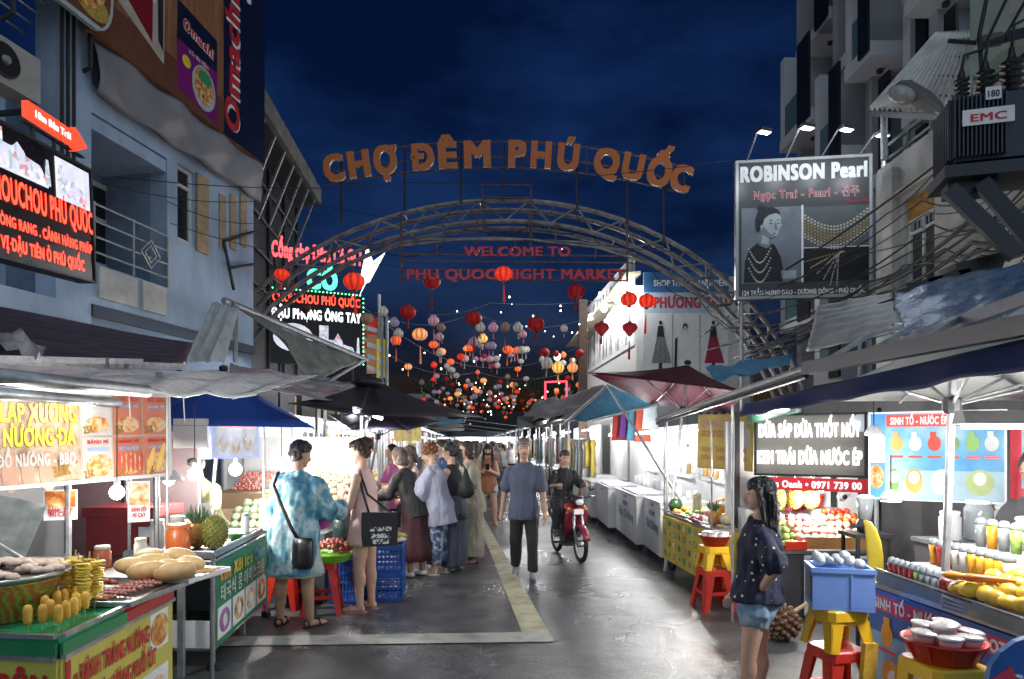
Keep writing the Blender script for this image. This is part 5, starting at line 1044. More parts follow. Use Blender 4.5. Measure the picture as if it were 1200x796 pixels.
cup_p = thing('foil_cup', 'pale covered cup packed in the red basin by the fruit cart', 'cup', (0, 0, 0), 0, 'covered cups in the basin by the fruit cart'); MB().lathe([(.035, 0), (.048, .06)], 14).build('cup', whitep, cup_p, True); MB().lathe([(.05, .061), (.05, .07), (.03, .075)], 14).build('cover', M('foil_cover', (.6, .55, .52), .35), cup_p, True)
for i in range(6): a = i*1.05; o = cup_p if i == 0 else copy_tree(cup_p); o.location = (XP(838, 6.9)+.09*math.cos(a), 6.9+.09*math.sin(a), .70)
# torn yellow banner
p0, p1 = W(817, 546, 8.0), W(882, 551, 7.3); B = Board('banner', 'torn yellow vinyl banner with faded red words lit from behind', 'banner', p0, p1, .60, .006, M('faded_yellow', (.60, .50, .16), .5, var=.2, scale=7, trl=.45))
m_fr = M('faded_red_ink', (.52, .16, .12), .6); B.text('KEM TRÁI DỪA', .36, .76, .085, B.w*.62, M('faded_pink_ink', (.55, .30, .30), .6), .05); B.text('COCONUT ICE CREAM', .36, .58, .07, B.w*.58, m_fr, .05)
for i in range(3):
  for j in range(2): B.text(('COCONUT', 'DURIAN', 'MANGO')[i], .18+.30*i, .30-.16*j, .05, B.w*.22, m_fr, .03)
B.ell(.80, .55, .12, .16, M('coconut_print', (.45, .43, .42), .5), 1); B.done()
for k in range(7): MB().box(B.q @ V((B.w*(k+.3)/7, 0, .615)), (.05, .02, .03)).build('eyelet_tab', blackm, B.root)
MB().tube([B.q @ V((0, .01, -.01)), B.q @ V((B.w, .01, -.01))], .012, 6).build('rod', m_stick, B.root)
# ================================================================ fruit stall with white lit letters
m_bg = M('signboard_grey', (.20, .19, .17), .6, var=.1); lw = M('channel_letter', (.9, .9, .9), .4, emit=1.0, ecol=(1, 1, .98))
p0, p1 = W(884, 557, 6.75), W(1016, 553, 6.2); p1.z = p0.z
B = Board('signboard', 'grey signboard with two rows of glowing white letters over the fruit stall', 'sign', p0, p1, .60, .06, m_bg, blackm, .02)
B.text('DỪA SÁP DỪA THỐT NỐT', .5, .63, .13, B.w*.90, lw, .05, ext=.015); B.text('KEM TRÁI DỪA NƯỚC ÉP', .5, .20, .13, B.w*.93, lw, .05, ext=.015)
ST = B
B.ell(.96, .84, .085, .085, M('coconut_round', (.55, .6, .65), .4, emit=.2), 2); B.done();
p0b, p1b = p0-V((0, .02, .135)), p1-V((0, .02, .135))
B = Board('banner', 'red banner with a name and phone number under the glowing signboard', 'banner', p0b, p1b, .12, .01, M('banner_red', (.50, .02, .03), .4, emit=.25)); B.text('Lâm Oanh • 0971 739 00', .52, .24, .066, B.w*.86, M('banner_white', (.9, .9, .9), .4, emit=.5), .05); B.ell(.045, .5, .04, .045, M('banner_badge', (.75, .15, .08), .4, emit=.2)); B.done()
fs = thing('fruit_stall', 'fruit stall counter with stepped trays behind the waiting woman', 'market stall'); FX0, FX1, FY = 2.42, 3.45, 6.45
MB().bbox((FX0, FY, .0), (FX1, FY+.9, .62)).build('cabinet', M('stall_dark', (.06, .06, .065), .6), fs); MB().bbox((FX0-.03, FY-.03, .622), (FX1+.02, FY+.92, .65)).build('top', steel, fs)
MB().bbox((FX0, FY+.35, .652), (FX1, FY+.9, .80)).build('step', whitep, fs); MB().bbox((FX0, FY+.62, .802), (FX1, FY+.9, .98)).build('step', whitep, fs)
for x in (FX0, FX1): MB().bbox((x-.02, FY+.86, 0), (x+.02, FY+.9, 2.0)).build('post', darkmetal, fs)
MB().bbox((FX1-.01, FY-.02, .66), (FX1+.03, FY+.02, 2.0)).build('post', darkmetal, fs)
MB().bbox((FX0-.1, FY+.95, 0), (FX1+.3, FY+1.0, 1.9)).build('back_sheet', M('back_white', (.72, .72, .72), .6), fs)
pile(f_round, (2.75, 6.56, .76), (3.32, 6.50, .76), (2.75, 6.82, .92), 8, 4, 'blush pink apple in the wooden tray', 'apple', 'apples in the wooden tray'); pile(f_mango_g, (2.46, 6.52, .70), (2.72, 6.52, .70), (2.46, 6.95, .92), 4, 5, 'green mango heaped at the corner of the fruit stall', 'mango', 'green mangoes on the fruit stall', lie=True)
pile(f_dragon, (2.66, 6.86, .92), (2.95, 6.86, .92), (2.66, 7.0, 1.0), 3, 2, 'dragon fruit above the apples on the fruit stall', 'dragon fruit', 'dragon fruit on the fruit stall'); pile(f_tomato, (3.16, 6.74, .90), (3.42, 6.74, .90), (3.16, 6.9, .97), 4, 3, 'red tomato behind the apples on the fruit stall', 'tomato', 'tomatoes on the fruit stall'); pile(f_pale, (2.5, 7.02, 1.02), (3.0, 7.02, 1.02), (2.5, 7.25, 1.12), 6, 3, 'pale custard apple on the top step of the fruit stall', 'custard apple', 'custard apples on the fruit stall'); pile(f_mango_y, (2.95, 7.05, 1.03), (3.15, 7.05, 1.03), (2.95, 7.25, 1.1), 3, 2, 'yellow mango on the top step of the fruit stall', 'mango', 'yellow mangoes on the fruit stall', lie=True)
bx = thing('wooden_tray', 'orange-brown wooden tray front holding pink apples', 'tray', (3.08, 6.44, .665), R(-4)); MB().box((0, 0, .055), (.60, .012, .11)).build('front_board', M('tray_wood', (.42, .20, .06), .7), bx); MB().box((.3, .12, .055), (.012, .22, .11)).build('side_board', MATS['tray_wood'], bx)
bx = thing('fruit_box', 'red plastic box of limes at the fruit stall corner', 'box', (2.68, 6.44, .655)); MB().box((0, 0, .04), (.2, .03, .08)).build('front', redp, bx); MB().box((0, .09, .012), (.2, .15, .02)).build('floor', redp, bx)
bk_ = basket('basket', 'red plastic basket of yellow star fruit at the top of the fruit stall', (3.12, 7.12, 1.0), .13, .12, redp)
for i in range(18): a = i*2.4; put(bp_, (3.12+.07*math.cos(a), 7.12+.07*math.sin(a), 1.17+.05*random.random()), 'yellow finger fruit bunched in the red basket', 'banana', 'finger fruit in the red basket', (random.uniform(-1, 1), R(90)+random.uniform(-.5, .5), a), .8); recolor(col.objects[-1], mf('finger_yellow', (.8, .6, .08)))
for i, px in enumerate((909, 931, 950)): p = W(px, 584, 6.75); durian(('leftmost of the three golden durians hanging under the red banner', 'middle durian of the three hanging under the red banner', 'rightmost of the three durians hanging under the red banner')[i], p, .95 if i == 0 else .8, (.095, .09, .125), .12, M('golden_durian', (.52, .36, .06), .6, var=.3, scale=16))
bulb_lamp(962, 572, 6.5, 'lamp glowing beside the hanging durians', 30, .04, top=1.7)
B = Board('banner', 'white banner with blue and red drink names on the fruit stall front', 'banner', (2.74, 6.40, .05), (3.36, 6.37, .05), .56, .006, M('banner_cloth', (.62, .64, .66), .5)); 
for (t, v, m_) in (('DỪA SÁP', .80, ink_blue), ('KEM DỪA', .58, ink_red), ('DỪA THỐT NỐT', .34, M('ink_cyan', (.05, .4, .6), .5)), ('SINH TỐ', .10, ink_red)): B.text(t, .5, v, .09, B.w*.85, m_, .05)
B.done()
cm = thing('security_camera', 'white security camera on a pole beside the fruit stall', 'camera', W(987, 582, 6.15)); MB().ell((0, 0, 0), (.04, .05, .04), 12, 8).build('head', whitep, cm, True); MB().lathe([(.022, 0), (.022, .01), (.015, .012)], 10, (0, -.045, 0), None, MR(R(90), 4, 'X')).build('lens', blackm, cm); MB().box((.05, .02, .01), (.06, .03, .03)).build('bracket', whitep, cm)
strip_lamp('strip lamp added under the navy valance to brighten the fruit stall front', (2.15, 5.3, 1.93), (2.12, 6.1, 1.93), 9)  # added lamp, brightens the waiting woman, the stools and the road
# ---- stools with blue ice box
sx_, sy_ = XP(981, 4.15), 4.15
stool('red plastic stool at the bottom of the stack under the blue ice box', (sx_, sy_, 0), R(10), redp, h=.43); stool('yellow plastic stool stacked under the blue ice box', (sx_, sy_, .43), R(10), yellowp, h=.24, top=.25, bot=.30)
ib = thing('ice_box', 'pale blue foam-lined ice box filled with bags on stacked stools', 'ice box', (sx_+.01, sy_, .672), R(-14)); m_ib = M('ice_box_blue', (.18, .32, .72), .4, var=.06)
for a, b in (((-.17, -.13, 0), (.17, .13, .02)), ((-.17, -.13, .021), (.17, -.115, .25)), ((-.17, .115, .021), (.17, .13, .25)), ((-.17, -.1145, .021), (-.155, .1145, .25)), ((.155, -.1145, .021), (.17, .1145, .25))): MB().bbox(a, b).build('wall', m_ib, ib)
MB().bbox((-.178, -.138, .222), (.178, -.1305, .25)).build('rim', m_ib, ib); MB().bbox((-.178, -.13, .222), (-.1705, .13, .25)).build('rim', m_ib, ib)
MB().bbox((-.174, -.10, .04), (-.1715, .10, .20)).build('label_print', M('label_grey', (.13, .14, .22), .5, var=.7, scale=40), ib); MB().box((.045, -.1325, .12), (.012, .006, .2)).build('seam', m_ib, ib)
bagm = M('ice_bag', (.75, .78, .80), .15, trl=.3, bump=.8, bscale=30); ice_p = MB().ell((0, 0, 0), (.045, .04, .032), 9, 7).build('ice_bag', bagm, None, True)
for i in range(9): o = ice_p if i == 0 else ice_p.copy(); (col.objects.link(o) if i else None); o.parent = None; q = MR(R(-14), 4, 'Z') @ V((-.11+.055*(i % 5), -.05+.10*(i//5), 0)); o.location = (sx_+q.x, sy_+q.y, .94+random.uniform(0, .03)); o.rotation_euler = (random.uniform(0, 1), random.uniform(0, 1), random.uniform(0, 3)); o.scale = [random.uniform(.6, 1.15) for _ in '123']; T(o, 'clear bag of ice, %s %s in the blue ice box' % (ORD[i % 5], 'along the front' if i < 5 else 'along the back'), 'ice bag', 'ice bags in the blue box')
# nipa palm fruit cluster on the road
nf = thing('palm_fruit', 'brown knobbly palm fruit cluster lying on the road behind the woman', 'palm fruit', (XP(916, 5.75), 5.75, .16)); mnip = M('palm_fruit_brown', (.13, .065, .035), .4, var=.5, scale=16); nb = MB().ell((0, 0, .12), (.028, .024, .045), 7, 6); kn = None
for i in range(70):
  z = 1-2*(i+.5)/70; a = i*2.39996; q_ = math.sqrt(1-z*z); d = V((q_*math.cos(a), q_*math.sin(a), z)); o = nb.build('knob', mnip, nf, True) if kn is None else kn.copy()
  if kn is None: kn = o
  else: col.objects.link(o); o.parent = nf
  o.rotation_euler = d.to_track_quat('Z', 'Y').to_euler()
MB().ell((0, 0, 0), (.125, .125, .125), 12, 8).build('core', mnip, nf, True); MB().tube([(.1, 0, .08), (.2, -.02, .16), (.30, -.03, .24)], [.02, .014, .01], 6).build('stalk', m_stick, nf)
# ================================================================ juice stall
js = thing('juice_stall', 'juice stall counter with blue printed front along the street edge', 'market stall'); jA, jB = V((2.31, 4.40, 0)), V((2.47, 2.3, 0)); jC, jD = jA+V((1.0, 0, 0)), jB+V((1.0, 0, 0))
m_jb = M('juice_blue', (.05, .13, .42), .4, var=.2, scale=3); four(js, .05, .74, m_jb, js, jB, jA, jD, jC)
MB().quad4(zz(jB, .76), zz(jD, .76), zz(jC, .76), zz(jA, .76), .03).build('top', steel, js)
Bj = Board('x', None, None, zz(jA, .06)-V((.013, .01, 0)), zz(jB, .06)-V((.013, -.01, 0)), .68, .004, m_jb, root=js); w_ = Bj.w
m_jred = M('juice_red_ink', (.62, .05, .10), .5); m_jsky = M('juice_sky', (.22, .45, .68), .5, var=.3, scale=5); Bj.rect(0, 0, 1, .62, m_jsky, 1); Bj.rect(.02, .82, .98, .96, m_jred, 1); Bj.text('SINH TỐ - NƯỚC ÉP - SMOOTHIE', .03, .845, .065, w_*.56, ink_white, .05, align='l'); Bj.text('SINH TỐ - NƯỚC ÉP', .62, .845, .065, w_*.33, ink_white, .05, align='l')
JP = [(.09, M('mango_print', (.8, .45, .05), .5)), (.20, M('coco_print', (.75, .75, .72), .5)), (.31, M('melon_print', (.7, .08, .06), .5)), (.42, M('avocado_print', (.25, .4, .1), .5)), (.53, M('coconut_green_print', (.35, .55, .2), .5)), (.64, JPx := M('orange_print', (.8, .35, .03), .5)), (.80, M('pink_print', (.75, .4, .45), .5))]
for u, m_ in JP: Bj.ell(u, .62, .055, .075, m_, 2); Bj.rect(u-.012, .60, u+.016, .78, m_, 3); Bj.rect(u-.04, .46, u+.04, .49, m_jred, 2); Bj.ell(u+.02, .27, .09, .09, m_, 2); Bj.ell(u+.03, .24, .05, .06, ink_white, 3)
Bj.done()
# second front: far end of the counter faces the camera; ledge shelves with cups
MB().bbox((2.34, 2.5, .777), (2.52, 4.38, .795)).build('ledge', steel, js); MB().bbox((2.56, 2.6, .777), (2.80, 4.38, .90)).build('step', whitep, js); MB().bbox((2.82, 2.6, .777), (3.3, 4.38, 1.02)).build('step', whitep, js)
for y in (2.6, 3.2, 3.8, 4.36): MB().tube([(2.335, y, .78), (2.335, y, .86)], .006, 5).build('rail_post', steel, js)
MB().tube([(2.335, 2.5, .86), (2.335, 4.38, .86)], .007, 6).build('rail', steel, js); MB().bbox((2.325, 2.5, .785), (2.330, 4.36, .85)).build('glass_guard', M('guard_glass', (.25, .3, .33), .1, trl=.3), js)
m_cupc = M('clear_cup', (.42, .45, .46), .10, trl=.35)
def cup(label, loc, mat, group, r=.036, h=.13, lid=True):
  t = thing('juice_cup', label, 'cup', loc, 0, group); MB().lathe([(r*.74, 0), (r, h)], 14).build('cup', mat, t, True)
  MB().lathe([(r*1.04, h+.001), (r*1.04, h+.012), (r*.7, h+.035), (r*.3, h+.042)], 14).build('dome_lid', m_cupc, t, True); return t
cmats = {'red watermelon': M('watermelon_cup', (.42, .04, .04), .25, var=.4, scale=50), 'green apple': M('green_cup', (.3, .45, .1), .25, var=.4, scale=40), 'clear ice': m_cupc, 'orange mango': M('mango_cup', (.8, .38, .03), .25, var=.3, scale=30), 'white coconut': M('white_cup', (.62, .60, .52), .3, var=.2, scale=30)}
seq = ['red watermelon']*5+['green apple']+['clear ice']*4
for i, k in enumerate(seq): cup('cup of %s pieces, %s from the far end of the juice stall front row' % (k, ORD[i]), (2.41, 4.33-.056*i, .796), cmats[k], '%s cups in the front row' % k, .026, .105)
seq = ['orange mango', 'red watermelon', 'red watermelon', 'white coconut', 'white coconut', 'orange mango', 'orange mango', 'orange mango', 'orange mango', 'white coconut']
for i, k in enumerate(seq): cup('cup of %s, %s from the far end of the juice stall middle step' % (k, ORD[i]), (2.66, 4.30-.072*i, .901), cmats[k], '%s cups on the middle step' % k, .031, .125)
for i in range(7): cup('tall %s cup, %s from the far end of the juice stall back step' % (('clear', 'mango', 'clear', 'green')[i % 4], ORD[i]), (2.92, 4.25-.1*i, 1.021), (m_cupc, cmats['orange mango'], m_cupc, cmats['green apple'])[i % 4], 'cups on the back step', .035, .14)
for i in range(6): t = thing('drink_can', 'drink can, %s of the six dark cans by the parasol pole' % ORD[i], 'can', (2.39+.066*(i % 3), 3.765-.066*(i//3), .796), 0, 'cans by the parasol pole'); MB().lathe([(.024, 0), (.031, .008), (.031, .108), (.026, .118)], 14).build('body', (M('can_red', (.3, .03, .03), .3, .5), M('can_black', (.03, .03, .035), .3, .5), M('can_blue', (.03, .08, .3), .3, .5))[i % 3], t, True); MB().lathe([(.026, .1185), (.024, .121)], 14).build('rim', steel, t)
# fruit trays at the near end
ft = thing('fruit_rack', 'sloping wire rack heaped with mangoes at the near end of the juice stall', 'rack', (0, 0, 0)); m_wire = M('lilac_wire', (.32, .33, .50), .4, .3)
RD = V((-.02, .58, 0)); rk = [V(p)+RD for p in ((2.34, 3.08, .84), (2.50, 1.95, .82), (2.98, 3.08, 1.0), (3.14, 1.95, .98))]
for k in range(9): a = rk[0].lerp(rk[2], k/8); b = rk[1].lerp(rk[3], k/8); MB().tube([a, b], .006, 5).build('wire', m_wire, ft)
for k in range(4): MB().tube([rk[0].lerp(rk[1], 0)+V((-.01, 0, -.02*k)), rk[1]+V((-.01, 0, -.02*k))], .007, 5).build('front_wire', m_wire, ft)
for k in range(6): a = rk[0].lerp(rk[1], k/5); MB().tube([a+V((-.012, 0, .01)), zz(a, .777)+V((-.012, 0, 0))], .006, 5).build('upright', m_wire, ft); a = rk[2].lerp(rk[3], k/5); MB().tube([a, zz(a, .777)], .006, 5).build('upright', m_wire, ft)
for f, A, B_, C, nu, nv, lb, cat, gr, sc in ((f_mango_y, (2.37, 3.60, .90), (2.45, 2.95, .89), (2.62, 3.60, .98), 9, 4, 'yellow mango in the near rack', 'mango', 'yellow mangoes in the near rack', 1.05), (f_mango_g, (2.47, 2.88, .90), (2.52, 2.55, .90), (2.75, 2.90, .98), 4, 3, 'green mango in the near rack', 'mango', 'green mangoes in the near rack', 1.2), (f_round, (2.76, 3.60, 1.02), (2.88, 2.7, 1.02), (2.94, 3.60, 1.09), 9, 2, 'pink apple behind mangoes in the near rack', 'apple', 'apples in the near rack', 1.1), (f_tomato, (2.70, 3.1, 1.01), (2.74, 2.8, 1.01), (2.8, 3.1, 1.06), 4, 2, 'red pomegranate in the near rack', 'pomegranate', 'pomegranates in the near rack', 1.2)): pile(f, A, B_, C, nu, nv, lb, cat, gr, s=sc, lie='mango' in lb)
crt = MB().tube([(-.11, 0, .004), (-.08, 0, 0), (0, 0, 0), (.08, 0, 0), (.13, 0, 0)], [.004, .022, .019, .013, .003], 9).build('carrot', mf('carrot_orange', (.75, .24, .04)), None, True, (0, -30, -5))
for i, (loc, rz) in enumerate((((2.38, 3.58, .96), R(-40)), ((2.42, 3.48, .97), R(-30)), ((2.48, 2.82, 1.0), R(70)), ((2.56, 2.74, .99), R(60)))): put(crt, loc, 'orange carrot, %s from the far end of the near fruit rack' % ORD[i], 'carrot', 'carrots on the near rack', (0, 0, rz), 1.0)
pineapple('pineapple with spread leaves behind the near fruit rack', (3.0, 3.66, 1.021), 1.0)
co = MB().lathe([(.01, -.08), (.05, -.068), (.075, -.01), (.07, .03), (.05, .062), (.012, .07)], 18).build('coconut', M('husked_coconut', (.55, .36, .2), .6, var=.3, scale=20), None, True, (2.36, 2.80, .86)); T(co, 'peeled brown coconut at the near rack edge', 'coconut')
# lower blue end sign "KEM COCONUT"
cs = thing('standing_sign', 'rounded blue ice cream sign standing at the lower frame corner', 'sign', (0, 0, 0)); q = frame_q((1.87, 2.68, -.05), (1, -.12, 0), (-.12, -1, 0)); P = [(.0, .0), (.55, 0), (.55, 1.0)]+[(.275+.275*math.cos(R(a)), .78+.20*math.sin(R(a))) for a in range(10, 181, 17)]
MB().prism(P, q, .03).build('board', M('sign_blue', (.03, .12, .40), .4, var=.3, scale=4), cs)
lettering('KEM', q @ MT((.27, -.004, .855)), .07, .25, ink_white, cs, .05); lettering('COCONUT', q @ MT((.28, -.004, .755)), .055, .42, ink_white, cs, .05)
mb = MB(); mb.prism([(.26+.16*math.cos(R(a)), .50+.18*math.sin(R(a))) for a in range(0, 360, 15)], q @ MT((0, -.004, 0)), .003); mb.build('coconut_print', M('silver_print', (.55, .6, .66), .4, var=.4, scale=9), cs); mb = MB(); mb.prism([(.0, .78), (.08, .84), (.11, .78), (.04, .72)], q @ MT((0, -.005, 0)), .003); mb.build('red_print', m_jred, cs)
for dx in (.05, .5): MB().bar(q @ V((dx, .035, 0)), q @ V((dx, .035, .7)), .03, .02).build('stay', galv, cs)
# yellow stool with red basin of covered cups
bx_, by_ = XP(1106, 3.05), 3.05
stool('yellow plastic stool carrying the red basin of covered cups', (bx_, by_, 0), R(6), yellowp, h=.69, top=.27, bot=.36)
rb = thing('basin', 'red ribbed basin full of covered cups on the yellow stool', 'basin', (bx_, by_, .692)); MB().lathe([(.11, 0), (.125, .01), (.16, .085), (.172, .09), (.172, .097), (.155, .09)], 30).build('bowl', redp, rb, True)
for k in range(10): a = 2*math.pi*k/10; MB().tube([(.127*math.cos(a), .127*math.sin(a), .012), (.161*math.cos(a), .161*math.sin(a), .085)], .006, 5).build('rib', redp, rb)
cup2 = thing('dessert_cup', 'round foil covered dessert cup in the red ribbed basin', 'cup', (0, 0, 0), 0, 'dessert cups in the ribbed basin'); MB().lathe([(.035, 0), (.052, .05)], 16).build('cup', M('pink_cup', (.55, .25, .22), .4), cup2, True); MB().lathe([(.056, .051), (.057, .058), (.05, .062), (.02, .066)], 18).build('cover', M('pale_foil', (.62, .58, .55), .3, var=.25, scale=20), cup2, True)
for i, (dx, dy, dz) in enumerate(((-.10, -.02, .075), (-.03, -.09, .07), (.06, -.08, .07), (.11, 0, .075), (-.05, .07, .09), (.04, .06, .10), (.0, -.01, .105))): o = cup2 if i == 0 else copy_tree(cup2); o['label'] = 'foil covered dessert cup '+('at the far side', 'front', 'front right', 'rightmost', 'rear', 'rear right', 'topmost centre')[i]+' in the red ribbed basin'; o.location = (bx_+dx, by_+dy, .692+dz); o.rotation_euler = (random.uniform(-.15, .15), random.uniform(-.15, .15), 0)
c_ = thing('folded_board', 'worn yellow folded board leaning by the stacked stools', 'board', (XP(1016, 4.0), 4.0, 0), R(20)); MB().box((0, 0, .24), (.10, .03, .48), 0, None, MT((0, 0, .25)) @ MR(R(6), 4, 'Y')).build('panel', M('worn_yellow', (.8, .46, .05), .6, var=.4, scale=14), c_)
# menu board
p0, p1 = W(1018, 583, 5.7), W(1180, 591, 5.15); p0.z = p1.z = 1.20
m_msky = MP('menu_sky', [(.25, (.05, .25, .50)), (.45, (.15, .40, .58)), (.6, (.45, .58, .63)), (.75, (.25, .46, .58))], 'noise', 2.2, emit=.1); m_mw = M('menu_bright', (.7, .75, .78), .4, emit=.15)
B = Board('menu_board', 'lit sky blue smoothie menu board with red heading over the juice stall', 'menu board', p0, p1, .72, .05, m_msky, whitep, .015)
B.rect(0, 0, .13, 1, M('menu_deep_blue', (.08, .30, .68), .4, emit=.15), 1); B.rect(.0, .42, .13, .72, M('menu_glare', (.75, .85, .95), .4, emit=.4), 2); B.ell(.06, .26, .06, .10, fd1, 2); B.rect(.13, .03, .99, .34, M('menu_pale', (.34, .48, .55), .4, emit=.05, var=.2, scale=4), 1); B.rect(.14, .83, .90, .965, M('menu_heading', (.70, .06, .04), .4, emit=.45), 2); B.text('SINH TỐ - NƯỚC ÉP - SMOOTHIE', .52, .855, .062, B.w*.70, m_mw, .05)
JE = [M('e%d_print' % i, c, 0.4, emit=.12) for i, c in enumerate(((.7, .32, .04), (.55, .57, .54), (.6, .06, .03), (.15, .28, .06), (.18, .36, .07), (.5, .5, .46)))]
for i, u in enumerate((.22, .36, .50, .63, .77, .90)): B.ell(u, .64, .045, .06, JE[i], 2); B.rect(u-.03, .60, u+.012, .77, JE[i], 3); B.rect(u-.05, .48, u+.05, .505, MATS['menu_heading'], 2)
for i, u in enumerate((.20, .35, .56, .82)): B.ell(u, .22, (.035, .06, .08, .09)[i], .10, (JE[4], JE[0], JE[1], M('coco_e', (.35, .42, .16), .4, emit=.1))[i], 2); B.ell(u, .26, .04, .05, m_mw, 3)
B.done()
for u in (.05, .95): MB().tube([B.q @ V((B.w*u, .08, .6)), zz(B.q @ V((B.w*u, .08, 0)), 0)], .018, 6).build('post', galv, B.root)
p0, p1 = W(1184, 588, 5.2), W(1240, 590, 4.9); B = Board('menu_board', 'red edged price board at the frame edge beside the smoothie menu', 'menu board', (p0.x, p0.y, 1.2), (p1.x, p1.y, 1.2), .62, .04, M('price_red', (.62, .06, .08), .4, emit=.3)); B.rect(.25, .2, 1, .97, m_msky, 1)
for v in (.82, .6, .4): B.ell(.5, v, .03, .03, MATS['menu_heading'], 2)
B.done()
# lamps of the juice stall: white domes, fluorescent fitting
def dome_lamp(px, py, Y, label, power, r=.075):
  p = W(px, py, Y); t = thing('dome_lamp', label, 'lamp', p, 0, 'dome lamps of the juice stall'); MB().lathe([(.02, r*.9), (r*.5, r*.75), (r*.95, r*.1), (r, -.01), (r*.97, -.01), (r*.9, r*.1), (r*.4, r*.6)], 20).build('shade', whitep, t, True); MB().lathe([(r*.9, -.006), (r*.85, -.016), (.01, -.018)], 18).build('glowing_disc', lampw, t); MB().tube([(0, 0, r*.9), (0, 0, r*.9+.25)], .005, 4).build('flex', blackm, t); point_light('dome_light', p-V((0, 0, .05)), power, .06); return t
dome_lamp(1044, 585, 5.0, 'white dome lamp glowing below the smoothie menu', 7, .08); dome_lamp(1024, 508, 5.3, 'white dome lamp in front of the blue end of the smoothie menu', 2.5, .07)
p = W(1150, 497, 3.6); t = thing('strip_lamp', 'bright shaded strip lamp hanging over the juice stall fruit', 'lamp', p); mb = MB(); mb.loft([[(x, y*k, z) for x, y in ((-.12, -.06), (.5, -.06), (.5, .06), (-.12, .06))] for k, z in ((.5, .07), (1.0, .0))]); mb.build('shade', M('lamp_shade_grey', (.55, .55, .55), .4), t); MB().tube([(-.10, 0, -.012), (.48, 0, -.012)], .014, 10).build('tube', lampw, t)
for k in range(3): point_light('tube_light', p+V((.22*k, 0, -.06)), 17, .05)
# blender, jars behind
bl_ = thing('blender', 'glass blender with white lid behind the fruit stall corner', 'blender', (XP(1014, 5.5), 5.5, .95)); MB().lathe([(.06, 0), (.07, .05), (.055, .1)], 14).build('base', blackm, bl_, True); MB().lathe([(.045, .101), (.065, .27)], 14).build('jug', M('jug_glass', (.4, .43, .43), .1, trl=.3), bl_, True); MB().lathe([(.067, .271), (.067, .29), (.03, .30)], 14).build('lid', whitep, bl_, True)
wt = thing('side_table', 'narrow black side table holding the blender', 'table', (XP(1014, 5.5), 5.5, 0)); MB().box((0, 0, .93), (.3, .3, .03)).build('top', blackm, wt)
for dx in (-.12, .12):
  for dy in (-.12, .12): MB().box((dx, dy, .457), (.025, .025, .912)).build('leg', blackm, wt)
bs_ = thing('back_shelf', 'dark shelf unit behind the juice counter', 'shelf', (0, 0, 0)); MB().bbox((2.95, 4.62, 0), (4.2, 5.0, .95)).build('cabinet', M('shelf_dark', (.05, .045, .05), .6), bs_); MB().bbox((2.93, 4.6, .952), (4.22, 5.02, .98)).build('top', steel, bs_)
for i, (x, r_, h_) in enumerate(((3.08, .07, .2), (3.28, .09, .28), (3.48, .08, .24), (3.68, .09, .3), (3.9, .09, .26))): jar('storage_jar', ('clear storage jar', 'wide white storage jar', 'clear jar of dried fruit', 'tall clear jar', 'clear lidded jar of orange slices')[i]+' on the shelf behind the juice counter', (x, 4.8, .981), r_, h_, (m_cupc if i % 2 else m_frost, whitep))
jar('milk_tub', 'white bucket on the back step of the juice stall', (3.14, 4.1, 1.021), .11, .19, (whitep, whitep), 'bucket')
ky = thing('yellow_paddle', 'curved yellow board standing behind the blue ice box', 'board', (XP(1010, 4.95), 4.95, 0)); MB().tube([V((.10*math.cos(x), 0, .75+.36*math.sin(x))) for x in [R(d) for d in range(-80, 81, 16)]], [.01, .03, .045, .055, .06, .06, .06, .055, .045, .03, .01], 10, None, .3).build('blade', M('yellow_board', (.62, .46, .03), .5, var=.2), ky, True); MB().tube([(.02, 0, 0), (.02, 0, .5)], .012, 6).build('stand', darkmetal, ky)
# dark side walls behind the right stalls
dk = thing('stall_backdrop', 'dark shop front behind the right stalls', 'partition'); MB().quad4((4.3, 2.4, 0), (4.3, 10, 0), (4.3, 10, 2.3), (4.3, 2.4, 2.3), .04).build('shutter', M('shopfront_dark', (.06, .06, .065), .6, var=.4, scale=3), dk)
# ================================================================ steel arch with letters
m_pipe = M('arch_pipe', (.25, .23, .22), .5, .5, var=.55, scale=6); m_rust = M('rusty_frame', (.14, .085, .07), .6, .3, var=.4, scale=10)
AY, AX0 = 13.0, XP(592, 13.0)
def arcp(t, a, b, zc, y): c = math.cos(t); return V((AX0+a*c*(1.07 if c < 0 else 1), y, zc+b*math.sin(t)))
arch = thing('steel_arch', 'tubular steel truss arch spanning the market street with orange letters', 'arch')
chords = [(6.0, 5.30, 1.0, AY), (6.0, 5.30, 1.0, AY+.55), (5.62, 4.92, 1.0, AY+.05), (5.62, 4.92, 1.0, AY+.5)]
N = 46; T0, T1 = R(-10.8), R(190.8); ts = [T0+(T1-T0)*i/N for i in range(N+1)]
for c in chords: MB().tube([arcp(t, *c) for t in ts], .045, 7).build('chord', m_pipe, arch, True)
for i in range(N):
  if i % 2 == 0: A = arcp(ts[i], *chords[0]); B = arcp(ts[i+1], *chords[2]); C = arcp(ts[i+1], *chords[1]); D = arcp(ts[min(i+2, N)], *chords[0])
  else: A = arcp(ts[i], *chords[2]); B = arcp(ts[i+1], *chords[0]); C = arcp(ts[i], *chords[1]); D = arcp(ts[i+1], *chords[3])
  MB().tube([A, B], .020, 5).build('web', m_pipe, arch)
  if i % 3 == 0: MB().tube([arcp(ts[i], *chords[0]), arcp(ts[i], *chords[1])], .020, 5).build('web', m_pipe, arch); MB().tube([arcp(ts[i], *chords[2]), arcp(ts[i], *chords[3])], .016, 5).build('web', m_pipe, arch)
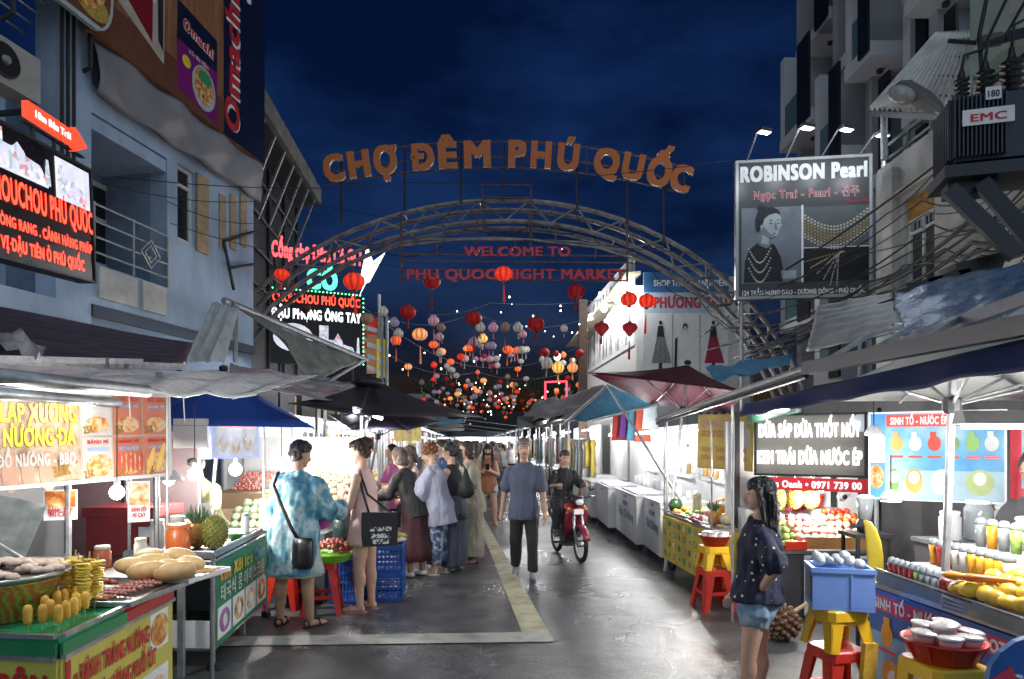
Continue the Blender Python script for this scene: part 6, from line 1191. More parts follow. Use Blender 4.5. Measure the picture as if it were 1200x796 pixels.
# loops of loose pipe at the right shoulder
for k, (px, py, r_) in enumerate(((815, 320, .30), (838, 352, .36), (862, 378, .40))):
  p = W(px, py, 12.9); MB().tube([p+V((-r_, 0, .1)), p+V((-.1, -.02, -.12)), p+V((r_*.8, 0, -.08)), p+V((r_*1.1, .05, .18))], .026, 6).build('pipe_loop', m_pipe, arch, True)
for k in range(9): t_ = R(random.uniform(20, 165)); cable([arcp(t_, *chords[k % 4]), arcp(t_+R(14), *chords[(k+1) % 4])-V((0, 0, .05)), arcp(t_+R(32), *chords[(k+2) % 4])], .009, M('tangle_wire', (.02, .02, .022), .6), '%s loose wire tangled along the arch from its right foot' % ORD[k], 'wire', 'loose wires along the arch', 'wire', random.uniform(.1, .35), 5, 8)
# flat inner tie and the hanging word frame
def yl(px, py): return W(px, py, AY-.06)
for pts in ([(338, 352), (400, 310), (470, 288), (540, 281), (620, 281), (700, 290), (770, 312), (830, 345)], [(430, 288), (500, 281), (580, 279), (680, 284), (740, 296)]): MB().tube([yl(*p) for p in pts], .024, 6).build('inner_tie', m_pipe, arch, True)
def rail(a, b, r=.016, m=m_rust): MB().tube([yl(*a), yl(*b)], r, 5).build('frame_bar', m, arch)
for y in (300, 308, 318, 329): rail((470, y-2), (736, y), .016)
for x in (470, 735): rail((x, 250 if x < 600 else 258), (x, 330), .022)
for x, y0, y1 in ((519, 253, 282), (565, 216, 282), (622, 216, 282), (652, 258, 282), (513, 282, 302), (604, 282, 302), (700, 282, 302), (560, 250, 302), (620, 250, 302)): rail((x, y0), (x+random.uniform(-3, 3), y1), .018)
rail((567, 217), (620, 217)); rail((567, 232), (620, 232))
neon = M('red_letter', (.30, .02, .035), .5, emit=.07, ecol=(1, .08, .12)); neon_b = M('red_letter_side', (.25, .02, .03), .5)
def arch_word(s, x0, x1, ybase, h, mat):
  lettering(s, frame_q(yl((x0+x1)/2, ybase)-V((0, .05, 0)), (1, 0, 0), (0, -1, 0)), h*AY/FPX, (x1-x0)*AY/FPX, mat, arch, .035, .04, 'lettering', 'c', 0, neon_b)
arch_word('WELCOME TO', 544, 668, 301, 11, neon); arch_word('PHU QUOC NIGHT MARKET', 478, 732, 328, 12, neon)
# orange letters, each one a part, on three rails
m_let = M('orange_letter', (.36, .085, .012), .5, var=.06, emit=.04, ecol=(1, .35, .05)); m_lside = M('letter_side', (.62, .56, .48), .4)  # unlit letters, a faint glow is put into the orange fronts
def ly(x): t = (x-590)/210; return 196+30*t*t if t > 0 else 196+19*t*t
def la(x): t = (x-590)/210; return math.atan((60*t if t > 0 else 38*t)/210)
for (ch, x, w) in (('C', 395, 24), ('H', 424, 25), ('Ợ', 455, 28), ('Đ', 497, 27), ('Ê', 526, 22), ('M', 560, 31), ('P', 606, 21), ('H', 633, 24), ('Ú', 664, 25), ('Q', 708, 30), ('U', 738, 25), ('Ố', 768, 28), ('C', 793, 24)):
  q = frame_q(yl(x, ly(x)+1)-V((0, .10, 0)), (1, 0, 0), (0, -1, 0)) @ MR(la(x), 4, 'Y')
  lettering(ch, q, 30*AY/FPX, w*AY/FPX, m_let, arch, .055, .07, 'letter', 'c', 0, m_lside)
for dy in (-30, -12, 1): MB().tube([yl(x, ly(x)+dy) for x in range(380, 806, 12)], .017, 5).build('letter_rail', m_rust, arch, True)
for x, yb in ((400, 262), (474, 246), (540, 238), (590, 236), (676, 247), (735, 262), (778, 285)): rail((x, ly(x)-28), (x+(4 if x < 590 else -4)*0, yb), .022, darkmetal)
for x in range(384, 806, 38): rail((x, ly(x)-30), (x, ly(x)+1), .012)
# ================================================================ lanterns
sil = {}
def silk(nm, c, e):
  """silk panels between ribs, lit by the bulb inside when e > 0"""
  m = M('silk_'+nm, c, .55, var=.18, scale=5, emit=e or .001, ecol=c, trl=.25); n = m.node_tree.nodes; l = m.node_tree.links; b = n['Principled BSDF']
  tc = n.new('ShaderNodeTexCoord'); g = n.new('ShaderNodeTexGradient'); g.gradient_type = 'RADIAL'; l.new(tc.outputs['Object'], g.inputs[0])
  mu = n.new('ShaderNodeMath'); mu.operation = 'MULTIPLY'; mu.inputs[1].default_value = 8; pp = n.new('ShaderNodeMath'); pp.operation = 'PINGPONG'; pp.inputs[1].default_value = .5; l.new(g.outputs[1], mu.inputs[0]); l.new(mu.outputs[0], pp.inputs[0])
  rp = n.new('ShaderNodeMapRange'); rp.inputs[1].default_value = .02; rp.inputs[2].default_value = .42; rp.inputs[3].default_value = .12; rp.inputs[4].default_value = 1.15; l.new(pp.outputs[0], rp.inputs[0])
  sx = n.new('ShaderNodeSeparateXYZ'); l.new(tc.outputs['Object'], sx.inputs[0]); ab = n.new('ShaderNodeMath'); ab.operation = 'ABSOLUTE'; l.new(sx.outputs[2], ab.inputs[0]); rz = n.new('ShaderNodeMapRange'); rz.inputs[1].default_value = .1; rz.inputs[2].default_value = 1; rz.inputs[3].default_value = e*1.2; rz.inputs[4].default_value = e*.3; l.new(ab.outputs[0], rz.inputs[0])
  mm = n.new('ShaderNodeMath'); mm.operation = 'MULTIPLY'; l.new(rz.outputs[0], mm.inputs[0]); l.new(rp.outputs[0], mm.inputs[1]); l.new(mm.outputs[0], b.inputs['Emission Strength'])
  return m
silk_c = {'red': silk('red', (.46, .015, .018), 0.16), 'glowred': silk('glowred', (.80, .05, .02), .75), 'orange': silk('orange', (.85, .16, .04), .9), 'peach': silk('peach', (.85, .40, .16), .9), 'pink': silk('pink', (.55, .30, .38), 0.4), 'white': silk('white', (.48, .44, .42), 0.35), 'lilac': silk('lilac', (.36, .30, .42), 0.3), 'dark': silk('dark', (.10, .018, .018), .02), 'tan': silk('tan', (.34, .22, .15), 0.2), 'yellow': silk('yellow', (.85, .55, .15), 1.0)}
m_cap = M('lantern_cap', (.10, .05, .02), .5); prot = {}
def lantern_proto(style, c):
  k = (style, c)
  if k in prot: return prot[k]
  t = thing('lantern', 'x', 'lantern', (0, -40, -6)); mat = silk_c[c]; mb = MB(); n = 16; prof = {'round': [(.25, -.78), (.7, -.62), (.95, -.25), (1, .05), (.9, .4), (.6, .68), (.25, .78)], 'onion': [(.08, -1.0), (.35, -.72), (.85, -.2), (1, .12), (.85, .45), (.5, .66), (.22, .74)], 'garlic': [(.2, -.75), (.6, -.6), (.85, -.1), (.8, .3), (.5, .62), (.3, .9)]}[style]
  rings = [[V((math.cos(2*math.pi*j/n)*r*(1 if j % 2 else .93), math.sin(2*math.pi*j/n)*r*(1 if j % 2 else .93), z)) for j in range(n)] for r, z in prof]; mb.loft(rings); mb.build('silk_body', mat, t, True)
  MB().lathe([(.26, .76), (.26, .88), (.1, .9)], 10).build('top_cap', m_cap, t); MB().lathe([(.2, -.95), (.24, -.8)], 10).build('bottom_cap', m_cap, t)
  MB().tube([(0, 0, -.95), (0, 0, -1.5), (.03, 0, -2.4)], [.05, .10, .16], 6).build('tassel', mat, t); prot[k] = t; return t
def lantern(px, py, rpx, Y, c, style, label, group=None, tass=1.0, light=0):
  p = lantern_proto(style, c); o = copy_tree(p); o.location = W(px, py, Y); k = rpx*Y/FPX; o.scale = (k, k, k); o.rotation_euler = (random.uniform(-.06, .06), random.uniform(-.06, .06), random.uniform(0, 6))
  T(o, label, 'lantern', group)
  for ch in kids(o):
    if ch.name.startswith('tassel'): ch.scale = (1, 1, tass)
  return o
L = [(415, 330, 12.5, 12.2, 'glowred', 'round', 'orange-red lantern over the white arrow of the LED sign'), (506, 330, 10.5, 13.5, 'red', 'round', 'red lantern hanging below the letters PHU QUOC with long tassel'), (590, 321, 10.5, 12.7, 'glowred', 'round', 'lit orange lantern covering the I of NIGHT'), (675, 342, 10.5, 13.5, 'red', 'round', 'red lantern hanging below the word MARKET'),
     (737, 351, 10, 14, 'glowred', 'round', 'glowing red lantern at the first bulbs by the poster wall'), (758, 353, 10, 14, 'glowred', 'round', 'glowing red lantern just right of its glowing twin by the poster wall'), (705, 385, 9.5, 13.2, 'red', 'onion', 'onion-shaped red lantern, lower on the poster wall, farther from the shop front'), (738, 385, 9.5, 13.2, 'red', 'onion', 'onion-shaped red lantern by the corner of the poster wall'),
     (478, 366, 10, 16, 'red', 'round', 'plain dark red lantern above the lit peach lantern'), (555, 373, 10, 16, 'red', 'round', 'dark red lantern left of the cluster of pale lanterns'), (628, 380, 10.5, 16, 'red', 'round', 'dark red lantern right of the cluster of pale lanterns'), (492, 392, 9, 17, 'peach', 'round', 'lit peach lantern with long tassel'), (464, 399, 6.5, 17, 'orange', 'round', 'small orange lantern below a pale one near the LED sign'),
     (467, 391, 7, 17.4, 'white', 'garlic', 'pale ribbed lantern above the small orange lantern'), (449, 365, 7, 15, 'white', 'garlic', 'pale cage-like lantern nearest the LED sign'), (462, 378, 7, 15, 'lilac', 'garlic', 'lilac lantern just below the pale cage-like one'), (508, 376, 8, 18, 'pink', 'garlic', 'pink lantern left of the lit peach pair'), (517, 384, 6, 18, 'tan', 'garlic', 'tan lantern touching the pink lantern'),
     (515, 395, 6, 18.5, 'pink', 'garlic', 'small pink lantern with trailing tail under the tan one'), (508, 404, 5.5, 19, 'orange', 'round', 'small dull orange lantern with long tassel'), (563, 384, 7, 18, 'white', 'garlic', 'white lantern first in the pale cluster'), (578, 384, 7, 18, 'pink', 'garlic', 'pink lantern with tail in the pale cluster'), (592, 384, 7, 18, 'tan', 'garlic', 'tan lantern with tail in the pale cluster'), (607, 384, 7, 18, 'white', 'garlic', 'white lantern last in the pale cluster'),
     (555, 401, 7, 18.5, 'lilac', 'garlic', 'lilac lantern below the pale cluster'), (566, 397, 6.5, 18.6, 'yellow', 'garlic', 'small lit cream lantern below the pale cluster'), (551, 408, 5, 19, 'orange', 'round', 'small orange lantern overlapping the lilac one'), (613, 392, 5.5, 19, 'pink', 'garlic', 'small pink lantern with long tail below the dark red lantern'), (595, 410, 6, 19, 'orange', 'round', 'orange lantern with long tassel in mid street'),
     (661, 385, 5.5, 17, 'white', 'garlic', 'lone pale lantern with tail by the poster wall'), (638, 413, 6, 19, 'red', 'round', 'red lantern above the lit cream lantern near the post'), (679, 414, 5.5, 19, 'red', 'round', 'small red lantern on the brown post'), (641, 426, 8, 18, 'white', 'garlic', 'pale hanging lantern left of the lit cream lantern'), (654, 431, 8.5, 18, 'yellow', 'garlic', 'lit cream lantern beside the brown post'), (671, 431, 7.5, 18, 'peach', 'garlic', 'lit peach lantern against the brown post'),
     (276, 345, 7, 12.6, 'dark', 'onion', 'dim dark lantern on the left shoulder of the arch'), (358, 362, 7, 12.8, 'dark', 'onion', 'dim lantern in front of the LED sign words'), (430, 373, 7.5, 12.6, 'tan', 'round', 'tan lantern at the corner of the LED sign'), (330, 322, 9, 12.8, 'glowred', 'onion', 'orange lantern in the struts of the arch at left')]
for a in L: lantern(*a, tass=random.choice((.8, 1.3, 1.6)))
FC = ['orange', 'red', 'peach', 'white', 'pink', 'lilac', 'tan', 'glowred', 'white', 'pink', 'red']
mid_n = 0
for i in range(70):
  t_ = i/70; Y = 19+15*t_; px = random.gauss(566, 66); py = 404+60*t_+random.uniform(-12, 12)
  if px < 472 or px > 690: px = random.uniform(480, 680)
  c = random.choice(FC); lantern(px, py, 108/Y*random.uniform(.8, 1.1), Y, c, random.choice(('round', 'garlic', 'round')), 'small %s lantern in the crowded middle rows above the street' % {'white': 'pale', 'glowred': 'bright red', 'yellow': 'cream'}.get(c, c), '%s lanterns in the middle rows' % c, 1.0)
for i in range(120):
  t_ = i/120; Y = 34+40*t_; px = random.gauss(566, 42); py = 460+32*t_+random.uniform(-10, 8); px = min(max(px, 495), 660); c = random.choice(FC)
  lantern(px, py, 115/Y*random.uniform(.8, 1.2), Y, c, 'round', 'tiny %s lantern in the far dense cluster above the street' % {'white': 'pale', 'glowred': 'bright red', 'yellow': 'cream'}.get(c, c), '%s lanterns in the far cluster' % c, .6)
# wires with tiny bulbs across the street
m_wire_w = M('pale_wire', (.35, .36, .38), .5); m_blackw = M('black_wire', (.012, .012, .014), .5)
bulb_glow = M('tiny_bulb', (1, .95, .85), .4, emit=5, ecol=(1, .93, .8)); tb = MB().ell((0, 0, 0), (1, 1, 1.2), 8, 6)
tbo = None
def tiny(px, py, Y, r, label, group):
  global tbo
  if tbo is None: tbo = tb.build('string_bulb', bulb_glow, None, True); o = tbo
  else: o = tbo.copy(); col.objects.link(o)
  o.location = W(px, py, Y); k = r*Y/FPX; o.scale = (k,)*3; return T(o, label, 'bulb', group)
wires = [((500, 368, 16), (575, 355, 14), (750, 345, 14), .1, 'pale wire sagging below the word frame to the bulbs'), ((420, 355, 15), (560, 430, 22), (690, 400, 20), .3, 'pale wire crossing from the LED sign to the brown post'), ((455, 415, 20), (560, 436, 22), (684, 430, 20), .3, 'pale wire carrying the middle lantern row'), ((440, 366, 16), (555, 366, 16), (690, 372, 16), .3, 'pale wire carrying the pale lantern cluster'), ((140, 208, 9.0), (480, 214, 12), (870, 186, 12), .12, 'long wire crossing the sky below the orange letters'), ((120, 215, 8.8), (330, 232, 12.4), (860, 300, 11.8), .15, 'long thin wire crossing behind the arch frame'), ((200, 262, 10), (380, 300, 13), (700, 330, 14), .1, 'thin wire from the blue wall to the word frame'), ((196, 236, 10), (300, 262, 12.2), (372, 268, 17), .1, 'thin wire from the blue wall to the grey eave')]
for a, b, c, s, lb in wires: cable([W(*a), W(*b), W(*c)], .006 if a[2] > 12 else .007, m_wire_w if 'pale' in lb else m_blackw, lb, 'wire', None, 'wire', s)
for i in range(24):
  Y = random.uniform(15, 26); px = random.uniform(450, 690); py = random.uniform(345, 440); tiny(px, py, Y, random.uniform(.6, 1.1), 'tiny white bulb strung between lanterns in the sky', 'tiny bulbs between the lanterns')
for i in range(40): Y = random.uniform(30, 60); tiny(random.gauss(570, 40), random.uniform(448, 492), Y, random.uniform(.4, .8), 'tiny warm bulb among the far lanterns', 'tiny bulbs among the far lanterns')
# bright bulbs along the poster wall
for i, (px, py, Y) in enumerate(((738, 336, 18.6), (723, 351, 20), (708, 362, 21.6), (693, 371, 23.4), (684, 380, 25))):
  tiny(px, py, Y, 4.2-.3*i, ('bright bulb at the corner of the poster wall', 'second bright bulb along the poster wall', 'third bright bulb along the poster wall', 'fourth bright bulb along the poster wall', 'farthest bright bulb along the poster wall')[i], 'bright bulbs along the poster wall'); point_light('wall_bulb_light', W(px, py, Y)+V((-.25, 0, -.1)), 60, .06)
tiny(703, 344, 19, 1.6, 'small amber bulb above the poster wall lights', None); tiny(653, 418, 26, 4.0, 'warm oval street bulb above the cream lantern', None)
# ================================================================ billboard of the pearl shop
bY = 12.0; p0 = W(862, 345, bY); p1 = W(1022, 352, bY-.3); p0.z = p1.z = ZP(350, 11.9)
BB = Board('billboard', 'large framed billboard of a pearl shop with portrait and strings of pearls', 'billboard', p0, p1, 2.44, .12, M('billboard_dark', (.055, .06, .068), .35, var=.1), M('billboard_frame', (.42, .43, .44), .4, .3), .05)
BB.text('ROBINSON Pearl', .5, .845, .27, BB.w*.93, ink_white, .065, 3); BB.text('Ngọc Trai - Pearl - 진주', .52, .715, .15, BB.w*.78, M('bill_pale', (.7, .62, .62), .5), .05, 3); BB.text('Ngọc Trai - Pearl - 진주', .52, .715, .15, BB.w*.78, M('bill_red', (.42, .03, .05), .5), .022, 4); BB.text('Since 1989', .90, .665, .06, BB.w*.17, MATS['bill_red'], .03)
BB.text('124 TRẦN HƯNG ĐẠO - DƯƠNG ĐÔNG - PHÚ QUỐC', .5, .028, .085, BB.w*.9, ink_white, .04)
m_pg = M('photo_grey', (.19, .22, .26), .4, var=.35, scale=1.6); m_skinp = M('photo_skin', (.42, .47, .50), .5, var=.2, scale=4); m_hair = M('photo_dark', (.012, .014, .018), .4)
BB.rect(.045, .115, .485, .655, m_pg, 1); BB.rect(.505, .36, .975, .645, M('photo_pearl_bg', (.10, .115, .12), .4), 1); BB.rect(.505, .115, .975, .35, M('photo_black', (.012, .013, .015), .4), 1)
m_shd = M('photo_shadow', (.20, .23, .26), .5, var=.2); m_lite = M('photo_light', (.58, .62, .64), .5, var=.1)
BB.pts([(.06, .12), (.07, .27), (.10, .355), (.16, .40), (.22, .415), (.29, .385), (.335, .30), (.355, .20), (.35, .12)], m_hair, 2); BB.pts([(.17, .39), (.185, .47), (.26, .44), (.265, .385), (.23, .36)], m_shd, 3); BB.pts([(.19, .40), (.20, .47), (.25, .44), (.245, .39)], m_skinp, 4)
BB.pts([(.185, .56), (.18, .51), (.20, .465), (.245, .435), (.285, .432), (.315, .455), (.33, .50), (.345, .525), (.335, .535), (.338, .575), (.32, .61), (.26, .625), (.20, .61)], m_skinp, 5); BB.pts([(.20, .465), (.245, .435), (.285, .432), (.30, .445), (.25, .47), (.215, .51), (.19, .52)], m_shd, 6)
BB.pts([(.15, .50), (.145, .565), (.165, .625), (.215, .655), (.275, .655), (.32, .63), (.335, .595), (.30, .612), (.25, .60), (.215, .575), (.20, .53), (.185, .50), (.165, .475)], m_hair, 7); BB.ell(.192, .515, .02, .035, m_skinp, 8); BB.ell(.19, .655, .07, .05, m_hair, 7)
for u in (.262, .316): BB.ell(u, .537, .022, .009, m_hair, 7); BB.ell(u, .560, .030, .006, m_hair, 7, rot=R(6))
BB.pts([(.29, .545), (.298, .545), (.315, .492), (.29, .488)], m_shd, 7); BB.ell(.288, .465, .028, .010, M('photo_lip', (.10, .10, .12), .4), 7); BB.ell(.30, .505, .02, .02, m_lite, 6)
pearl = M('pearl_print', (.55, .52, .46), .3); pgold = M('pearl_gold', (.40, .27, .08), .3, var=.3)
for j in range(3):
  for i in range(16): t_ = i/15; BB.ell(.10+.16*t_, .36-.05*j-.10*math.sin(t_*math.pi)-.02*j, .016, .016, pearl, 3, 8)
for j in range(8):
  n = 20
  for i in range(n): t_ = i/(n-1); BB.ell(.515+.45*t_, .60-.022*j-.10*math.sin(t_*math.pi)+.03*(t_-.5), .020, .018, pgold if 1 < j < 6 else pearl, 2, 8)
for j in range(6):
  for i in range(18): t_ = i/17; BB.ell(.80-.02*j*.4-(.29-.055*j)*t_, .34-(.05+.032*j)*t_*(1+.3*t_)-.02, .013, .014, pearl if j else pgold, 3, 7)
BB.rect(.487, .112, .503, .66, ink_white, 2); BB.rect(.505, .352, .975, .358, ink_white, 2); BB.rect(.34, .14, .45, .20, m_skinp, 2)
BB.done()
for u in (.06, .94): MB().tube([BB.q @ V((BB.w*u, .18, 2.4)), zz(BB.q @ V((BB.w*u, .18, 0)), 0)], .035, 8).build('post', galv, BB.root)
for k in range(4): MB().bar(BB.q @ V((0, .14, .3+.6*k)), BB.q @ V((BB.w, .14, .3+.6*k)), .04, .04).build('back_rail', darkmetal, BB.root)
for i, (x0, x1, y1) in enumerate(((876, 890, 154), (922, 940, 149), (964, 986, 151), (1008, 1028, 158))):
  b = BB.q @ V(((x0-862)/160*BB.w, .02, 2.44)); tp = W(x1, y1, bY-1.1); t = thing('billboard_lamp', ('first arm lamp on the billboard, over the first letters', 'second arm lamp on the billboard', 'third arm lamp on the billboard, with the brightest head', 'fourth arm lamp on the billboard, next to the street pole')[i], 'lamp', (0, 0, 0), 0, 'arm lamps on top of the billboard')
  MB().tube([b, b.lerp(tp, .85)+V((0, 0, .06)), tp], .016, 6).build('arm', galv, t); MB().box(tp+V((.06, -.05, -.01)), (.22, .12, .05), R(20)).build('head', darkmetal, t); MB().box(tp+V((.06, -.05, -.042)), (.19, .10, .012), R(20)).build('lens', M('lamp_lens', (1, 1, 1), .4, emit=2.2 if True else 0, ecol=(.9, .95, 1)), t)
  point_light('arm_light', tp+V((.05, .02, -.12)), 5.5, .06, (.9, .95, 1))
# pole right of the billboard with cross arm
up = thing('utility_pole', 'thin pale utility pole rising beside the billboard', 'pole', (XP(1036, 11.2), 11.2, 0)); MB().tube([(0, 0, 0), (0, 0, ZP(160, 11.2)-.0)], [.06, .04], 8).build('shaft', galv, up)
# street lamp
sl_ = thing('street_lamp', 'cobra-head street lamp with ribbed glass in front of the metal canopy', 'street lamp'); hp = W(1068, 110, 7.6); ap = W(1125, 146, 7.3); bp2 = W(1230, 175, 7.0)
d_ = (ap-hp).normalized(); qh = frame_q(hp, d_, (0, -1, 0))
MB().loft([[qh @ V((x, y*k, z*k)) for y, z in ((-.12, -.02), (-.09, .07), (.09, .07), (.12, -.02), (.06, -.05), (-.06, -.05))] for x, k in ((-.22, .5), (-.14, 1), (.12, 1.05), (.30, .8), (.42, .4))]).build('housing', M('lamp_housing', (.16, .16, .17), .5), sl_); MB().ell(qh @ V((-.06, 0, -.07)), (.17, .12, .10), 16, 9, None, qh.to_3x3().to_4x4()).build('glass', M('lamp_glass', (.42, .42, .40), .15, var=.35, scale=14), sl_, True); MB().tube([qh @ V((.36, 0, 0)), ap, bp2], .035, 8).build('arm', galv, sl_)
MB().tube([(bp2.x, bp2.y, bp2.z+.4), (bp2.x, bp2.y, 0)], .14, 12).build('pole', M('concrete_pole', (.3, .3, .29), .8), sl_)
# transformer on steel brackets
tq = W(1150, 157, 6.3); tf = thing('transformer', 'dark finned transformer with black insulators mounted high on brackets', 'transformer', (tq.x, tq.y, 0), R(-16)); m_tr = M('transformer_grey', (.035, .045, .065), .5, .2); z0, z1 = ZP(196, 6.3), ZP(122, 6.3)
MB().bbox((-.26, -.2, z0), (.50, .35, z1)).build('tank', m_tr, tf)
for k in range(13): x = -.30+.033*k; MB().bbox((x, -.27, z0+.02), (x+.014, -.202, z1-.02)).build('fin', m_tr, tf)
for k in range(8): MB().bbox((-.33, -.2+.06*k, z0+.02), (-.262, -.186+.06*k, z1-.02)).build('fin', m_tr, tf)
MB().bbox((-.24, -.285, z0+.28), (.16, -.275, z0+.42)).build('maker_plate', ink_white, tf); lettering('EMC', frame_q((-.04, -.288, z0+.31), (1, 0, 0), (0, -1, 0)), .07, .28, ink_red, tf, .03)
MB().bbox((-.06, -.285, z1-.09), (.06, -.275, z1+.02)).build('number_plate', ink_white, tf); lettering('180', frame_q((0, -.288, z1-.07), (1, 0, 0), (0, -1, 0)), .06, .09, ink_black, tf, .03)
for i, (x, s) in enumerate(((-.16, .8), (.03, .95), (.24, 1.15))):
  P = [];
  for k in range(6): P += [(.045*s, .0+.055*k*s), (.085*s, .018*s+.055*k*s), (.045*s, .036*s+.055*k*s)]
  MB().lathe(P+[(.03, .36*s), (.02, .42*s)], 12, (x, .0, z1)).build('insulator', blackm, tf, True)
  MB().tube([(x, 0, z1+.42*s), (x+.04, .05, z1+.62*s), (x+.22, .15, z1+.72*s), (x+.5, .2, z1+1.2)], .014, 6).build('lead', blackm, tf, True)
for (a, b) in (((1112, 222), (1192, 300)), ((1150, 214), (1215, 290))): MB().bar(MR(R(16), 4, 'Z') @ (W(a[0], a[1], 6.2)-V((tq.x, tq.y, 0))), MR(R(16), 4, 'Z') @ (W(b[0], b[1], 6.0)-V((tq.x, tq.y, 0))), .10, .13).build('bracket_beam', M('bracket_steel', (.04, .045, .055), .5, .3), tf)
MB().bbox((-.36, -.22, z0-.14), (.8, .32, z0-.03)).build('platform', MATS['bracket_steel'], tf); MB().bbox((-.30, -.1, z0-.26), (.1, .1, z0-.145)).build('cross_beam', MATS['bracket_steel'], tf)
ins = thing('line_insulator', 'grey ribbed line insulator on the arm by the green house wall', 'insulator', W(1160, 48, 6.6)); MB().lathe([(.02, -.14)]+[(r, -.12+.04*k+dz) for k in range(6) for r, dz in ((.03, 0), (.065, .015), (.03, .03))]+[(.02, .14)], 12, (0, 0, 0), None, MR(R(80), 4, 'Y')).build('body', M('porcelain_grey', (.12, .14, .15), .3), ins, True); MB().tube([(-.14, 0, -.02), (-.4, 0, .0)], .02, 6).build('pin', darkmetal, ins); MB().bar((.14, 0, .03), (.8, 0, .2), .06, .08).build('arm', darkmetal, ins)
# black cable bundle falling from the transformer pole to the arch foot
cab = [((1215, 150, 6.5), (1108, 185, 7.6), (918, 318, 12.0), (820, 395, 15), .020), ((1215, 230, 6.2), (1138, 256, 7.2), (1020, 330, 10), (860, 420, 13.5), .024), ((1215, 246, 6.2), (1140, 272, 7.2), (1024, 340, 10), (866, 424, 13.5), .022), ((1215, 258, 6.2), (1140, 284, 7.2), (1030, 345, 10), (870, 428, 13.5), .03), ((1215, 268, 6.2), (1146, 292, 7.2), (1034, 352, 10), (850, 432, 13.5), .024), ((1215, 276, 6.2), (1150, 300, 7.2), (1030, 358, 10), (845, 436, 13.5), .02), ((1215, 240, 6.2), (1136, 262, 7.2), (1010, 338, 10), (830, 410, 13.5), .016), ((1215, 285, 6.2), (1150, 308, 7.2), (1012, 364, 10), (880, 412, 13.0), .02), ((1215, 200, 6.4), (1120, 268, 7.6), (1000, 300, 11), (862, 352, 12.5), .010), ((1215, 292, 6.2), (1120, 320, 7.6), (990, 372, 10.5), (872, 436, 13), .018), ((1215, 140, 6.4), (1100, 196, 8), (1040, 250, 9.5), (905, 345, 12.5), .012), ((1215, 262, 6.2), (1060, 310, 8.4), (960, 376, 11), (868, 405, 13.2), .014)]
cl = ['topmost thick black cable running down past the billboard corner']+['%s black cable of the sagging bundle under the transformer' % ORD[k] for k in range(11)]
for i, (a, b, c, d, r_) in enumerate(cab): cable([W(*a), W(*b), W(*c), W(*d)], r_*.8, m_blackw, cl[i], 'cable', 'cables in the transformer bundle' if i else None, 'cable', random.uniform(.02, .12), 6)
for k in range(10): a_, b_, c_ = (1215, 175+13*k, 6.3), (1080+7*k, 235+14*k, 8.2), (872+random.uniform(-30, 40), 350+9*k, 12.8); cable([W(*a_), W(*b_), W(*c_)], random.uniform(.006, .013), m_blackw, '%s thin loose cable between the transformer and the arch' % ORD[k], 'cable', 'thin loose cables on the right', 'cable', random.uniform(.05, .3), 5)
ropes = [((1040, 20, 7), (1150, 130, 6.4)), ((1155, 0, 6.6), (1148, 120, 6.4))]
cable([W(1158, -10, 6.6), W(1148, 40, 6.5), W(1152, 110, 6.3)], .02, m_blackw, 'braided black cable dropping beside the green house wall', 'cable')
# left cables
for k, (a, b, lb) in enumerate((((262, 282, 11.5), (297, 272, 12.4), 'short bent steel bracket arm on the blue wall corner'), ((262, 282, 11.5), (274, 340, 11.6), 'black bracket strut dropping to the tarpaulin pole'), ((268, 314, 11.5), (296, 310, 12.3), 'lower horizontal bracket arm on the blue wall corner'))): cable([W(*a), W(*b)], .028, darkmetal, lb, 'bracket', None, 'wall_bracket', 0, 5, 2)
# ================================================================ fashion shop at the right with posters
sh = thing('fashion_shop', 'two storey fashion shop with red name lettering and figure posters on pale walls', 'building'); c0 = W(755, 440, 19.0); c1 = W(852, 440, 19.0); zt = ZP(325, 19)
dirS = V((-.069, 1, 0)).normalized(); c2 = V((XP(690, 27.5), 27.5, 0))
MB().quad4((c0.x, 19, 0), (c1.x+.6, 19, 0), (c1.x+.6, 19, zt), (c0.x, 19, zt), .2).build('front_wall', M('shop_wall', (.52, .53, .52), .7, var=.1), sh); MB().quad4((c2.x, 27.5, 0), (c0.x-.1, 19.12, 0), (c0.x-.1, 19.12, zt-.2), (c2.x, 27.5, zt-.9), .2).build('side_wall', MATS['shop_wall'], sh)
B = Board('x', None, None, (c0.x-.05, 18.86, ZP(438, 19)), (c1.x, 18.86, ZP(438, 19)), zt-ZP(438, 19)+.1, .03, M('poster_white', (.58, .59, .58), .5, var=.08), root=sh); bw_, bh_ = B.w, B.h
B.rect(0, .80, 1, 1, M('shop_blue', (.03, .12, .28), .4), 1); B.text('SHOP THỜI TRANG BIỂN', .55, .865, .17, bw_*.86, ink_white, .04); B.rect(0, .60, 1, .798, M('shop_pale', (.35, .42, .48), .4), 1); B.text('PHƯƠNG THU', .55, .65, .30, bw_*.86, M('shop_red', (.40, .02, .03), .4), .05)
for u in (.34, .66): B.rect(u-.006, 0, u+.006, .58, M('shop_seam', (.3, .3, .3), .5), 1)
def figure(B, u, m1, m2, skirt): B.ell(u, .50, .045, .06, m_hair, 3); B.pts([(u-.03, .47), (u+.03, .47), (u+.045, .36), (u-.045, .36)], m1, 3); B.pts([(u-.045, .36), (u+.045, .36), (u+skirt, .10), (u-skirt*.8, .10)], m2, 3); B.pts([(u-.02, .10), (u+.02, .10), (u+.02, .02), (u-.02, .02)], m_hair, 3)
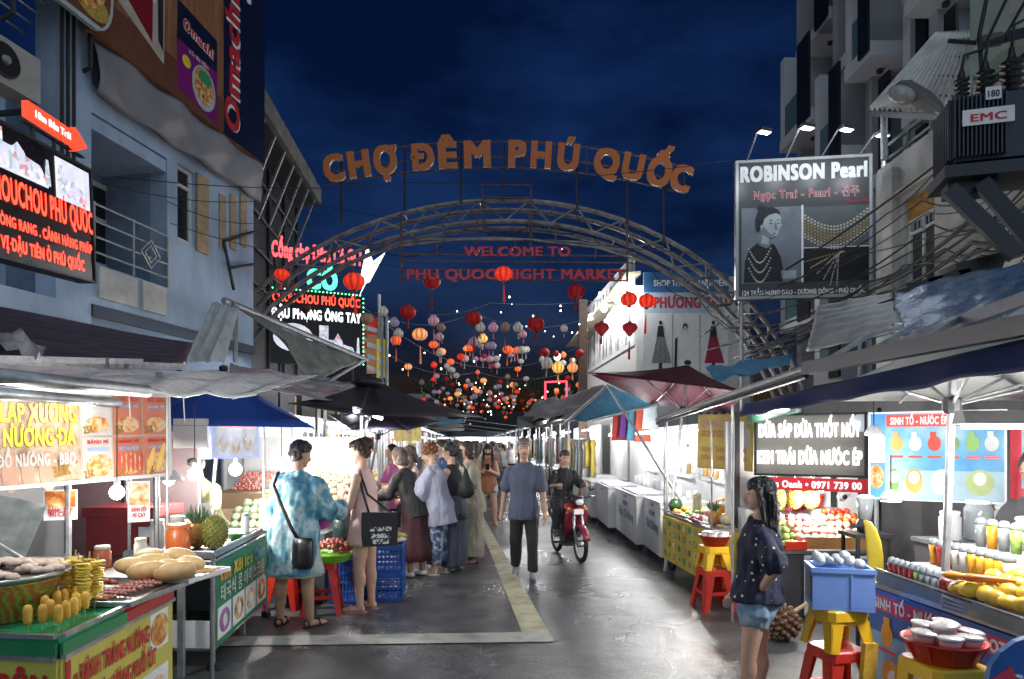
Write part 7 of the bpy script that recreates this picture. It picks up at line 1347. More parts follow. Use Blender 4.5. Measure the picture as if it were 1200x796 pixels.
net = MP('net_dress', [(0, (.5, .5, .5)), (.4, (.03, .03, .03))], 'wave', 9, .5); figure(B, .20, ink_black, net, .13); figure(B, .82, ink_black, M('magenta_dress', (.22, .012, .04), .5), .13); B.ell(.49, .46, .07, .10, m_hair, 2); B.ell(.49, .44, .04, .08, M('poster_skin', (.5, .45, .42), .5), 3); B.pts([(.36, .02), (.39, .02), (.40, .36), (.37, .34)], m_hair, 2)
B.done()
B = Board('x', None, None, (c2.x-.12, 27.3, ZP(450, 27.3)+.4), (c0.x-.24, 19.25, ZP(450, 27.3)+.4), 2.6, .03, MATS['poster_white'], root=sh)
for i in range(7): u = .08+.13*i; B.rect(u-.05, .05, u+.05, .92, MP('drape_print', [(.3, (.06, .07, .09)), (.45, (.35, .36, .38)), (.6, (.6, .6, .6))], 'wave', 3, .5, stretch=(3, 3, .6)), 1)
B.done()
MB().quad4((c2.x-.9, 27.6, zt-.7), (c0.x-.5, 19.0, zt+.1), (c0.x-.1, 19.0, zt+.14), (c2.x-.1, 27.6, zt-.66), .08).build('side_eave', M('eave_cream', (.3, .28, .2), .6), sh)
bp_ost = thing('brown_post', 'brown timber post carrying lanterns near the poster wall', 'post', (XP(683, 20), 20, 0)); MB().bbox((-.12, -.12, 0), (.12, .12, ZP(352, 20))).build('shaft', M('brown_timber', (.10, .07, .05), .8, var=.4, scale=9), bp_ost)
# ================================================================ people
def vox(mb, name, mats, parent, voxel, smooth=3, fold=0, ffreq=(17, 17, 7), post=None, sharp=0):
  me = bpy.data.meshes.new('tmp'); me.from_pydata(mb.v, [], mb.f); o = bpy.data.objects.new('tmp', me)
  m = o.modifiers.new('r', 'REMESH'); m.mode = 'VOXEL'; m.voxel_size = voxel; m.adaptivity = 0
  if smooth: s = o.modifiers.new('s', 'SMOOTH'); s.iterations = smooth; s.factor = .5
  r = evaluate(o); bpy.data.meshes.remove(me)
  if fold:
    seed = random.uniform(0, 50)
    n_ = len(r.vertices); C = [0.0]*(3*n_); Nn = [0.0]*(3*n_); r.vertices.foreach_get('co', C); r.vertices.foreach_get('normal', Nn); fx, fy, fz = ffreq; nz = noise.noise
    for i in range(0, 3*n_, 3):
      x, y, z = C[i]*fx+seed, C[i+1]*fy, C[i+2]*fz; d = fold*(1.3*nz((x, y, z))+.7*nz((x*2.3, y*2.3+7, z*2.2)))
      C[i] += Nn[i]*d; C[i+1] += Nn[i+1]*d; C[i+2] += Nn[i+2]*d
    r.vertices.foreach_set('co', C)
  if not isinstance(mats, (list, tuple)): mats = [mats]
  for x in mats: r.materials.append(x)
  if post: post(r)
  r.polygons.foreach_set('use_smooth', [True]*len(r.polygons)); r.name = name; r.update()
  p = bpy.data.objects.new(name, r); col.objects.link(p); p.parent = parent; return p
def rings_loft(mb, pts, n=16):
  """pts: (centre, rx, ry, xdir, ydir)"""
  mb.loft([[c+xd*math.cos(2*math.pi*j/n)*rx+yd*math.sin(2*math.pi*j/n)*ry for j in range(n)] for c, rx, ry, xd, yd in pts])
skins = {'fair': M('skin_fair', (.56, .34, .25), .5, var=.08), 'tan': M('skin_tan', (.42, .24, .16), .5, var=.08), 'brown': M('skin_brown', (.30, .17, .11), .5, var=.08)}
for k_, m__ in skins.items(): m__.node_tree.nodes['Principled BSDF'].inputs['Subsurface Weight'].default_value = .08; m__.node_tree.nodes['Principled BSDF'].inputs['Subsurface Radius'].default_value = (.02, .008, .004)
hair_m = {'black': M('hair_black', (.010, .009, .009), .35, var=.5, scale=40, stretch=(6, 6, .6), bump=.8, bscale=60), 'brown': M('hair_brown', (.035, .018, .010), .4, var=.5, scale=40, stretch=(6, 6, .6), bump=.8, bscale=60), 'ash': M('hair_ash', (.09, .065, .05), .45, var=.4, scale=40, stretch=(6, 6, .6), bump=.8, bscale=60), 'red': M('hair_auburn', (.16, .055, .02), .45, var=.45, scale=30, bump=.9, bscale=40), 'grey': M('hair_grey', (.16, .14, .13), .5, var=.4, scale=40, bump=.6)}
m_eye = M('eye_dark', (.02, .015, .012), .2); m_lip = M('lips', (.42, .12, .10), .4); m_brow = M('brow', (.04, .025, .02), .6)
class Pose:
  def __init__(s, lean=4, twist=0, head=(0, 0), armL=((-.25, .05, -1), (-.12, .25, -1)), armR=((.25, .05, -1), (.12, .25, -1)), legL=((-.03, 0, -1), (0, 0, -1)), legR=((.03, 0, -1), (0, 0, -1)), footL=(0, 0), footR=(0, 0), wide=1.0, side=0):
    s.P = V((0, 0, .515)); s.s = V((math.sin(R(side)), math.sin(R(lean)), math.cos(R(lean)))).normalized()
    s.x = V((math.cos(R(twist)), math.sin(R(twist)), 0)); s.x = (s.x-s.s*s.x.dot(s.s)).normalized(); s.y = s.s.cross(s.x); s.wide = wide
    s.waist = s.P+s.s*.095; s.chest = s.P+s.s*.205; s.neck = s.P+s.s*.315
    s.sh = [s.neck-s.s*.046-s.x*.092*wide, s.neck-s.s*.046+s.x*.092*wide]
    s.el = []; s.wr = []; s.hd = []
    for k, (a, b) in enumerate((armL, armR)): u, f = V(a).normalized(), V(b).normalized(); e = s.sh[k]+u*.165; w = e+f*.145; s.el.append(e); s.wr.append(w); s.hd.append(f)
    s.hip = [s.P+V((-.05, 0, -.02)), s.P+V((.05, 0, -.02))]; s.kn = []; s.an = []
    for k, (a, b) in enumerate((legL, legR)): kn = s.hip[k]+V(a).normalized()*.235; s.kn.append(kn); s.an.append(kn+V(b).normalized()*.225)
    dz = min(a.z for a in s.an)-.04; s.foot = [footL, footR]
    for L in (s.sh, s.el, s.wr, s.hip, s.kn, s.an):
      for i in range(2): L[i] = L[i]-V((0, 0, dz))
    for n_ in ('P', 'waist', 'chest', 'neck'): setattr(s, n_, getattr(s, n_)-V((0, 0, dz)))
    yaw, pitch = head; d = (s.s*.6+V((0, 0, .4))).normalized()
    hx = (MR(R(yaw), 3, 'Z') @ s.x); hz = d; hy = hz.cross(hx).normalized(); hx = hy.cross(hz)
    rot = MR(R(-pitch), 3, hx); hy = rot @ hy; hz = rot @ hz
    c = s.neck+d*.052+hz*.058; s.H = Matrix(((hx.x, hy.x, hz.x, c.x), (hx.y, hy.y, hz.y, c.y), (hx.z, hy.z, hz.z, c.z), (0, 0, 0, 1)))
  def torso(s, mb, g=0, top=True, low=0, flare=0, n=18):
    T_ = [(s.P-s.s*.05-s.s*low, .084+g+flare, .066+g+flare), (s.P, .092+g+flare*.6, .070+g+flare*.6), (s.waist, .074+g*1.15+flare*.3, .056+g*1.15+flare*.3), (s.chest, .088*s.wide+g, .066+g), (s.neck-s.s*.052, .092*s.wide+g*.8, .052+g), (s.neck-s.s*.012, .060*s.wide+g*.5, .040+g*.5)]
    if top: T_.append((s.neck+s.s*.012, .036+g*.4, .034+g*.4))
    rings_loft(mb, [(c, a, b, s.x, s.y) for c, a, b in T_], n)
  def legs(s, mb, g=0, upto='ankle', tight=1, flare=0):
    for k in range(2):
      mb.caps(s.hip[k], s.kn[k], .056+g, .036+g*tight, 12)
      if upto == 'ankle': mb.caps(s.kn[k], s.an[k], .036+g*tight, .022+g*tight+flare, 12); mb.ell(s.kn[k].lerp(s.an[k], .3)-V((0, .007, 0)), (.032+g, .034+g, .07), 10, 7)
def person(label, loc, rz, h, pose, skin='fair', hair='black', style='short', top=None, bottom=None, shoes=None, voxel=.0052, group=None, detail=True, sleeve='short', toplen=.06, tg=.012, bkind='trousers', bhem=.05, bg=.012, bflare=0, fold=.006, glasses=False, mask=None, collar=None):
  t = thing('person', label, 'person', loc, R(rz), group); t.scale = (h,)*3; s = pose; H = s.H
  mb = MB(); s.torso(mb); s.legs(mb)
  mb.caps(s.neck-s.s*.03, H @ V((0, -.008, -.035)), .033, .030, 12)
  mb.ell(H @ V((0, -.004, .014)), (.046, .056, .056), 16, 11, None, H.to_3x3().to_4x4()); mb.ell(H @ V((0, .012, -.022)), (.037, .042, .046), 14, 9, None, H.to_3x3().to_4x4()); mb.ell(H @ V((0, .036, -.052)), (.018, .016, .014), 10, 7, None, H.to_3x3().to_4x4())
  mb.caps(H @ V((0, .052, .006)), H @ V((0, .062, -.015)), .0065, .0095, 8)
  for sx in (-1, 1): mb.ell(H @ V((sx*.047, -.008, -.004)), (.008, .012, .018), 8, 6, None, H.to_3x3().to_4x4())
  for k in range(2):
    mb.caps(s.sh[k], s.el[k], .031, .025, 12); mb.caps(s.el[k], s.wr[k], .0255, .016, 12); d = s.hd[k]; w = s.wr[k]; sd = s.x*(1 if k == 0 else -1); sd = (sd-d*sd.dot(d)).normalized(); nn = d.cross(sd)
    mb.caps(w, w+d*.048, .016, .021, 10)
    if detail:
      for j in range(4): b = w+d*.058+nn*(j-1.5)*.0115; l_ = (.038, .044, .041, .032)[j]; m_ = b+d*l_*.55+sd*.004; mb.caps(b, m_, .0060, .0055, 6); mb.caps(m_, m_+(d*.75+sd*.55).normalized()*l_*.5, .0055, .0045, 6)
      b = w+d*.018-nn*.018; e = b+(d*.7-nn*.6).normalized()*.03; mb.caps(b, e, .0075, .006, 6); mb.caps(e, e+(d*.95-nn*.1+sd*.2).normalized()*.02, .006, .005, 6)
    else: mb.ell(w+d*.06, (.018, .018, .03), 8, 6)
    a = s.an[k]; yaw, pit = s.foot[k]; fd = MR(R(yaw), 3, 'Z') @ V((0, math.cos(R(pit)), -math.sin(R(pit)))); up_ = V((0, 0, 1)); hl = a-V((0, 0, .020))-fd*.018
    mb.caps(a, a-V((0, 0, .016)), .021, .021, 8); mb.tube([hl-fd*.012, hl, hl+fd*.05-up_*.001, hl+fd*.10-up_*.006, hl+fd*.125-up_*.009], [.010, .019, .020, .019, .010], 10, None, .9)
  Hi = H.inverted()
  def post(me):
    for p in me.polygons:
      c = Hi @ p.center
      if c.y > .03:
        if abs(abs(c.x)-.0185) < .0085 and abs(c.z-.008) < .0038: p.material_index = 1
        elif abs(abs(c.x)-.0185) < .011 and abs(c.z-.0215) < .0026: p.material_index = 3
        elif abs(c.x) < .0145 and abs(c.z+.0335) < .0045: p.material_index = 2
  vox(mb, 'body', [skins[skin], m_eye, m_lip, m_brow], t, voxel, 2, 0, post=post if detail else None)
  # top
  if top is not None:
    mb = MB(); s.torso(mb, tg, True, toplen, .012+tg*.5)
    if sleeve != 'none':
      for k in range(2):
        mb.ell(s.sh[k]-V((0, 0, .006)), (.031+tg*.5,)*3, 12, 8)
        if sleeve == 'short': mb.caps(s.sh[k].lerp(s.el[k], .1), s.sh[k].lerp(s.el[k], .80), .032+tg*.5, .034+tg*.8, 12)
        elif sleeve == 'wide': mb.caps(s.sh[k].lerp(s.el[k], .1), s.sh[k].lerp(s.el[k], 1.0), .034+tg*.5, .046+tg, 12)
        else: mb.caps(s.sh[k].lerp(s.el[k], .1), s.el[k], .033+tg*.7, .029+tg*.8, 12); mb.caps(s.el[k], s.el[k].lerp(s.wr[k], .9), .030+tg, .024+tg, 12)
    vox(mb, 'top', top, t, voxel*1.25, 3, fold)
  if bottom is not None:
    mb = MB()
    if bkind in ('trousers', 'shorts'):
      rings_loft(mb, [(s.P-s.s*.075, .080+bg, .070+bg, s.x, s.y), (s.P-s.s*.03, .094+bg, .074+bg, s.x, s.y), (s.P+s.s*.03, .090+bg, .068+bg, s.x, s.y), (s.waist-s.s*.02, .080+bg, .061+bg, s.x, s.y)])
      for k in range(2):
        if bkind == 'shorts': e = s.hip[k].lerp(s.kn[k], bhem); mb.caps(s.hip[k], e, .058+bg, .056+bg*1.4, 12)
        else: mb.caps(s.hip[k], s.kn[k], .057+bg, .040+bg+bflare*.4, 12); e = s.kn[k].lerp(s.an[k], bhem); mb.tube([s.kn[k], s.kn[k].lerp(e, .5), e], [.040+bg+bflare*.4, .036+bg+bflare*.7, .032+bg*.8+bflare], 14)
      vox(mb, bkind, bottom, t, voxel*1.25, 3, fold)
    else:   # skirt: flared, folded, closed loft down to the hem
      n = 40; kc = (s.kn[0]+s.kn[1])/2; rows = []; top_c = s.waist if bkind == 'skirt' else s.chest
      zs = [0, .12, .3, .5, .7, .85, 1.0]; hem = V(((s.an[0].x+s.an[1].x)/2, (s.an[0].y+s.an[1].y)/2, bhem)); mid_ = s.P-V((0, 0, .03))
      for z in zs:
        c = top_c.lerp(mid_, min(1, z/.3)) if z < .3 else mid_.lerp(hem, (z-.3)/.7); rx = .078+(.104-.078)*min(1, z/.3)+bflare*max(0, z-.3)/.7+bg; ry = .06+(.078-.06)*min(1, z/.3)+bflare*max(0, z-.3)/.7+bg; rows.append([c+V((math.cos(2*math.pi*j/n)*rx*(1+.07*z*math.sin(j*2*math.pi*9/n+z*2)), math.sin(2*math.pi*j/n)*ry*(1+.07*z*math.sin(j*2*math.pi*9/n+z*2)), 0)) for j in range(n)])
      mb.loft(rows); o = mb.build('skirt', bottom, t, True)
  # hair
  if style:
    hm = hair_m[hair] if isinstance(hair, str) else hair; q = H.to_3x3().to_4x4(); mb = MB(); E = lambda c, r: mb.ell(H @ V(c), r, 16, 11, None, q)
    E((0, -.016, .026), (.053, .056, .056))
    if style == 'short': E((0, .004, .048), (.046, .050, .034)); E((0, -.03, -.004), (.048, .038, .045))
    elif style == 'bob': E((0, -.024, -.01), (.058, .046, .062)); E((-.042, -.004, -.015), (.018, .028, .055)); E((.042, -.004, -.015), (.018, .028, .055)); E((0, -.02, -.06), (.052, .035, .03))
    elif style == 'bun': E((0, -.03, -.006), (.046, .036, .04)); E((0, -.066, .036), (.036, .033, .034)); E((.004, -.05, .06), (.03, .03, .025)); E((0, .012, .052), (.042, .042, .028))
    elif style == 'long':
      E((0, .002, .042), (.05, .052, .04))
      for sx in (-.036, -.018, 0, .018, .036): b = H @ V((sx, -.04, .02)); e1 = s.neck-s.y*.050+s.x*sx*1.15-s.s*.02; e2 = s.chest-s.y*.078+s.x*sx*1.0; e3 = s.chest.lerp(s.waist, .7)-s.y*.074+s.x*sx*.8; mb.tube([b, (b+e1)/2-s.y*.012, e1, e2, e3], [.022, .024, .024, .020, .006], 8)
      for sx in (-.046, .046): mb.tube([H @ V((sx, .0, .03)), H @ V((sx*1.06, -.012, -.03)), s.neck+s.x*sx*1.1-s.y*.02, s.neck-s.s*.06+s.x*sx*1.15-s.y*.05], [.014, .017, .016, .008], 8)
    elif style == 'front':
      E((0, .002, .042), (.05, .052, .04))
      for sx in (-.046, .046): mb.tube([H @ V((sx, .0, .03)), H @ V((sx*1.12, .0, -.03)), s.neck+s.x*sx*1.4+s.y*.03, s.chest+s.x*sx*1.3+s.y*.07], [.016, .020, .022, .008], 8)
      E((0, -.03, -.03), (.05, .035, .06))
    elif style == 'pony': E((0, -.03, -.006), (.046, .036, .04)); mb.tube([H @ V((0, -.06, .02)), H @ V((0, -.085, -.01)), H @ V((0, -.082, -.07)), H @ V((0, -.074, -.14))], [.016, .024, .022, .005], 8)
    elif style == 'curly':
      for i in range(34):
        z = 1-1.5*(i+.5)/34; a = i*2.4; r_ = math.sqrt(max(0, 1-z*z)); c = V((r_*math.cos(a)*.054, r_*math.sin(a)*.056-.016, .022+z*.055))
        if not (c.y > .026 and c.z < .045): E(c, (.019, .019, .018))
    vox(mb, 'hair', hm, t, voxel*.85, 1, .0045, (95, 95, 9) if style != 'curly' else (60, 60, 60))
  if shoes is not None:
    kind, sm = shoes
    for k in range(2):
      a = s.an[k]; yaw, pit = s.foot[k]; fd = MR(R(yaw), 3, 'Z') @ V((0, math.cos(R(pit)), -math.sin(R(pit)))); up_ = V((0, 0, 1)); hl = a-V((0, 0, .022))-fd*.018
      if kind == 'shoe': MB().tube([hl-fd*.018, hl+up_*.004, hl+fd*.05+up_*.002, hl+fd*.10-up_*.004, hl+fd*.135-up_*.009], [.012, .026, .025, .024, .012], 12, None, .85).build('shoe', sm, t, True)
      else:
        b = hl-up_*.019+fd*.05; q = frame_q(b, MR(R(90), 3, 'Z') @ fd*-1, -fd); o = MB(); o.prism([(.024*math.cos(R(x)), .078*math.sin(R(x))) for x in range(0, 360, 20)], MT(b-up_*.0055) @ Matrix(((fd.y, 0, fd.x, 0), (-fd.x, 0, fd.y, 0), (fd.z, 1, fd.z, 0), (0, 0, 0, 1))), .011); o.build('sandal_sole', sm, t)
        for dd in (.07, .0): c = hl+fd*dd; o = MB(); sd = V((fd.y, -fd.x, 0)).normalized(); o.tube([c+sd*.024-up_*.012, c+sd*.016+up_*.017, c+up_*.021, c-sd*.016+up_*.017, c-sd*.024-up_*.012], .005, 6); o.build('sandal_strap', sm, t, True)
  if glasses:
    for sx in (-1, 1): MB().tube([H @ V((sx*.0185+.013*math.cos(x*.524), .060, .006+.010*math.sin(x*.524))) for x in range(13)], .0016, 5).build('glasses', blackm, t)
  if mask is not None: MB().ell(H @ V((0, .030, -.030)), (.034, .034, .030), 12, 8, None, H.to_3x3().to_4x4()).build('face_mask', mask, t, True)
  return t
def strap(pts, r, mat, parent, name='strap', flat=.4): return MB().tube(pts, r, 6, None, flat).build(name, mat, parent, True)
# ---- shopper in blue tie-dye, seen from behind
tie = MP('blue_tie_dye', [(.28, (.02, .09, .17)), (.42, (.06, .21, .30)), (.50, (.16, .34, .41)), (.57, (.40, .48, .50)), (.68, (.07, .24, .33))], 'noise', 15, .7, stretch=(1, 1, .8), detail=7)
tie2 = MP('pale_tie_dye', [(.3, (.18, .36, .42)), (.5, (.52, .56, .50)), (.7, (.22, .40, .46))], 'noise', 9, .7, detail=6)
ps = Pose(lean=7, head=(-25, 12), armL=((-.3, .25, -1), (.1, .9, -.15)), armR=((.32, .3, -1), (.05, .95, -.1)), legL=((-.12, 0, -1), (-.05, 0, -1)), legR=((.12, .02, -1), (.06, 0, -1)), footL=(10, 0), footR=(-25, 0), wide=1.08)
PX = XP(345, 6.2); tp = person('woman in oversized blue tie-dye dress with crossbody bag, seen from behind', (PX, 6.2, 0), -14, 1.66, ps, 'tan', 'black', 'short', tie, tie2, ('sandal', blackm), sleeve='long', toplen=.18, tg=.034, bkind='skirt', bhem=.285, bg=.024, bflare=.03, fold=.012)
Rz = MT((PX, 6.2, 0)) @ MR(R(-14), 4, 'Z') @ Matrix.Scale(1.66, 4)
def WP(m, p): return m @ V(p)
cb = thing('shoulder_bag', 'small black crossbody bag on the back of the tie-dye woman', 'bag'); strap([WP(Rz, p) for p in ((-.085, -.02, .845), (-.06, -.105, .78), (.0, -.13, .68), (.07, -.145, .56), (.10, -.13, .50))], .016, blackm, cb)
bx = MB(); q = Rz @ MT((.13, -.13, .43)) @ MR(R(-14), 4, 'Z'); bx.loft([[q @ V((x*k, y*k, z)) for x, y in ((-.05, -.025), (.05, -.025), (.055, 0), (.05, .025), (-.05, .025), (-.055, 0))] for k, z in ((.85, -.085), (1.05, -.05), (1, .05), (.9, .075))]); bx.build('bag_body', M('black_leather', (.012, .012, .014), .35, bump=.3, bscale=40), cb, True); MB().tube([q @ V((-.03, -.03, .05)), q @ V((-.035, -.035, -.09))], .006, 5).build('tassel', blackm, cb)
mg = thing('phone_pouch', 'bright magenta pouch in the hand of the tie-dye woman', 'pouch'); c = WP(Rz, (.125, .10, .58)); MB().ell(c, (.055, .05, .10), 12, 8, None, MR(R(20), 4, 'Y')).build('pouch', M('magenta_fabric', (.55, .04, .36), .6), mg, True)
# ---- woman in short pink dress, side view
ps = Pose(lean=3, head=(0, 14), armL=((-.1, .25, -1), (.05, .95, -.35)), armR=((.12, .3, -1), (.0, .95, -.42)), legL=((-.02, .08, -1), (0, -.02, -1)), legR=((.02, -.04, -1), (0, -.05, -1)), footL=(8, 0), footR=(-8, 0))
pinkm = M('pink_cotton', (.72, .46, .43), .75, var=.08); PX = XP(428, 6.8); person('woman in short sleeveless pink dress with hair in a bun reaching over the stand', (PX, 6.8, 0), 82, 1.67, ps, 'fair', 'brown', 'bun', pinkm, pinkm, ('sandal', M('pink_sandal', (.5, .28, .24), .5)), sleeve='none', tg=.010, bkind='skirt', bhem=.40, bg=.012, bflare=.012, fold=.004)
Rz = MT((PX, 6.8, 0)) @ MR(R(82), 4, 'Z') @ Matrix.Scale(1.67, 4)
tb_ = thing('tote_bag', 'black tote bag with white lettering on the shoulder of the woman in pink', 'bag'); q = frame_q(WP(Rz, (-.15, -.14, .50)), (1, .25, 0), (.25, -1, 0)); bg_ = MB(); bg_.loft([[q @ V((x*k+.0, y, z)) for x, y in ((-.17, -.03), (.0, -.045), (.17, -.03), (.17, .03), (-.17, .03))] for k, z in ((.94, -.15), (1.0, -.05), (1.0, .12), (.97, .17))]); bg_.build('bag_body', M('black_canvas_tote', (.014, .014, .016), .7, bump=.3, bscale=8), tb_)
for k_, w_ in ((.015, .20), (-.05, .18), (-.105, .15)): MB().box(None, (w_, .004, .042), 0, None, q @ MT((.01, -.050, k_))).build('white_print', MP('stencil_print', [(0, (.02, .02, .02)), (.35, (.6, .6, .58))], 'cells', 60, .6), tb_)
strap([q @ V((-.1, -.02, .17)), WP(Rz, (-.105, -.02, .72)), WP(Rz, (-.095, .0, .84)), WP(Rz, (-.10, -.05, .70)), q @ V((.1, -.02, .17))], .012, blackm, tb_)
# ---- queue of women
ps = Pose(lean=20, head=(0, 22), armL=((-.1, .5, -1), (.1, .9, -.1)), armR=((.12, .55, -1), (-.1, .9, 0)), legL=((-.02, .05, -1), (0, -.05, -1)), legR=((.02, -.08, -1), (0, -.08, -1)))
dotm = MP('maroon_dotted', [(0, (.25, .18, .17)), (.10, (.045, .009, .012))], 'dots', 42, .8); person('woman in black sheer top and long maroon dotted skirt leaning forward', (XP(486, 8.57), 8.57, 0), 62, 1.62, ps, 'tan', 'ash', 'bob', M('black_sheer', (.014, .013, .014), .7), dotm, ('shoe', white), sleeve='long', tg=.014, toplen=.03, bkind='skirt', bhem=.13, bg=.012, bflare=.035, fold=.006)
ps = Pose(lean=10, head=(0, 18), armL=((-.1, .4, -1), (.1, .8, -.3)), armR=((.14, .35, -1), (-.05, .85, -.35)), legL=((-.03, .06, -1), (0, 0, -1)), legR=((.03, -.06, -1), (0, -.06, -1)))
wv = MP('blue_white_batik', [(.35, (.02, .04, .12)), (.5, (.10, .14, .24)), (.56, (.5, .52, .56)), (.62, (.05, .08, .2))], 'noise', 13, .8, detail=3); person('woman with auburn curls in loose lavender shirt and batik trousers', (XP(514, 8.72), 8.72, 0), 76, 1.64, ps, 'fair', 'red', 'curly', M('lavender_linen', (.33, .34, .43), .8, var=.1), wv, ('sandal', white), sleeve='wide', tg=.032, toplen=.09, bkind='trousers', bhem=.8, bg=.022, bflare=.012, fold=.010)
ps = Pose(lean=6, head=(10, 10), armL=((-.1, .3, -1), (.1, .9, -.2)), armR=((.2, .0, -1), (.12, .2, -1)), legL=((-.02, .02, -1), (0, 0, -1)), legR=((.02, -.02, -1), (0, 0, -1)))
person('woman with black ponytail in black vest and wide navy trousers', (XP(533, 8.9), 8.9, 0), 66, 1.64, ps, 'fair', 'black', 'pony', M('black_cotton', (.012, .012, .013), .8), M('navy_wide', (.045, .055, .08), .8), ('shoe', M('black_white_shoe', (.12, .12, .12), .5)), sleeve='none', tg=.010, bkind='trousers', bhem=.96, bg=.026, bflare=.02, fold=.006)
pk_ = thing('shoulder_bag', 'slouchy black bag on the back of the woman in black vest', 'bag'); c = V((XP(546, 8.75), 8.72, 1.10)); MB().loft([[c+V((x*k, y*k*.7, z)) for x, y in ((-.09, -.05), (.02, -.07), (.10, -.02), (.09, .05), (-.08, .06))] for k, z in ((.5, -.14), (1.1, -.08), (1.05, .03), (.5, .13), (.15, .24))]).build('bag_body', M('black_soft', (.014, .014, .015), .6), pk_, True); strap([c+V((0, 0, .22)), c+V((-.06, .02, .33)), c+V((-.14, .10, .30))], .012, blackm, pk_)
ps = Pose(lean=5, head=(-10, 12), armL=((-.25, .1, -1), (.15, .8, -.5)), armR=((.25, .1, -1), (.05, .3, -1)))
person('woman with glasses in loose beige dress behind the black vest woman', (XP(552, 9.55), 9.55, 0), 118, 1.66, ps, 'fair', 'brown', 'bob', M('beige_linen', (.30, .28, .22), .85), M('beige_skirt', (.31, .29, .23), .85), ('sandal', blackm), sleeve='short', tg=.024, toplen=.05, bkind='trousers', bhem=.9, bg=.032, bflare=.03, fold=.010, glasses=True)
ps = Pose(lean=8, head=(0, 15), armL=((-.2, .35, -1), (.3, .9, .1)), armR=((.2, .35, -1), (-.3, .9, .1)))
person('stallholder in bright pink shirt behind the queue', (XP(466, 10.6), 10.6, 0), 130, 1.62, ps, 'fair', 'black', 'pony', M('bright_pink_cloth', (.60, .16, .38), .7), M('dark_trousers', (.03, .03, .035), .8), ('shoe', blackm), voxel=.008, detail=False)
person('woman in pale top with loose brown hair half hidden behind the lavender shirt', (XP(489, 9.7), 9.7, 0), 105, 1.60, ps, 'fair', 'brown', 'front', M('pale_top', (.55, .5, .46), .8), M('beige_skirt', (.3, .3, .25), .8), ('shoe', white), voxel=.008)
# ---- girl photographing
ps = Pose(lean=0, head=(0, 16), armL=((-.25, .35, -1), (.55, .85, .35)), armR=((.25, .35, -1), (-.55, .85, .35)), legL=((-.12, .04, -1), (-.06, 0, -1)), legR=((.12, -.02, -1), (.10, 0, -1)), footL=(14, 0), footR=(-14, 0))
GXp_, GYp = XP(572, 13.9), 13.9; person('masked girl in rust halter top and white shorts looking at her phone', (GXp_, GYp, 0), 178, 1.62, ps, 'fair', 'black', 'front', M('rust_cotton', (.30, .12, .06), .8), M('white_denim', (.55, .56, .55), .8), ('sandal', M('tan_sandal', (.5, .36, .28), .5)), sleeve='none', tg=.012, toplen=.06, bkind='shorts', bhem=.28, mask=blackm, voxel=.006)
ph = thing('phone', 'dark phone held in front of the girl in rust top', 'phone', (GXp_, GYp-.44, 1.20)); MB().box((0, 0, 0), (.075, .009, .15), 0, None, MR(R(35), 4, 'X')).build('case', blackm, ph)
# ---- walking man
ps = Pose(lean=2, head=(8, 4), armL=((-.20, .12, -1), (-.10, .28, -1)), armR=((.22, -.12, -1), (.14, .05, -1)), legL=((-.06, .22, -1), (.0, .02, -1)), legR=((.05, -.14, -1), (.02, -.40, -1)), footL=(6, 0), footR=(-8, 38), wide=1.16)
person('man in blue-grey T-shirt and black trousers walking towards the viewer', (XP(614, 8.55), 8.55, 0), 176, 1.70, ps, 'tan', 'grey', 'short', M('blue_grey_tee', (.085, .10, .15), .85, var=.1), M('charcoal_trousers', (.022, .023, .026), .85), ('shoe', M('grey_trainer', (.22, .23, .26), .6)), sleeve='short', tg=.014, toplen=.04, bkind='trousers', bhem=.97, bg=.006, bflare=.0, fold=.006)
# ---- waiting woman at the right
ps = Pose(lean=-2, head=(0, 4), armL=((-.40, -.42, -.80), (.42, .45, -.75)), armR=((.10, .12, -1), (-.15, .55, -.8)), legL=((-.02, .14, -1), (0, .10, -1)), legR=((.02, -.02, -1), (0, -.02, -1)))
nav = MP('navy_speckled', [(0, (.62, .62, .58)), (.15, (.010, .014, .038))], 'dots', 26, .8); PXr = XP(888, 4.25)
person('waiting woman with long black hair in speckled navy blouse and denim shorts', (PXr, 4.25, 0), 68, 1.42, ps, 'fair', 'black', 'long', nav, MP('denim_blue', [(.3, (.10, .17, .28)), (.55, (.25, .36, .48)), (.75, (.45, .53, .60))], 'noise', 16, .85), ('sandal', blackm), sleeve='short', tg=.026, toplen=-.02, bkind='shorts', bhem=.26, bg=.018, fold=.010, voxel=.0048)
# ---- vendors
ps = Pose(lean=26, head=(0, 20), armL=((-.2, .6, -1), (.3, .9, -.2)), armR=((.2, .6, -1), (-.3, .9, -.2)))
person('stallholder in olive shirt bending behind the ice cream cart', (XP(243, 6.9), 6.95, 0), 178, 1.60, ps, 'brown', 'black', 'short', M('olive_shirt', (.10, .10, .05), .8), M('dark_trousers', (.03, .03, .035), .8), ('shoe', blackm), voxel=.007, detail=True)
person('fruit seller in dark floral shirt behind the yellow cart', (3.1, 8.5, 0), 100, 1.58, ps, 'tan', 'black', 'short', M('dark_floral', (.05, .05, .07), .8, var=.8, scale=18), M('dark_trousers', (.03, .03, .035), .8), ('shoe', blackm), voxel=.007)
ps = Pose(lean=10, head=(0, 14), armL=((-.2, .5, -1), (.2, .9, -.1)), armR=((.2, .5, -1), (-.2, .9, .1)))
person('juice seller in dark grey shirt cropped at the frame edge behind the counter', (3.5, 4.5, 0), 120, 1.58, ps, 'tan', 'black', 'pony', M('dark_grey_shirt', (.05, .05, .055), .8), M('dark_trousers', (.03, .03, .035), .8), ('shoe', blackm), voxel=.007)
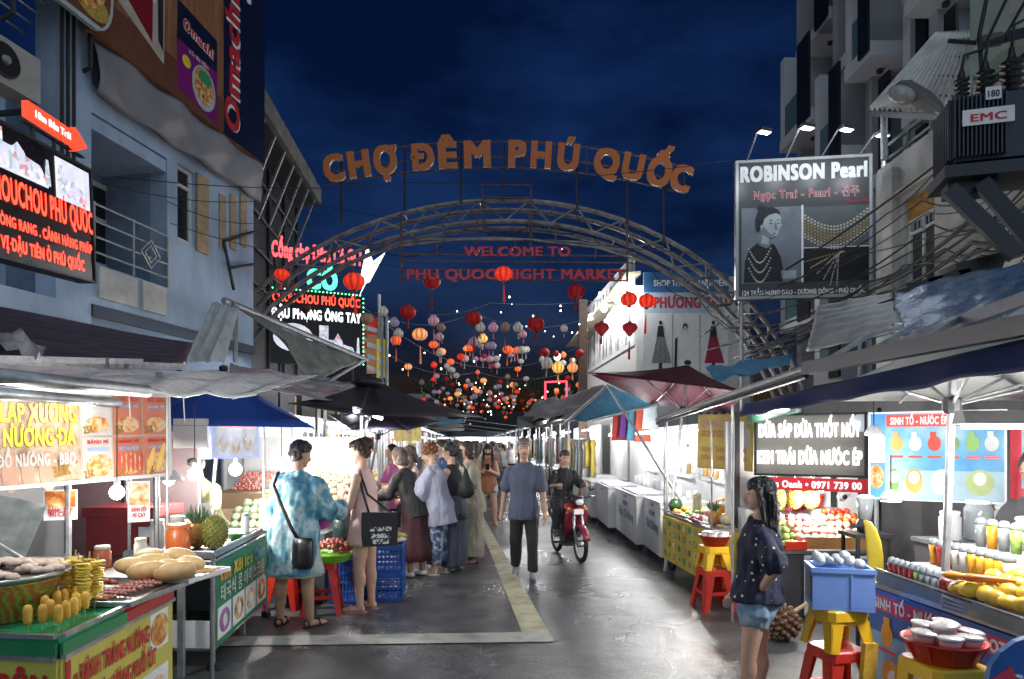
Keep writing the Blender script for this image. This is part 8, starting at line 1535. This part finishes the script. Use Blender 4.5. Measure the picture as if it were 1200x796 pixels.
# ---- crowd further up the street: four builds, recoloured
tops = [M('crowd_top_%d' % i, c, .8) for i, c in enumerate(((.55, .53, .50), (.05, .12, .32), (.03, .03, .035), (.36, .30, .24), (.42, .16, .14), (.20, .24, .22), (.5, .42, .36), (.12, .13, .16)))]
bots = [M('crowd_bottom_%d' % i, c, .8) for i, c in enumerate(((.03, .035, .05), (.10, .12, .16), (.25, .22, .18), (.02, .02, .022)))]
hairs = [hair_m['black'], hair_m['brown'], hair_m['ash'], hair_m['grey']]; protos = []
for k, (st, sl_k, bk_k) in enumerate((('short', 'short', 'trousers'), ('pony', 'none', 'shorts'), ('bob', 'short', 'skirt'), ('long', 'long', 'trousers'))):
  ps = Pose(lean=3+3*k, armL=((-.2, .1+.1*k, -1), (0, .5, -1)), armR=((.2, .1, -1), (0, .6, -.6)), legL=((-.05, .12, -1), (0, 0, -1)), legR=((.05, -.08, -1), (0, -.1, -1)))
  protos.append(person('x', (0, -40, 0), 0, 1.65, ps, ('fair', 'tan')[k % 2], 'black', st, tops[0], bots[0], ('shoe', blackm), voxel=.010, detail=False, sleeve=sl_k, bkind=bk_k, bhem=.9 if bk_k == 'trousers' else (.3 if bk_k == 'shorts' else .2), tg=.018))
cw = [(505, 12.6), (520, 11.6), (537, 12.8), (528, 14.5), (548, 15.5), (540, 17), (556, 17.5), (513, 15.5), (562, 20), (550, 21), (534, 20), (570, 23), (558, 25), (545, 26), (578, 27), (566, 29), (554, 31), (585, 31), (574, 34), (562, 37), (548, 38), (580, 40), (592, 36), (500, 17.5), (524, 18.5), (597, 44), (588, 48), (570, 46), (508, 13.8), (516, 16.8), (532, 16), (543, 18.5), (552, 19), (538, 22.5), (548, 23.5), (565, 21.5), (576, 21), (556, 27.5), (570, 26), (583, 25), (590, 29), (560, 33), (578, 30), (568, 40), (585, 38), (575, 50), (562, 44), (592, 42), (600, 33), (582, 45)]
cname = ['white', 'blue', 'black', 'tan', 'red', 'sage', 'cream', 'slate']
for i, (px, Y) in enumerate(cw):
  k = (i*3+1) % 4; c = i % 8; o = copy_tree(protos[k]); o.location = (XP(px, Y), Y, 0); o.rotation_euler = (0, 0, R(random.choice((10, -20, 40, 170, 90, 0)))); hh = 1.65*random.uniform(.96, 1.06); o.scale = (hh,)*3
  pos = 'nearest rows' if Y < 16 else ('middle' if Y < 28 else 'far end')
  T(o, '%s-haired passer-by in %s top in the %s of the street crowd' % (('dark', 'brown', 'ash', 'grey')[(i*5) % 4], cname[c], pos), 'person', 'crowd in the street')
  for ch in kids(o):
    if ch.name.startswith('top'): recolor(ch, tops[c])
    elif ch.name.startswith(('trousers', 'skirt', 'shorts')): recolor(ch, bots[(i*3) % 4])
    elif ch.name.startswith('hair'): recolor(ch, hairs[(i*5) % 4])
def purge(o):
  for ch in list(kids(o)): purge(ch)
  bpy.data.objects.remove(o)
for p in protos: purge(p)
# ================================================================ motorbike and rider
mbk = thing('motorbike', 'red and black small motorbike ridden towards the viewer', 'motorbike', (XP(666, 10.0), 10.0, 0), R(14)); mbk.scale = (.88,)*3; m_bred = M('bike_red', (.20, .014, .035), .3, coat=.2); m_bblk = M('bike_black', (.02, .02, .022), .3)
# local: bike faces -y
def wheel(y, steer=None):
  w = thing('wheel', None, None); w.parent = mbk; w.location = (0, y, .29); q = MR(R(90), 4, 'Y')
  MB().tube([(0, math.cos(a)*.255, math.sin(a)*.255) for a in [2*math.pi*i/28 for i in range(29)]], .036, 8, None, 1).build('tyre', blackm, w, True); MB().tube([(0, math.cos(a)*.215, math.sin(a)*.215) for a in [2*math.pi*i/28 for i in range(29)]], .014, 6).build('rim', steel, w, True); MB().lathe([(.02, -.06), (.045, -.05), (.045, .05), (.02, .06)], 12, (0, 0, 0), None, q).build('hub', steel, w, True)
  for i in range(10): a = 2*math.pi*i/10; MB().tube([(.03*(-1)**i, 0, 0), (0, math.cos(a)*.215, math.sin(a)*.215)], .004, 4).build('spoke', steel, w)
  return w
wheel(-.60); wheel(.62)
for sx in (-.075, .075): MB().tube([(sx, -.60, .29), (sx, -.50, .62), (sx*.6, -.40, .86)], [.022, .026, .024], 8).build('fork_leg', steel, mbk, True)
MB().sheet(lambda u, v: V(((v-.5)*.12, -.60-.315*math.cos(R(20+120*u))*1.0, .29+.315*math.sin(R(20+120*u))-.03*abs(v-.5))), 12, 4, .006).build('front_mudguard', m_bred, mbk, True)
MB().loft([[V((x*k, y0+.02*abs(x)/.18, z)) for x in (-.17, -.09, 0, .09, .17)]+[V((x*k, y0+.06, z)) for x in (.17, .09, 0, -.09, -.17)] for k, y0, z in ((.7, -.28, .36), (1.05, -.36, .55), (1.15, -.44, .75), (.8, -.46, .90))]).build('leg_shield', m_bred, mbk, True)
MB().loft([[V((x*k, y, z+dz)) for x, dz in ((-.11, -.03), (-.08, .07), (.08, .07), (.11, -.03), (0, -.08))] for k, y, z in ((.75, -.56, .96), (1, -.50, .97), (1.1, -.40, .98), (.8, -.32, .99))]).build('handlebar_cowl', m_bblk, mbk, True); MB().ell((0, -.545, .955), (.075, .05, .055), 14, 8).build('headlight', M('headlamp_glass', (.7, .72, .75), .08), mbk, True)
for sx in (-1, 1): MB().tube([(sx*.08, -.36, 1.0), (sx*.26, -.32, 1.03), (sx*.36, -.26, 1.02)], .014, 7).build('handlebar', m_bblk, mbk, True); MB().tube([(sx*.22, -.33, 1.03), (sx*.26, -.36, 1.14)], .006, 5).build('mirror_stem', m_bblk, mbk); MB().ell((sx*.27, -.36, 1.16), (.05, .012, .035), 12, 7).build('mirror', m_bblk, mbk, True); MB().ell((sx*.14, -.44, .84), (.035, .03, .03), 8, 6).build('indicator', M('amber_lens', (.7, .25, .02), .2), mbk, True)
MB().loft([[V((x, y, z)) for x, z in ((-.10, z0), (.10, z0), (.13*k, z1), (-.13*k, z1))] for y, z0, z1, k in ((-.30, .40, .55, .8), (-.05, .36, .52, 1), (.25, .42, .74, 1.05), (.60, .55, .80, .9), (.86, .70, .82, .5))]).build('body_shell', m_bblk, mbk, True); MB().loft([[V((x*k, y, z+dz)) for x, dz in ((-.12, 0), (-.10, .06), (.10, .06), (.12, 0))] for k, y, z in ((.6, .0, .74), (1, .15, .77), (1.05, .5, .79), (.8, .78, .84))]).build('saddle', blackm, mbk, True)
MB().bbox((-.10, -.12, .20), (.10, .18, .40)).build('engine', darkmetal, mbk); MB().tube([(.11, -.1, .24), (.14, .2, .22), (.16, .55, .30), (.16, .85, .36)], [.02, .022, .045, .045], 8).build('exhaust', steel, mbk, True); MB().bbox((-.30, -.06, .25), (.30, .0, .28)).build('foot_rest', darkmetal, mbk); MB().box((0, -.515, .80), (.16, .01, .08)).build('number_plate', ink_white, mbk)
# rider: seated pose (body origin at the saddle)
ps = Pose(lean=8, head=(0, 6), armL=((-.42, .45, -.75), (.10, .90, .10)), armR=((.42, .45, -.75), (-.10, .90, .10)), legL=((-.32, .92, -.25), (-.02, -.20, -1)), legR=((.32, .92, -.25), (.02, -.20, -1)))
rq = mbk.matrix_basis
rd = person('motorbike rider in black T-shirt and dark trousers holding the handlebars', (0, 0, 0), 180+14, 1.46, ps, 'tan', 'brown', 'short', M('rider_black', (.012, .012, .014), .8), M('rider_dark', (.025, .025, .03), .8), ('shoe', M('rider_shoe', (.05, .05, .055), .6)), sleeve='short', tg=.018, toplen=.04, bkind='trousers', bhem=.9, fold=.008)
hipz = ps.P.z*1.46; off = MR(R(14), 3, 'Z') @ V((0, .25, 0)); rd.location = (mbk.location.x+off.x, mbk.location.y+off.y, .83-hipz)
pb = thing('shopping_bag', 'crimson bag hung behind the motorbike headlight', 'bag', (mbk.location.x, mbk.location.y, 0)); off = MR(R(14), 3, 'Z') @ V((0, -.22, .74)); MB().ell(off, (.14, .08, .11), 14, 9).build('bag_body', M('crimson_bag', (.33, .02, .06), .5, bump=.5, bscale=10), pb, True); MB().tube([off+V((-.05, 0, .10)), off+V((0, 0, .16)), off+V((.05, 0, .10))], .006, 5).build('handle', blackm, pb)
# ================================================================ stalls receding up the street
def SX(Y, side): return (2.62 if side > 0 else -2.05)-.069*Y
m_fz = M('freezer_white', (.70, .71, .71), .35, var=.05)
for i, (y0, y1, lb) in enumerate(((9.35, 10.5, 'white chest freezer with printed brand panel next to the yellow cart'), (10.54, 12.6, 'long white chest freezer with lettered front along the kerb'), (12.64, 14.4, 'plain white chest freezer third from the yellow cart'), (14.44, 15.7, 'white chest freezer fourth from the yellow cart'), (15.74, 16.6, 'farthest white chest freezer with photo print'))):
  t = thing('chest_freezer', lb, 'freezer'); x0 = SX((y0+y1)/2, 1)+.45; MB().bbox((x0-.35, y0, .10), (x0+.35, y1, .80)).build('body', m_fz, t); MB().bbox((x0-.36, y0-.0, .802), (x0+.36, y1, .85)).build('lid', M('lid_grey', (.5, .52, .53), .3), t)
  for dx in (-.3, .3):
    for dy in (y0+.08, y1-.08): MB().lathe([(.03, 0), (.03, .10)], 8, (x0+dx, dy, 0)).build('caster', blackm, t)
  MB().bbox((x0-.372, (y0+y1)/2-.12, .76), (x0-.352, (y0+y1)/2+.12, .79)).build('handle', steel, t)
  if i in (0, 1): lettering('Thai Dương', frame_q((x0-.354, (y0+y1)/2, .42), (0, -1, 0), (-1, 0, 0)), .14, (y1-y0)*.75, M('teal_ink', (.10, .28, .30), .5), t, .03); lettering('KEM', frame_q((x0-.354, (y0+y1)/2, .62), (0, -1, 0), (-1, 0, 0)), .07, .4, ink_blue, t, .04)
  if i == 4: MB().bbox((x0-.356, y0+.1, .2), (x0-.352, y1-.3, .7)).build('photo_print', food, t)
  if i in (1, 2): MB().bbox((x0-.3, y0+.1, .852), (x0+.2, y1-.3, .875)).build('steel_pan', steel, t)
def jarrow(x, y0, y1, z, n, label, group, mats):
  for i in range(n): y = y0+(y1-y0)*i/(n-1); jar('jar', label+(', %s along' % ORD[i] if i < 14 else ''), (x+random.uniform(-.03, .03), y, z), .04, random.uniform(.1, .2), (random.choice(mats), whitep), 'jar', group)
jarrow(2.55, 9.6, 14.0, .855, 14, 'pale jar on the freezer tops beyond the yellow cart', 'jars on the freezers', [m_frost, m_oil, whitep])
# tube lamps over the freezers
lamp_tube = M('tube_glow', (1, 1, 1), .5, emit=6, ecol=(.97, .98, 1))
def tube_lamp(a, b, label, power, group):
  a, b = V(a), V(b); t = thing('tube_lamp', label, 'lamp', (0, 0, 0), 0, group); MB().tube([a, b], .02, 8).build('tube', lamp_tube, t, True); MB().bar(a+V((0, 0, .035)), b+V((0, 0, .035)), .05, .03).build('batten', white, t)
  for k in (.25, .75): point_light('tube_light', a.lerp(b, k)-V((0, 0, .06)), power/2, .08, (.97, .98, 1))
  return t
tube_lamp((2.6, 9.6, 1.85), (2.55, 10.8, 1.85), 'glowing tube lamp over the first freezers', 34, 'tube lamps over the freezers'); tube_lamp((2.45, 12.0, 1.85), (2.4, 13.2, 1.85), 'glowing tube lamp over the middle freezers', 34, 'tube lamps over the freezers'); tube_lamp((2.3, 14.6, 1.85), (2.25, 15.8, 1.85), 'glowing tube lamp over the farthest freezer', 34, 'tube lamps over the freezers')
bwal = thing('stall_backdrop', 'white back wall added for the overexposed look of the freezer stalls', 'partition'); MB().quad4((3.35, 9.2, 0), (2.95, 17, 0), (2.95, 17, 2.0), (3.35, 9.2, 2.0), .04).build('sheet', M('backing_white', (.66, .66, .66), .6, var=.1, scale=4), bwal)  # white wall put in so the stall interior looks overexposed
for k in range(3): MB().bbox((3.2-.1*k, 9.4+2.5*k, 1.05), (3.3-.1*k, 11.6+2.5*k, 1.08)).build('shelf', white, bwal)
jarrow(3.15, 9.5, 16.2, 1.13, 22, 'small jar on the shelf along the bright back wall', 'jars on the back wall shelf', [m_frost, whitep, M('jar_amber', (.5, .3, .1), .4)])
for i, y in enumerate((7.6, 9.0)): tube_lamp((-1.75-.07*i, y, 2.02), (-1.82-.07*i, y+.9, 2.02), ('tube lamp added under the black parasol to light the woman in pink', 'tube lamp added under the black parasol to light the queue')[i], 14, 'tube lamps added over the left stand')  # two added lamps that throw light on the shoppers and the road
# garments and stalls: one stall module, copied and varied
m_cols = [M('cloth_%d' % i, c, .85, rand=.1) for i, c in enumerate(((.70, .70, .68), (.62, .10, .06), (.25, .08, .35), (.70, .55, .12), (.55, .62, .66), (.05, .05, .06), (.12, .35, .5), (.66, .36, .40), (.18, .25, .15), (.74, .72, .66)))]
gm = None
def garment_proto():
  mb = MB(); n = 12; rows = []
  for z, w in ((0, .05), (-.03, .19), (-.12, .22), (-.18, .17), (-.5, .19), (-.75, .22)): rows.append([V((math.cos(2*math.pi*j/n)*w, math.sin(2*math.pi*j/n)*.035*(1+.5*math.sin(j*3+z*9)), z)) for j in range(n)])
  mb.loft(rows); o = mb.build('garment', m_cols[0], None, True); o.location = (0, -40, -5); return o
gp_ = garment_proto(); cn = ['white', 'red', 'purple', 'yellow', 'pale blue', 'black', 'blue', 'pink', 'olive', 'cream']
def garment(loc, c, rz, where, s=1):
  o = gp_.copy(); col.objects.link(o); o.location = loc; o.rotation_euler = (0, 0, rz); o.scale = (s, s, s*random.uniform(.8, 1.25)); recolor(o, m_cols[c]); return T(o, '%s garment on a hanger %s' % (cn[c], where), 'garment', '%s garments %s' % (cn[c], where))
def stall(Y, side, depth, L, label, roofm, goods, where, h=2.25):
  x0 = SX(Y, side); t = thing('market_stall', label, 'market stall', (0, 0, 0), 0, 'stalls up the street'); x1 = x0+side*depth
  for yy in (Y, Y+L):
    for xx in (x0, x1): MB().tube([(xx, yy, 0), (xx, yy, h)], .025, 6).build('post', galv, t)
  MB().bbox((min(x0+side*.1, x1), Y+.1, 0), (max(x0+side*.1, x1), Y+L-.1, .75)).build('counter', M('stall_counter', (.55, .55, .54), .6, rand=.2), t)
  MB().quad4((x1, Y, 0), (x1, Y+L, 0), (x1, Y+L, h), (x1, Y, h), .03).build('back_sheet', M('stall_back', (.5, .5, .49), .6, var=.12, scale=3), t)  # pale sheet added to give the lit interior its blown-out look
  def rf(u, v): return V((x0-side*.45+side*(depth+.5)*u, Y-.1+(L+.2)*v, h+.05+.45*u-.08*4*v*(1-v)*.5+.03*math.sin(v*9+u*4)))
  MB().sheet(rf, 8, 10, .006).build('roof_sheet', roofm, t, True)
  MB().tube([(x0, Y+.02, h-.35), (x0, Y+L-.02, h-.35)], .012, 6).build('rail', galv, t)
  for k in range(2): MB().tube([(x0+side*depth*.4, Y+L*(.15+.45*k), h-.22), (x0+side*depth*.4, Y+L*(.4+.45*k), h-.22)], .02, 6).build('lamp_tube', lamp_tube, t)
  point_light('stall_light', (x0+side*depth*.4, Y+L*.5, h-.32), 42, .12, (.98, .98, 1)); point_light('stall_front_light', (x0-side*.05, Y+L*.5, h-.12), 12, .08)
  if goods == 'clothes':
    for i in range(int(L/.17)): garment((x0+random.uniform(-.03, .03), Y+.15+.17*i, h-.40), random.choice((0, 0, 9, 9, 4, 1, 3, 6, 7, 5, 8)), R(90+random.uniform(-25, 25)), where)
    for i in range(int(L/.3)): garment((x0+side*.5, Y+.15+.3*i, h-.45), random.choice((0, 9, 4, 7)), R(90), where)
  else:
    for i in range(int(L/.3) if Y < 30 else 0): garment((x0+side*.35, Y+.2+.3*i, h-.42), random.choice((0, 9, 3, 7, 1, 4)), R(90), 'of the left stalls', .45)
    for i in range(int(L/.24) if Y < 22 and side < 0 else 0):
      for j in range(3): put(random.choice((f_pale, f_round, f_orange, f_mango_y)), (x0+side*(.18+.14*j), Y+.2+.22*i+random.uniform(-.05, .05), .80+.05*j), 'fruit or snack pack on a counter far up the street', 'produce', 'produce on the far counters', None, 1.4)
  return t
m_roofs = [m_tarpd, MATS['worn_grey_tarp'], M('roof_sheet_grey', (.28, .29, .30), .5, .2, var=.3, scale=3, trl=.1), m_ltblue, m_ppurp]
for i, Y in enumerate((17.2, 20.6, 24.0, 27.5, 31.0, 35, 39.5, 44, 49, 55)): stall(Y, 1, 1.5, 3.1 if i < 6 else 4, ('clothes stall just past the white freezers' if i == 0 else 'clothes stall number %s along the far right row' % ('two', 'three', 'four', 'five', 'six', 'seven', 'eight', 'nine', 'ten')[i-1]), m_roofs[i % 3], 'clothes' if i < 4 else 'x', 'of the right clothes stalls')
for i, Y in enumerate((10.0, 13.4, 16.8, 20.4, 24, 28, 32, 36.5, 41.5, 47, 53)): stall(Y, -1, 1.5, 3.1 if i < 5 else 4, ('bright snack stall just beyond the queue' if i == 0 else 'bright stall number %s along the left row beyond the queue' % ('two', 'three', 'four', 'five', 'six', 'seven', 'eight', 'nine', 'ten', 'eleven')[i-1]), m_roofs[(i*2) % 5], 'x', 'of the left stalls')
# nearer clothes hung at the right kerb before the stalls
for i in range(9): garment((2.0-.05*i, 16.8+.12*i, 1.75), (3, 3, 0, 9, 0, 4, 9, 0, 9)[i], R(60+random.uniform(-20, 20)), 'on the kerb rail past the freezers', 1.1)
for i in range(5): garment(W(726+9*i, 470, 14.5-.2*i), (1, 2, 6, 1, 4)[i], R(20), 'under the pale blue tarpaulin', .9)
rr = thing('clothes_rail', 'steel clothes rail at the kerb past the freezers', 'rail'); MB().tube([(1.95, 16.7, 1.77), (1.55, 18.0, 1.77)], .015, 6).build('bar', galv, rr)
for p in ((1.95, 16.7), (1.55, 18.0)): MB().tube([(p[0], p[1], 0), (p[0], p[1], 1.77)], .015, 6).build('leg', galv, rr)
# signs over the far street
B = Board('banner', 'yellow food banner hanging over the stalls beyond the queue', 'banner', W(462, 517, 11.8), W(494, 517, 12.6), .40, .02, M('yellow_banner_lit', (.72, .58, .16), .5, var=.4, scale=8, emit=.2)); B.ell(.5, .5, .12, .1, food2); B.done()
p = W(483, 524, 11.2); B = Board('round_sign', 'small round yellow price sign above the queue', 'sign', p-V((.06, 0, .06)), p+V((.06, 0, -.06)), .12, .01, ink_yellow); B.ell(.5, .5, .05, .05, ink_white); B.done()
B = Board('overhead_sign', 'black overhead sign spanning the far street', 'sign', W(606, 501, 22), W(646, 501, 22), .35, .08, M('sign_black', (.02, .022, .022), .5)); B.done()
for u in (.05, .95): MB().tube([B.q @ V((B.w*u, .05, .3)), zz(B.q @ V((B.w*u, .05, 0)), 0)], .03, 6).build('post', darkmetal, B.root)
gr = thing('red_gate', 'red lit frame gate above the grey tarpaulin roofs', 'gate'); rg = M('red_neon', (.8, .05, .08), .4, emit=1.4, ecol=(1, .06, .10))
for a, b in (((639, 447), (639, 480)), ((664, 447), (664, 466)), ((639, 448), (664, 447))): MB().tube([W(a[0], a[1], 27), W(b[0], b[1], 27)], .04, 6).build('neon_tube', rg, gr)
for x in (640, 663): MB().tube([W(x, 462, 27.1), zz(W(x, 462, 27.1), 0)], .04, 6).build('post', darkmetal, gr)
# far dark roofs and trees closing the street
far = thing('far_building', 'dark far building closing the end of the street under the lanterns', 'building'); MB().bbox((-26, 96, 0), (16, 99, 6.2)).build('wall', M('far_dark', (.03, .032, .035), .8), far)
# bright stalls and canopies where the street bends away
for i, (x, lb) in enumerate(((-7.2, 'bright stall left of the street end'), (-4.0, 'bright stall closing the street end'), (-.8, 'bright stall right of the street end'))):
  t = thing('market_stall', lb, 'market stall', (x, 64, 0), 0, 'stalls at the street end'); MB().bbox((-1.5, 1.2, 0), (1.5, 1.25, 2.4)).build('back_sheet', MATS['stall_back'], t); MB().bbox((-1.4, -.2, 0), (1.4, .4, .8)).build('counter', MATS['stall_counter'], t); MB().quad4((-1.6, -.6, 2.3), (1.6, -.6, 2.3), (1.6, 1.3, 2.8), (-1.6, 1.3, 2.8), .02).build('roof_sheet', m_roofs[i], t); MB().tube([(-1.2, .3, 2.2), (1.2, .3, 2.2)], .04, 6).build('lamp_tube', lamp_tube, t); point_light('stall_light', (x, 64.2, 2.0), 80, .15)
  for sx in (-1.5, 1.5): MB().tube([(sx, -.5, 0), (sx, -.5, 2.3)], .03, 6).build('post', galv, t)
for i, (Y, m_, lb) in enumerate(((26, m_ltblue, 'blue canopy stretched over the crowd'), (33, m_roofs[2], 'grey canopy stretched over the crowd beyond the blue one'), (41, m_pw, 'white canopy stretched far over the crowd'))): tarp_thing('street_canopy', lb, crumple((-.069*Y-2.6, Y, 2.75), (-.069*Y-.2, Y, 2.6), (-.069*Y-.2, Y+3, 2.55), (-.069*Y-2.6, Y+3, 2.7), .05, i, .15), 12, 8, m_, poles=(((-.069*Y-2.6, Y, 0), (-.069*Y-2.6, Y, 2.75), .03), ((-.069*Y-.2, Y, 2.6), (-.069*Y+2.2, Y, 2.3), .008)))
for i, (x0, y0, w, d, h) in enumerate(((-14, 22, 6.5, 14, 4.2), (-13.5, 37, 6, 16, 5.0), (-13, 54, 6, 20, 5.6), (4.6, 30, 6, 14, 4.6), (3.9, 46, 6, 18, 5.0), (3, 66, 6, 18, 5.2))):
  t = thing('shop_house', ('low shop house behind the first left stalls', 'grey shop house behind the middle left stalls', 'shop house at the far left of the street', 'low shop house past the fashion shop', 'grey shop house farther along the right row', 'shop house at the far right of the street')[i], 'building'); MB().bbox((x0, y0, 0), (x0+w, y0+d, h)).build('wall', M('shophouse_wall_%d' % (i % 3), ((.22, .22, .21), (.16, .17, .18), (.25, .23, .2))[i % 3], .8, var=.25, scale=1.5), t)
  s_ = 1 if x0 < 0 else -1; xe = x0+w if x0 < 0 else x0; MB().quad4((xe+s_*.9, y0, h-.5), (xe+s_*.9, y0+d, h-.5), (xe-s_*.2, y0+d, h+.2), (xe-s_*.2, y0, h+.2), .06).build('roof', m_sheetg, t)
  for k in range(int(d/3)): y = y0+1+3*k; wn = MB().bbox((xe+s_*.003, y, h-1.9), (xe+s_*.05, y+1.2, h-.8)).build('window', m_glassdk, t); MB().bbox((xe+s_*.051, y+.1, h-1.8), (xe+s_*.06, y+.55, h-.9)).build('pane', M('warm_pane', (.2, .17, .12), .3, emit=.2, ecol=(1, .75, .4)), wn)
m_lf = M('night_leaf', (.03, .055, .025), .7, var=.5, scale=3); m_tk = M('night_trunk', (.05, .04, .03), .9)
lfm = None
def tree(label, x, y, h, r):
  t = thing('tree', label, 'tree', (x, y, 0)); MB().tube([(0, 0, 0), (.1, 0, h*.4), (0, .1, h*.75)], [.2, .14, .06], 7).build('trunk', m_tk, t, True); mb = MB()
  for k in range(6): a = k*1.05; e = V((math.cos(a)*r*.7, math.sin(a)*r*.7, h*.75+random.uniform(-.3, .8))); mb.tube([(0, 0, h*.45), e*.5+V((0, 0, h*.3)), e], [.08, .05, .02], 5)
  mb.build('limbs', m_tk, t); mb = MB()
  for i in range(900):
    d = V((random.gauss(0, 1), random.gauss(0, 1), random.gauss(0, .75))).normalized()*r*random.uniform(.35, 1.05); c = V((0, 0, h*.8))+d; c += V((noise.noise(d*.9)*.8, 0, noise.noise(d*1.1+V((5, 0, 0)))*.8)); u = V((random.uniform(-1, 1), random.uniform(-1, 1), random.uniform(-1, 1))).normalized()*.22; w = u.orthogonal().normalized()*.10; mb.add([c-u, c+w, c+u, c-w], [(0, 1, 2, 3)])
  mb.build('crown', m_lf, t); return t
tree('dark tree right of the far lanterns', 4.6, 62, 8.5, 3.2); tree('dark tree at the far end left of centre', -9, 82, 8.5, 3.5); tree('dark tree at the far end on the centre line', -3.5, 88, 9, 3.5); tree('dark tree behind the far right roofs', 8.0, 56, 8, 2.8)
# remove the hidden originals of the copied kinds
for o in [o for o in col.objects if o.parent is None and o.location.y < -20]: purge(o)
bpy.data.scenes.remove(tmp_scene)
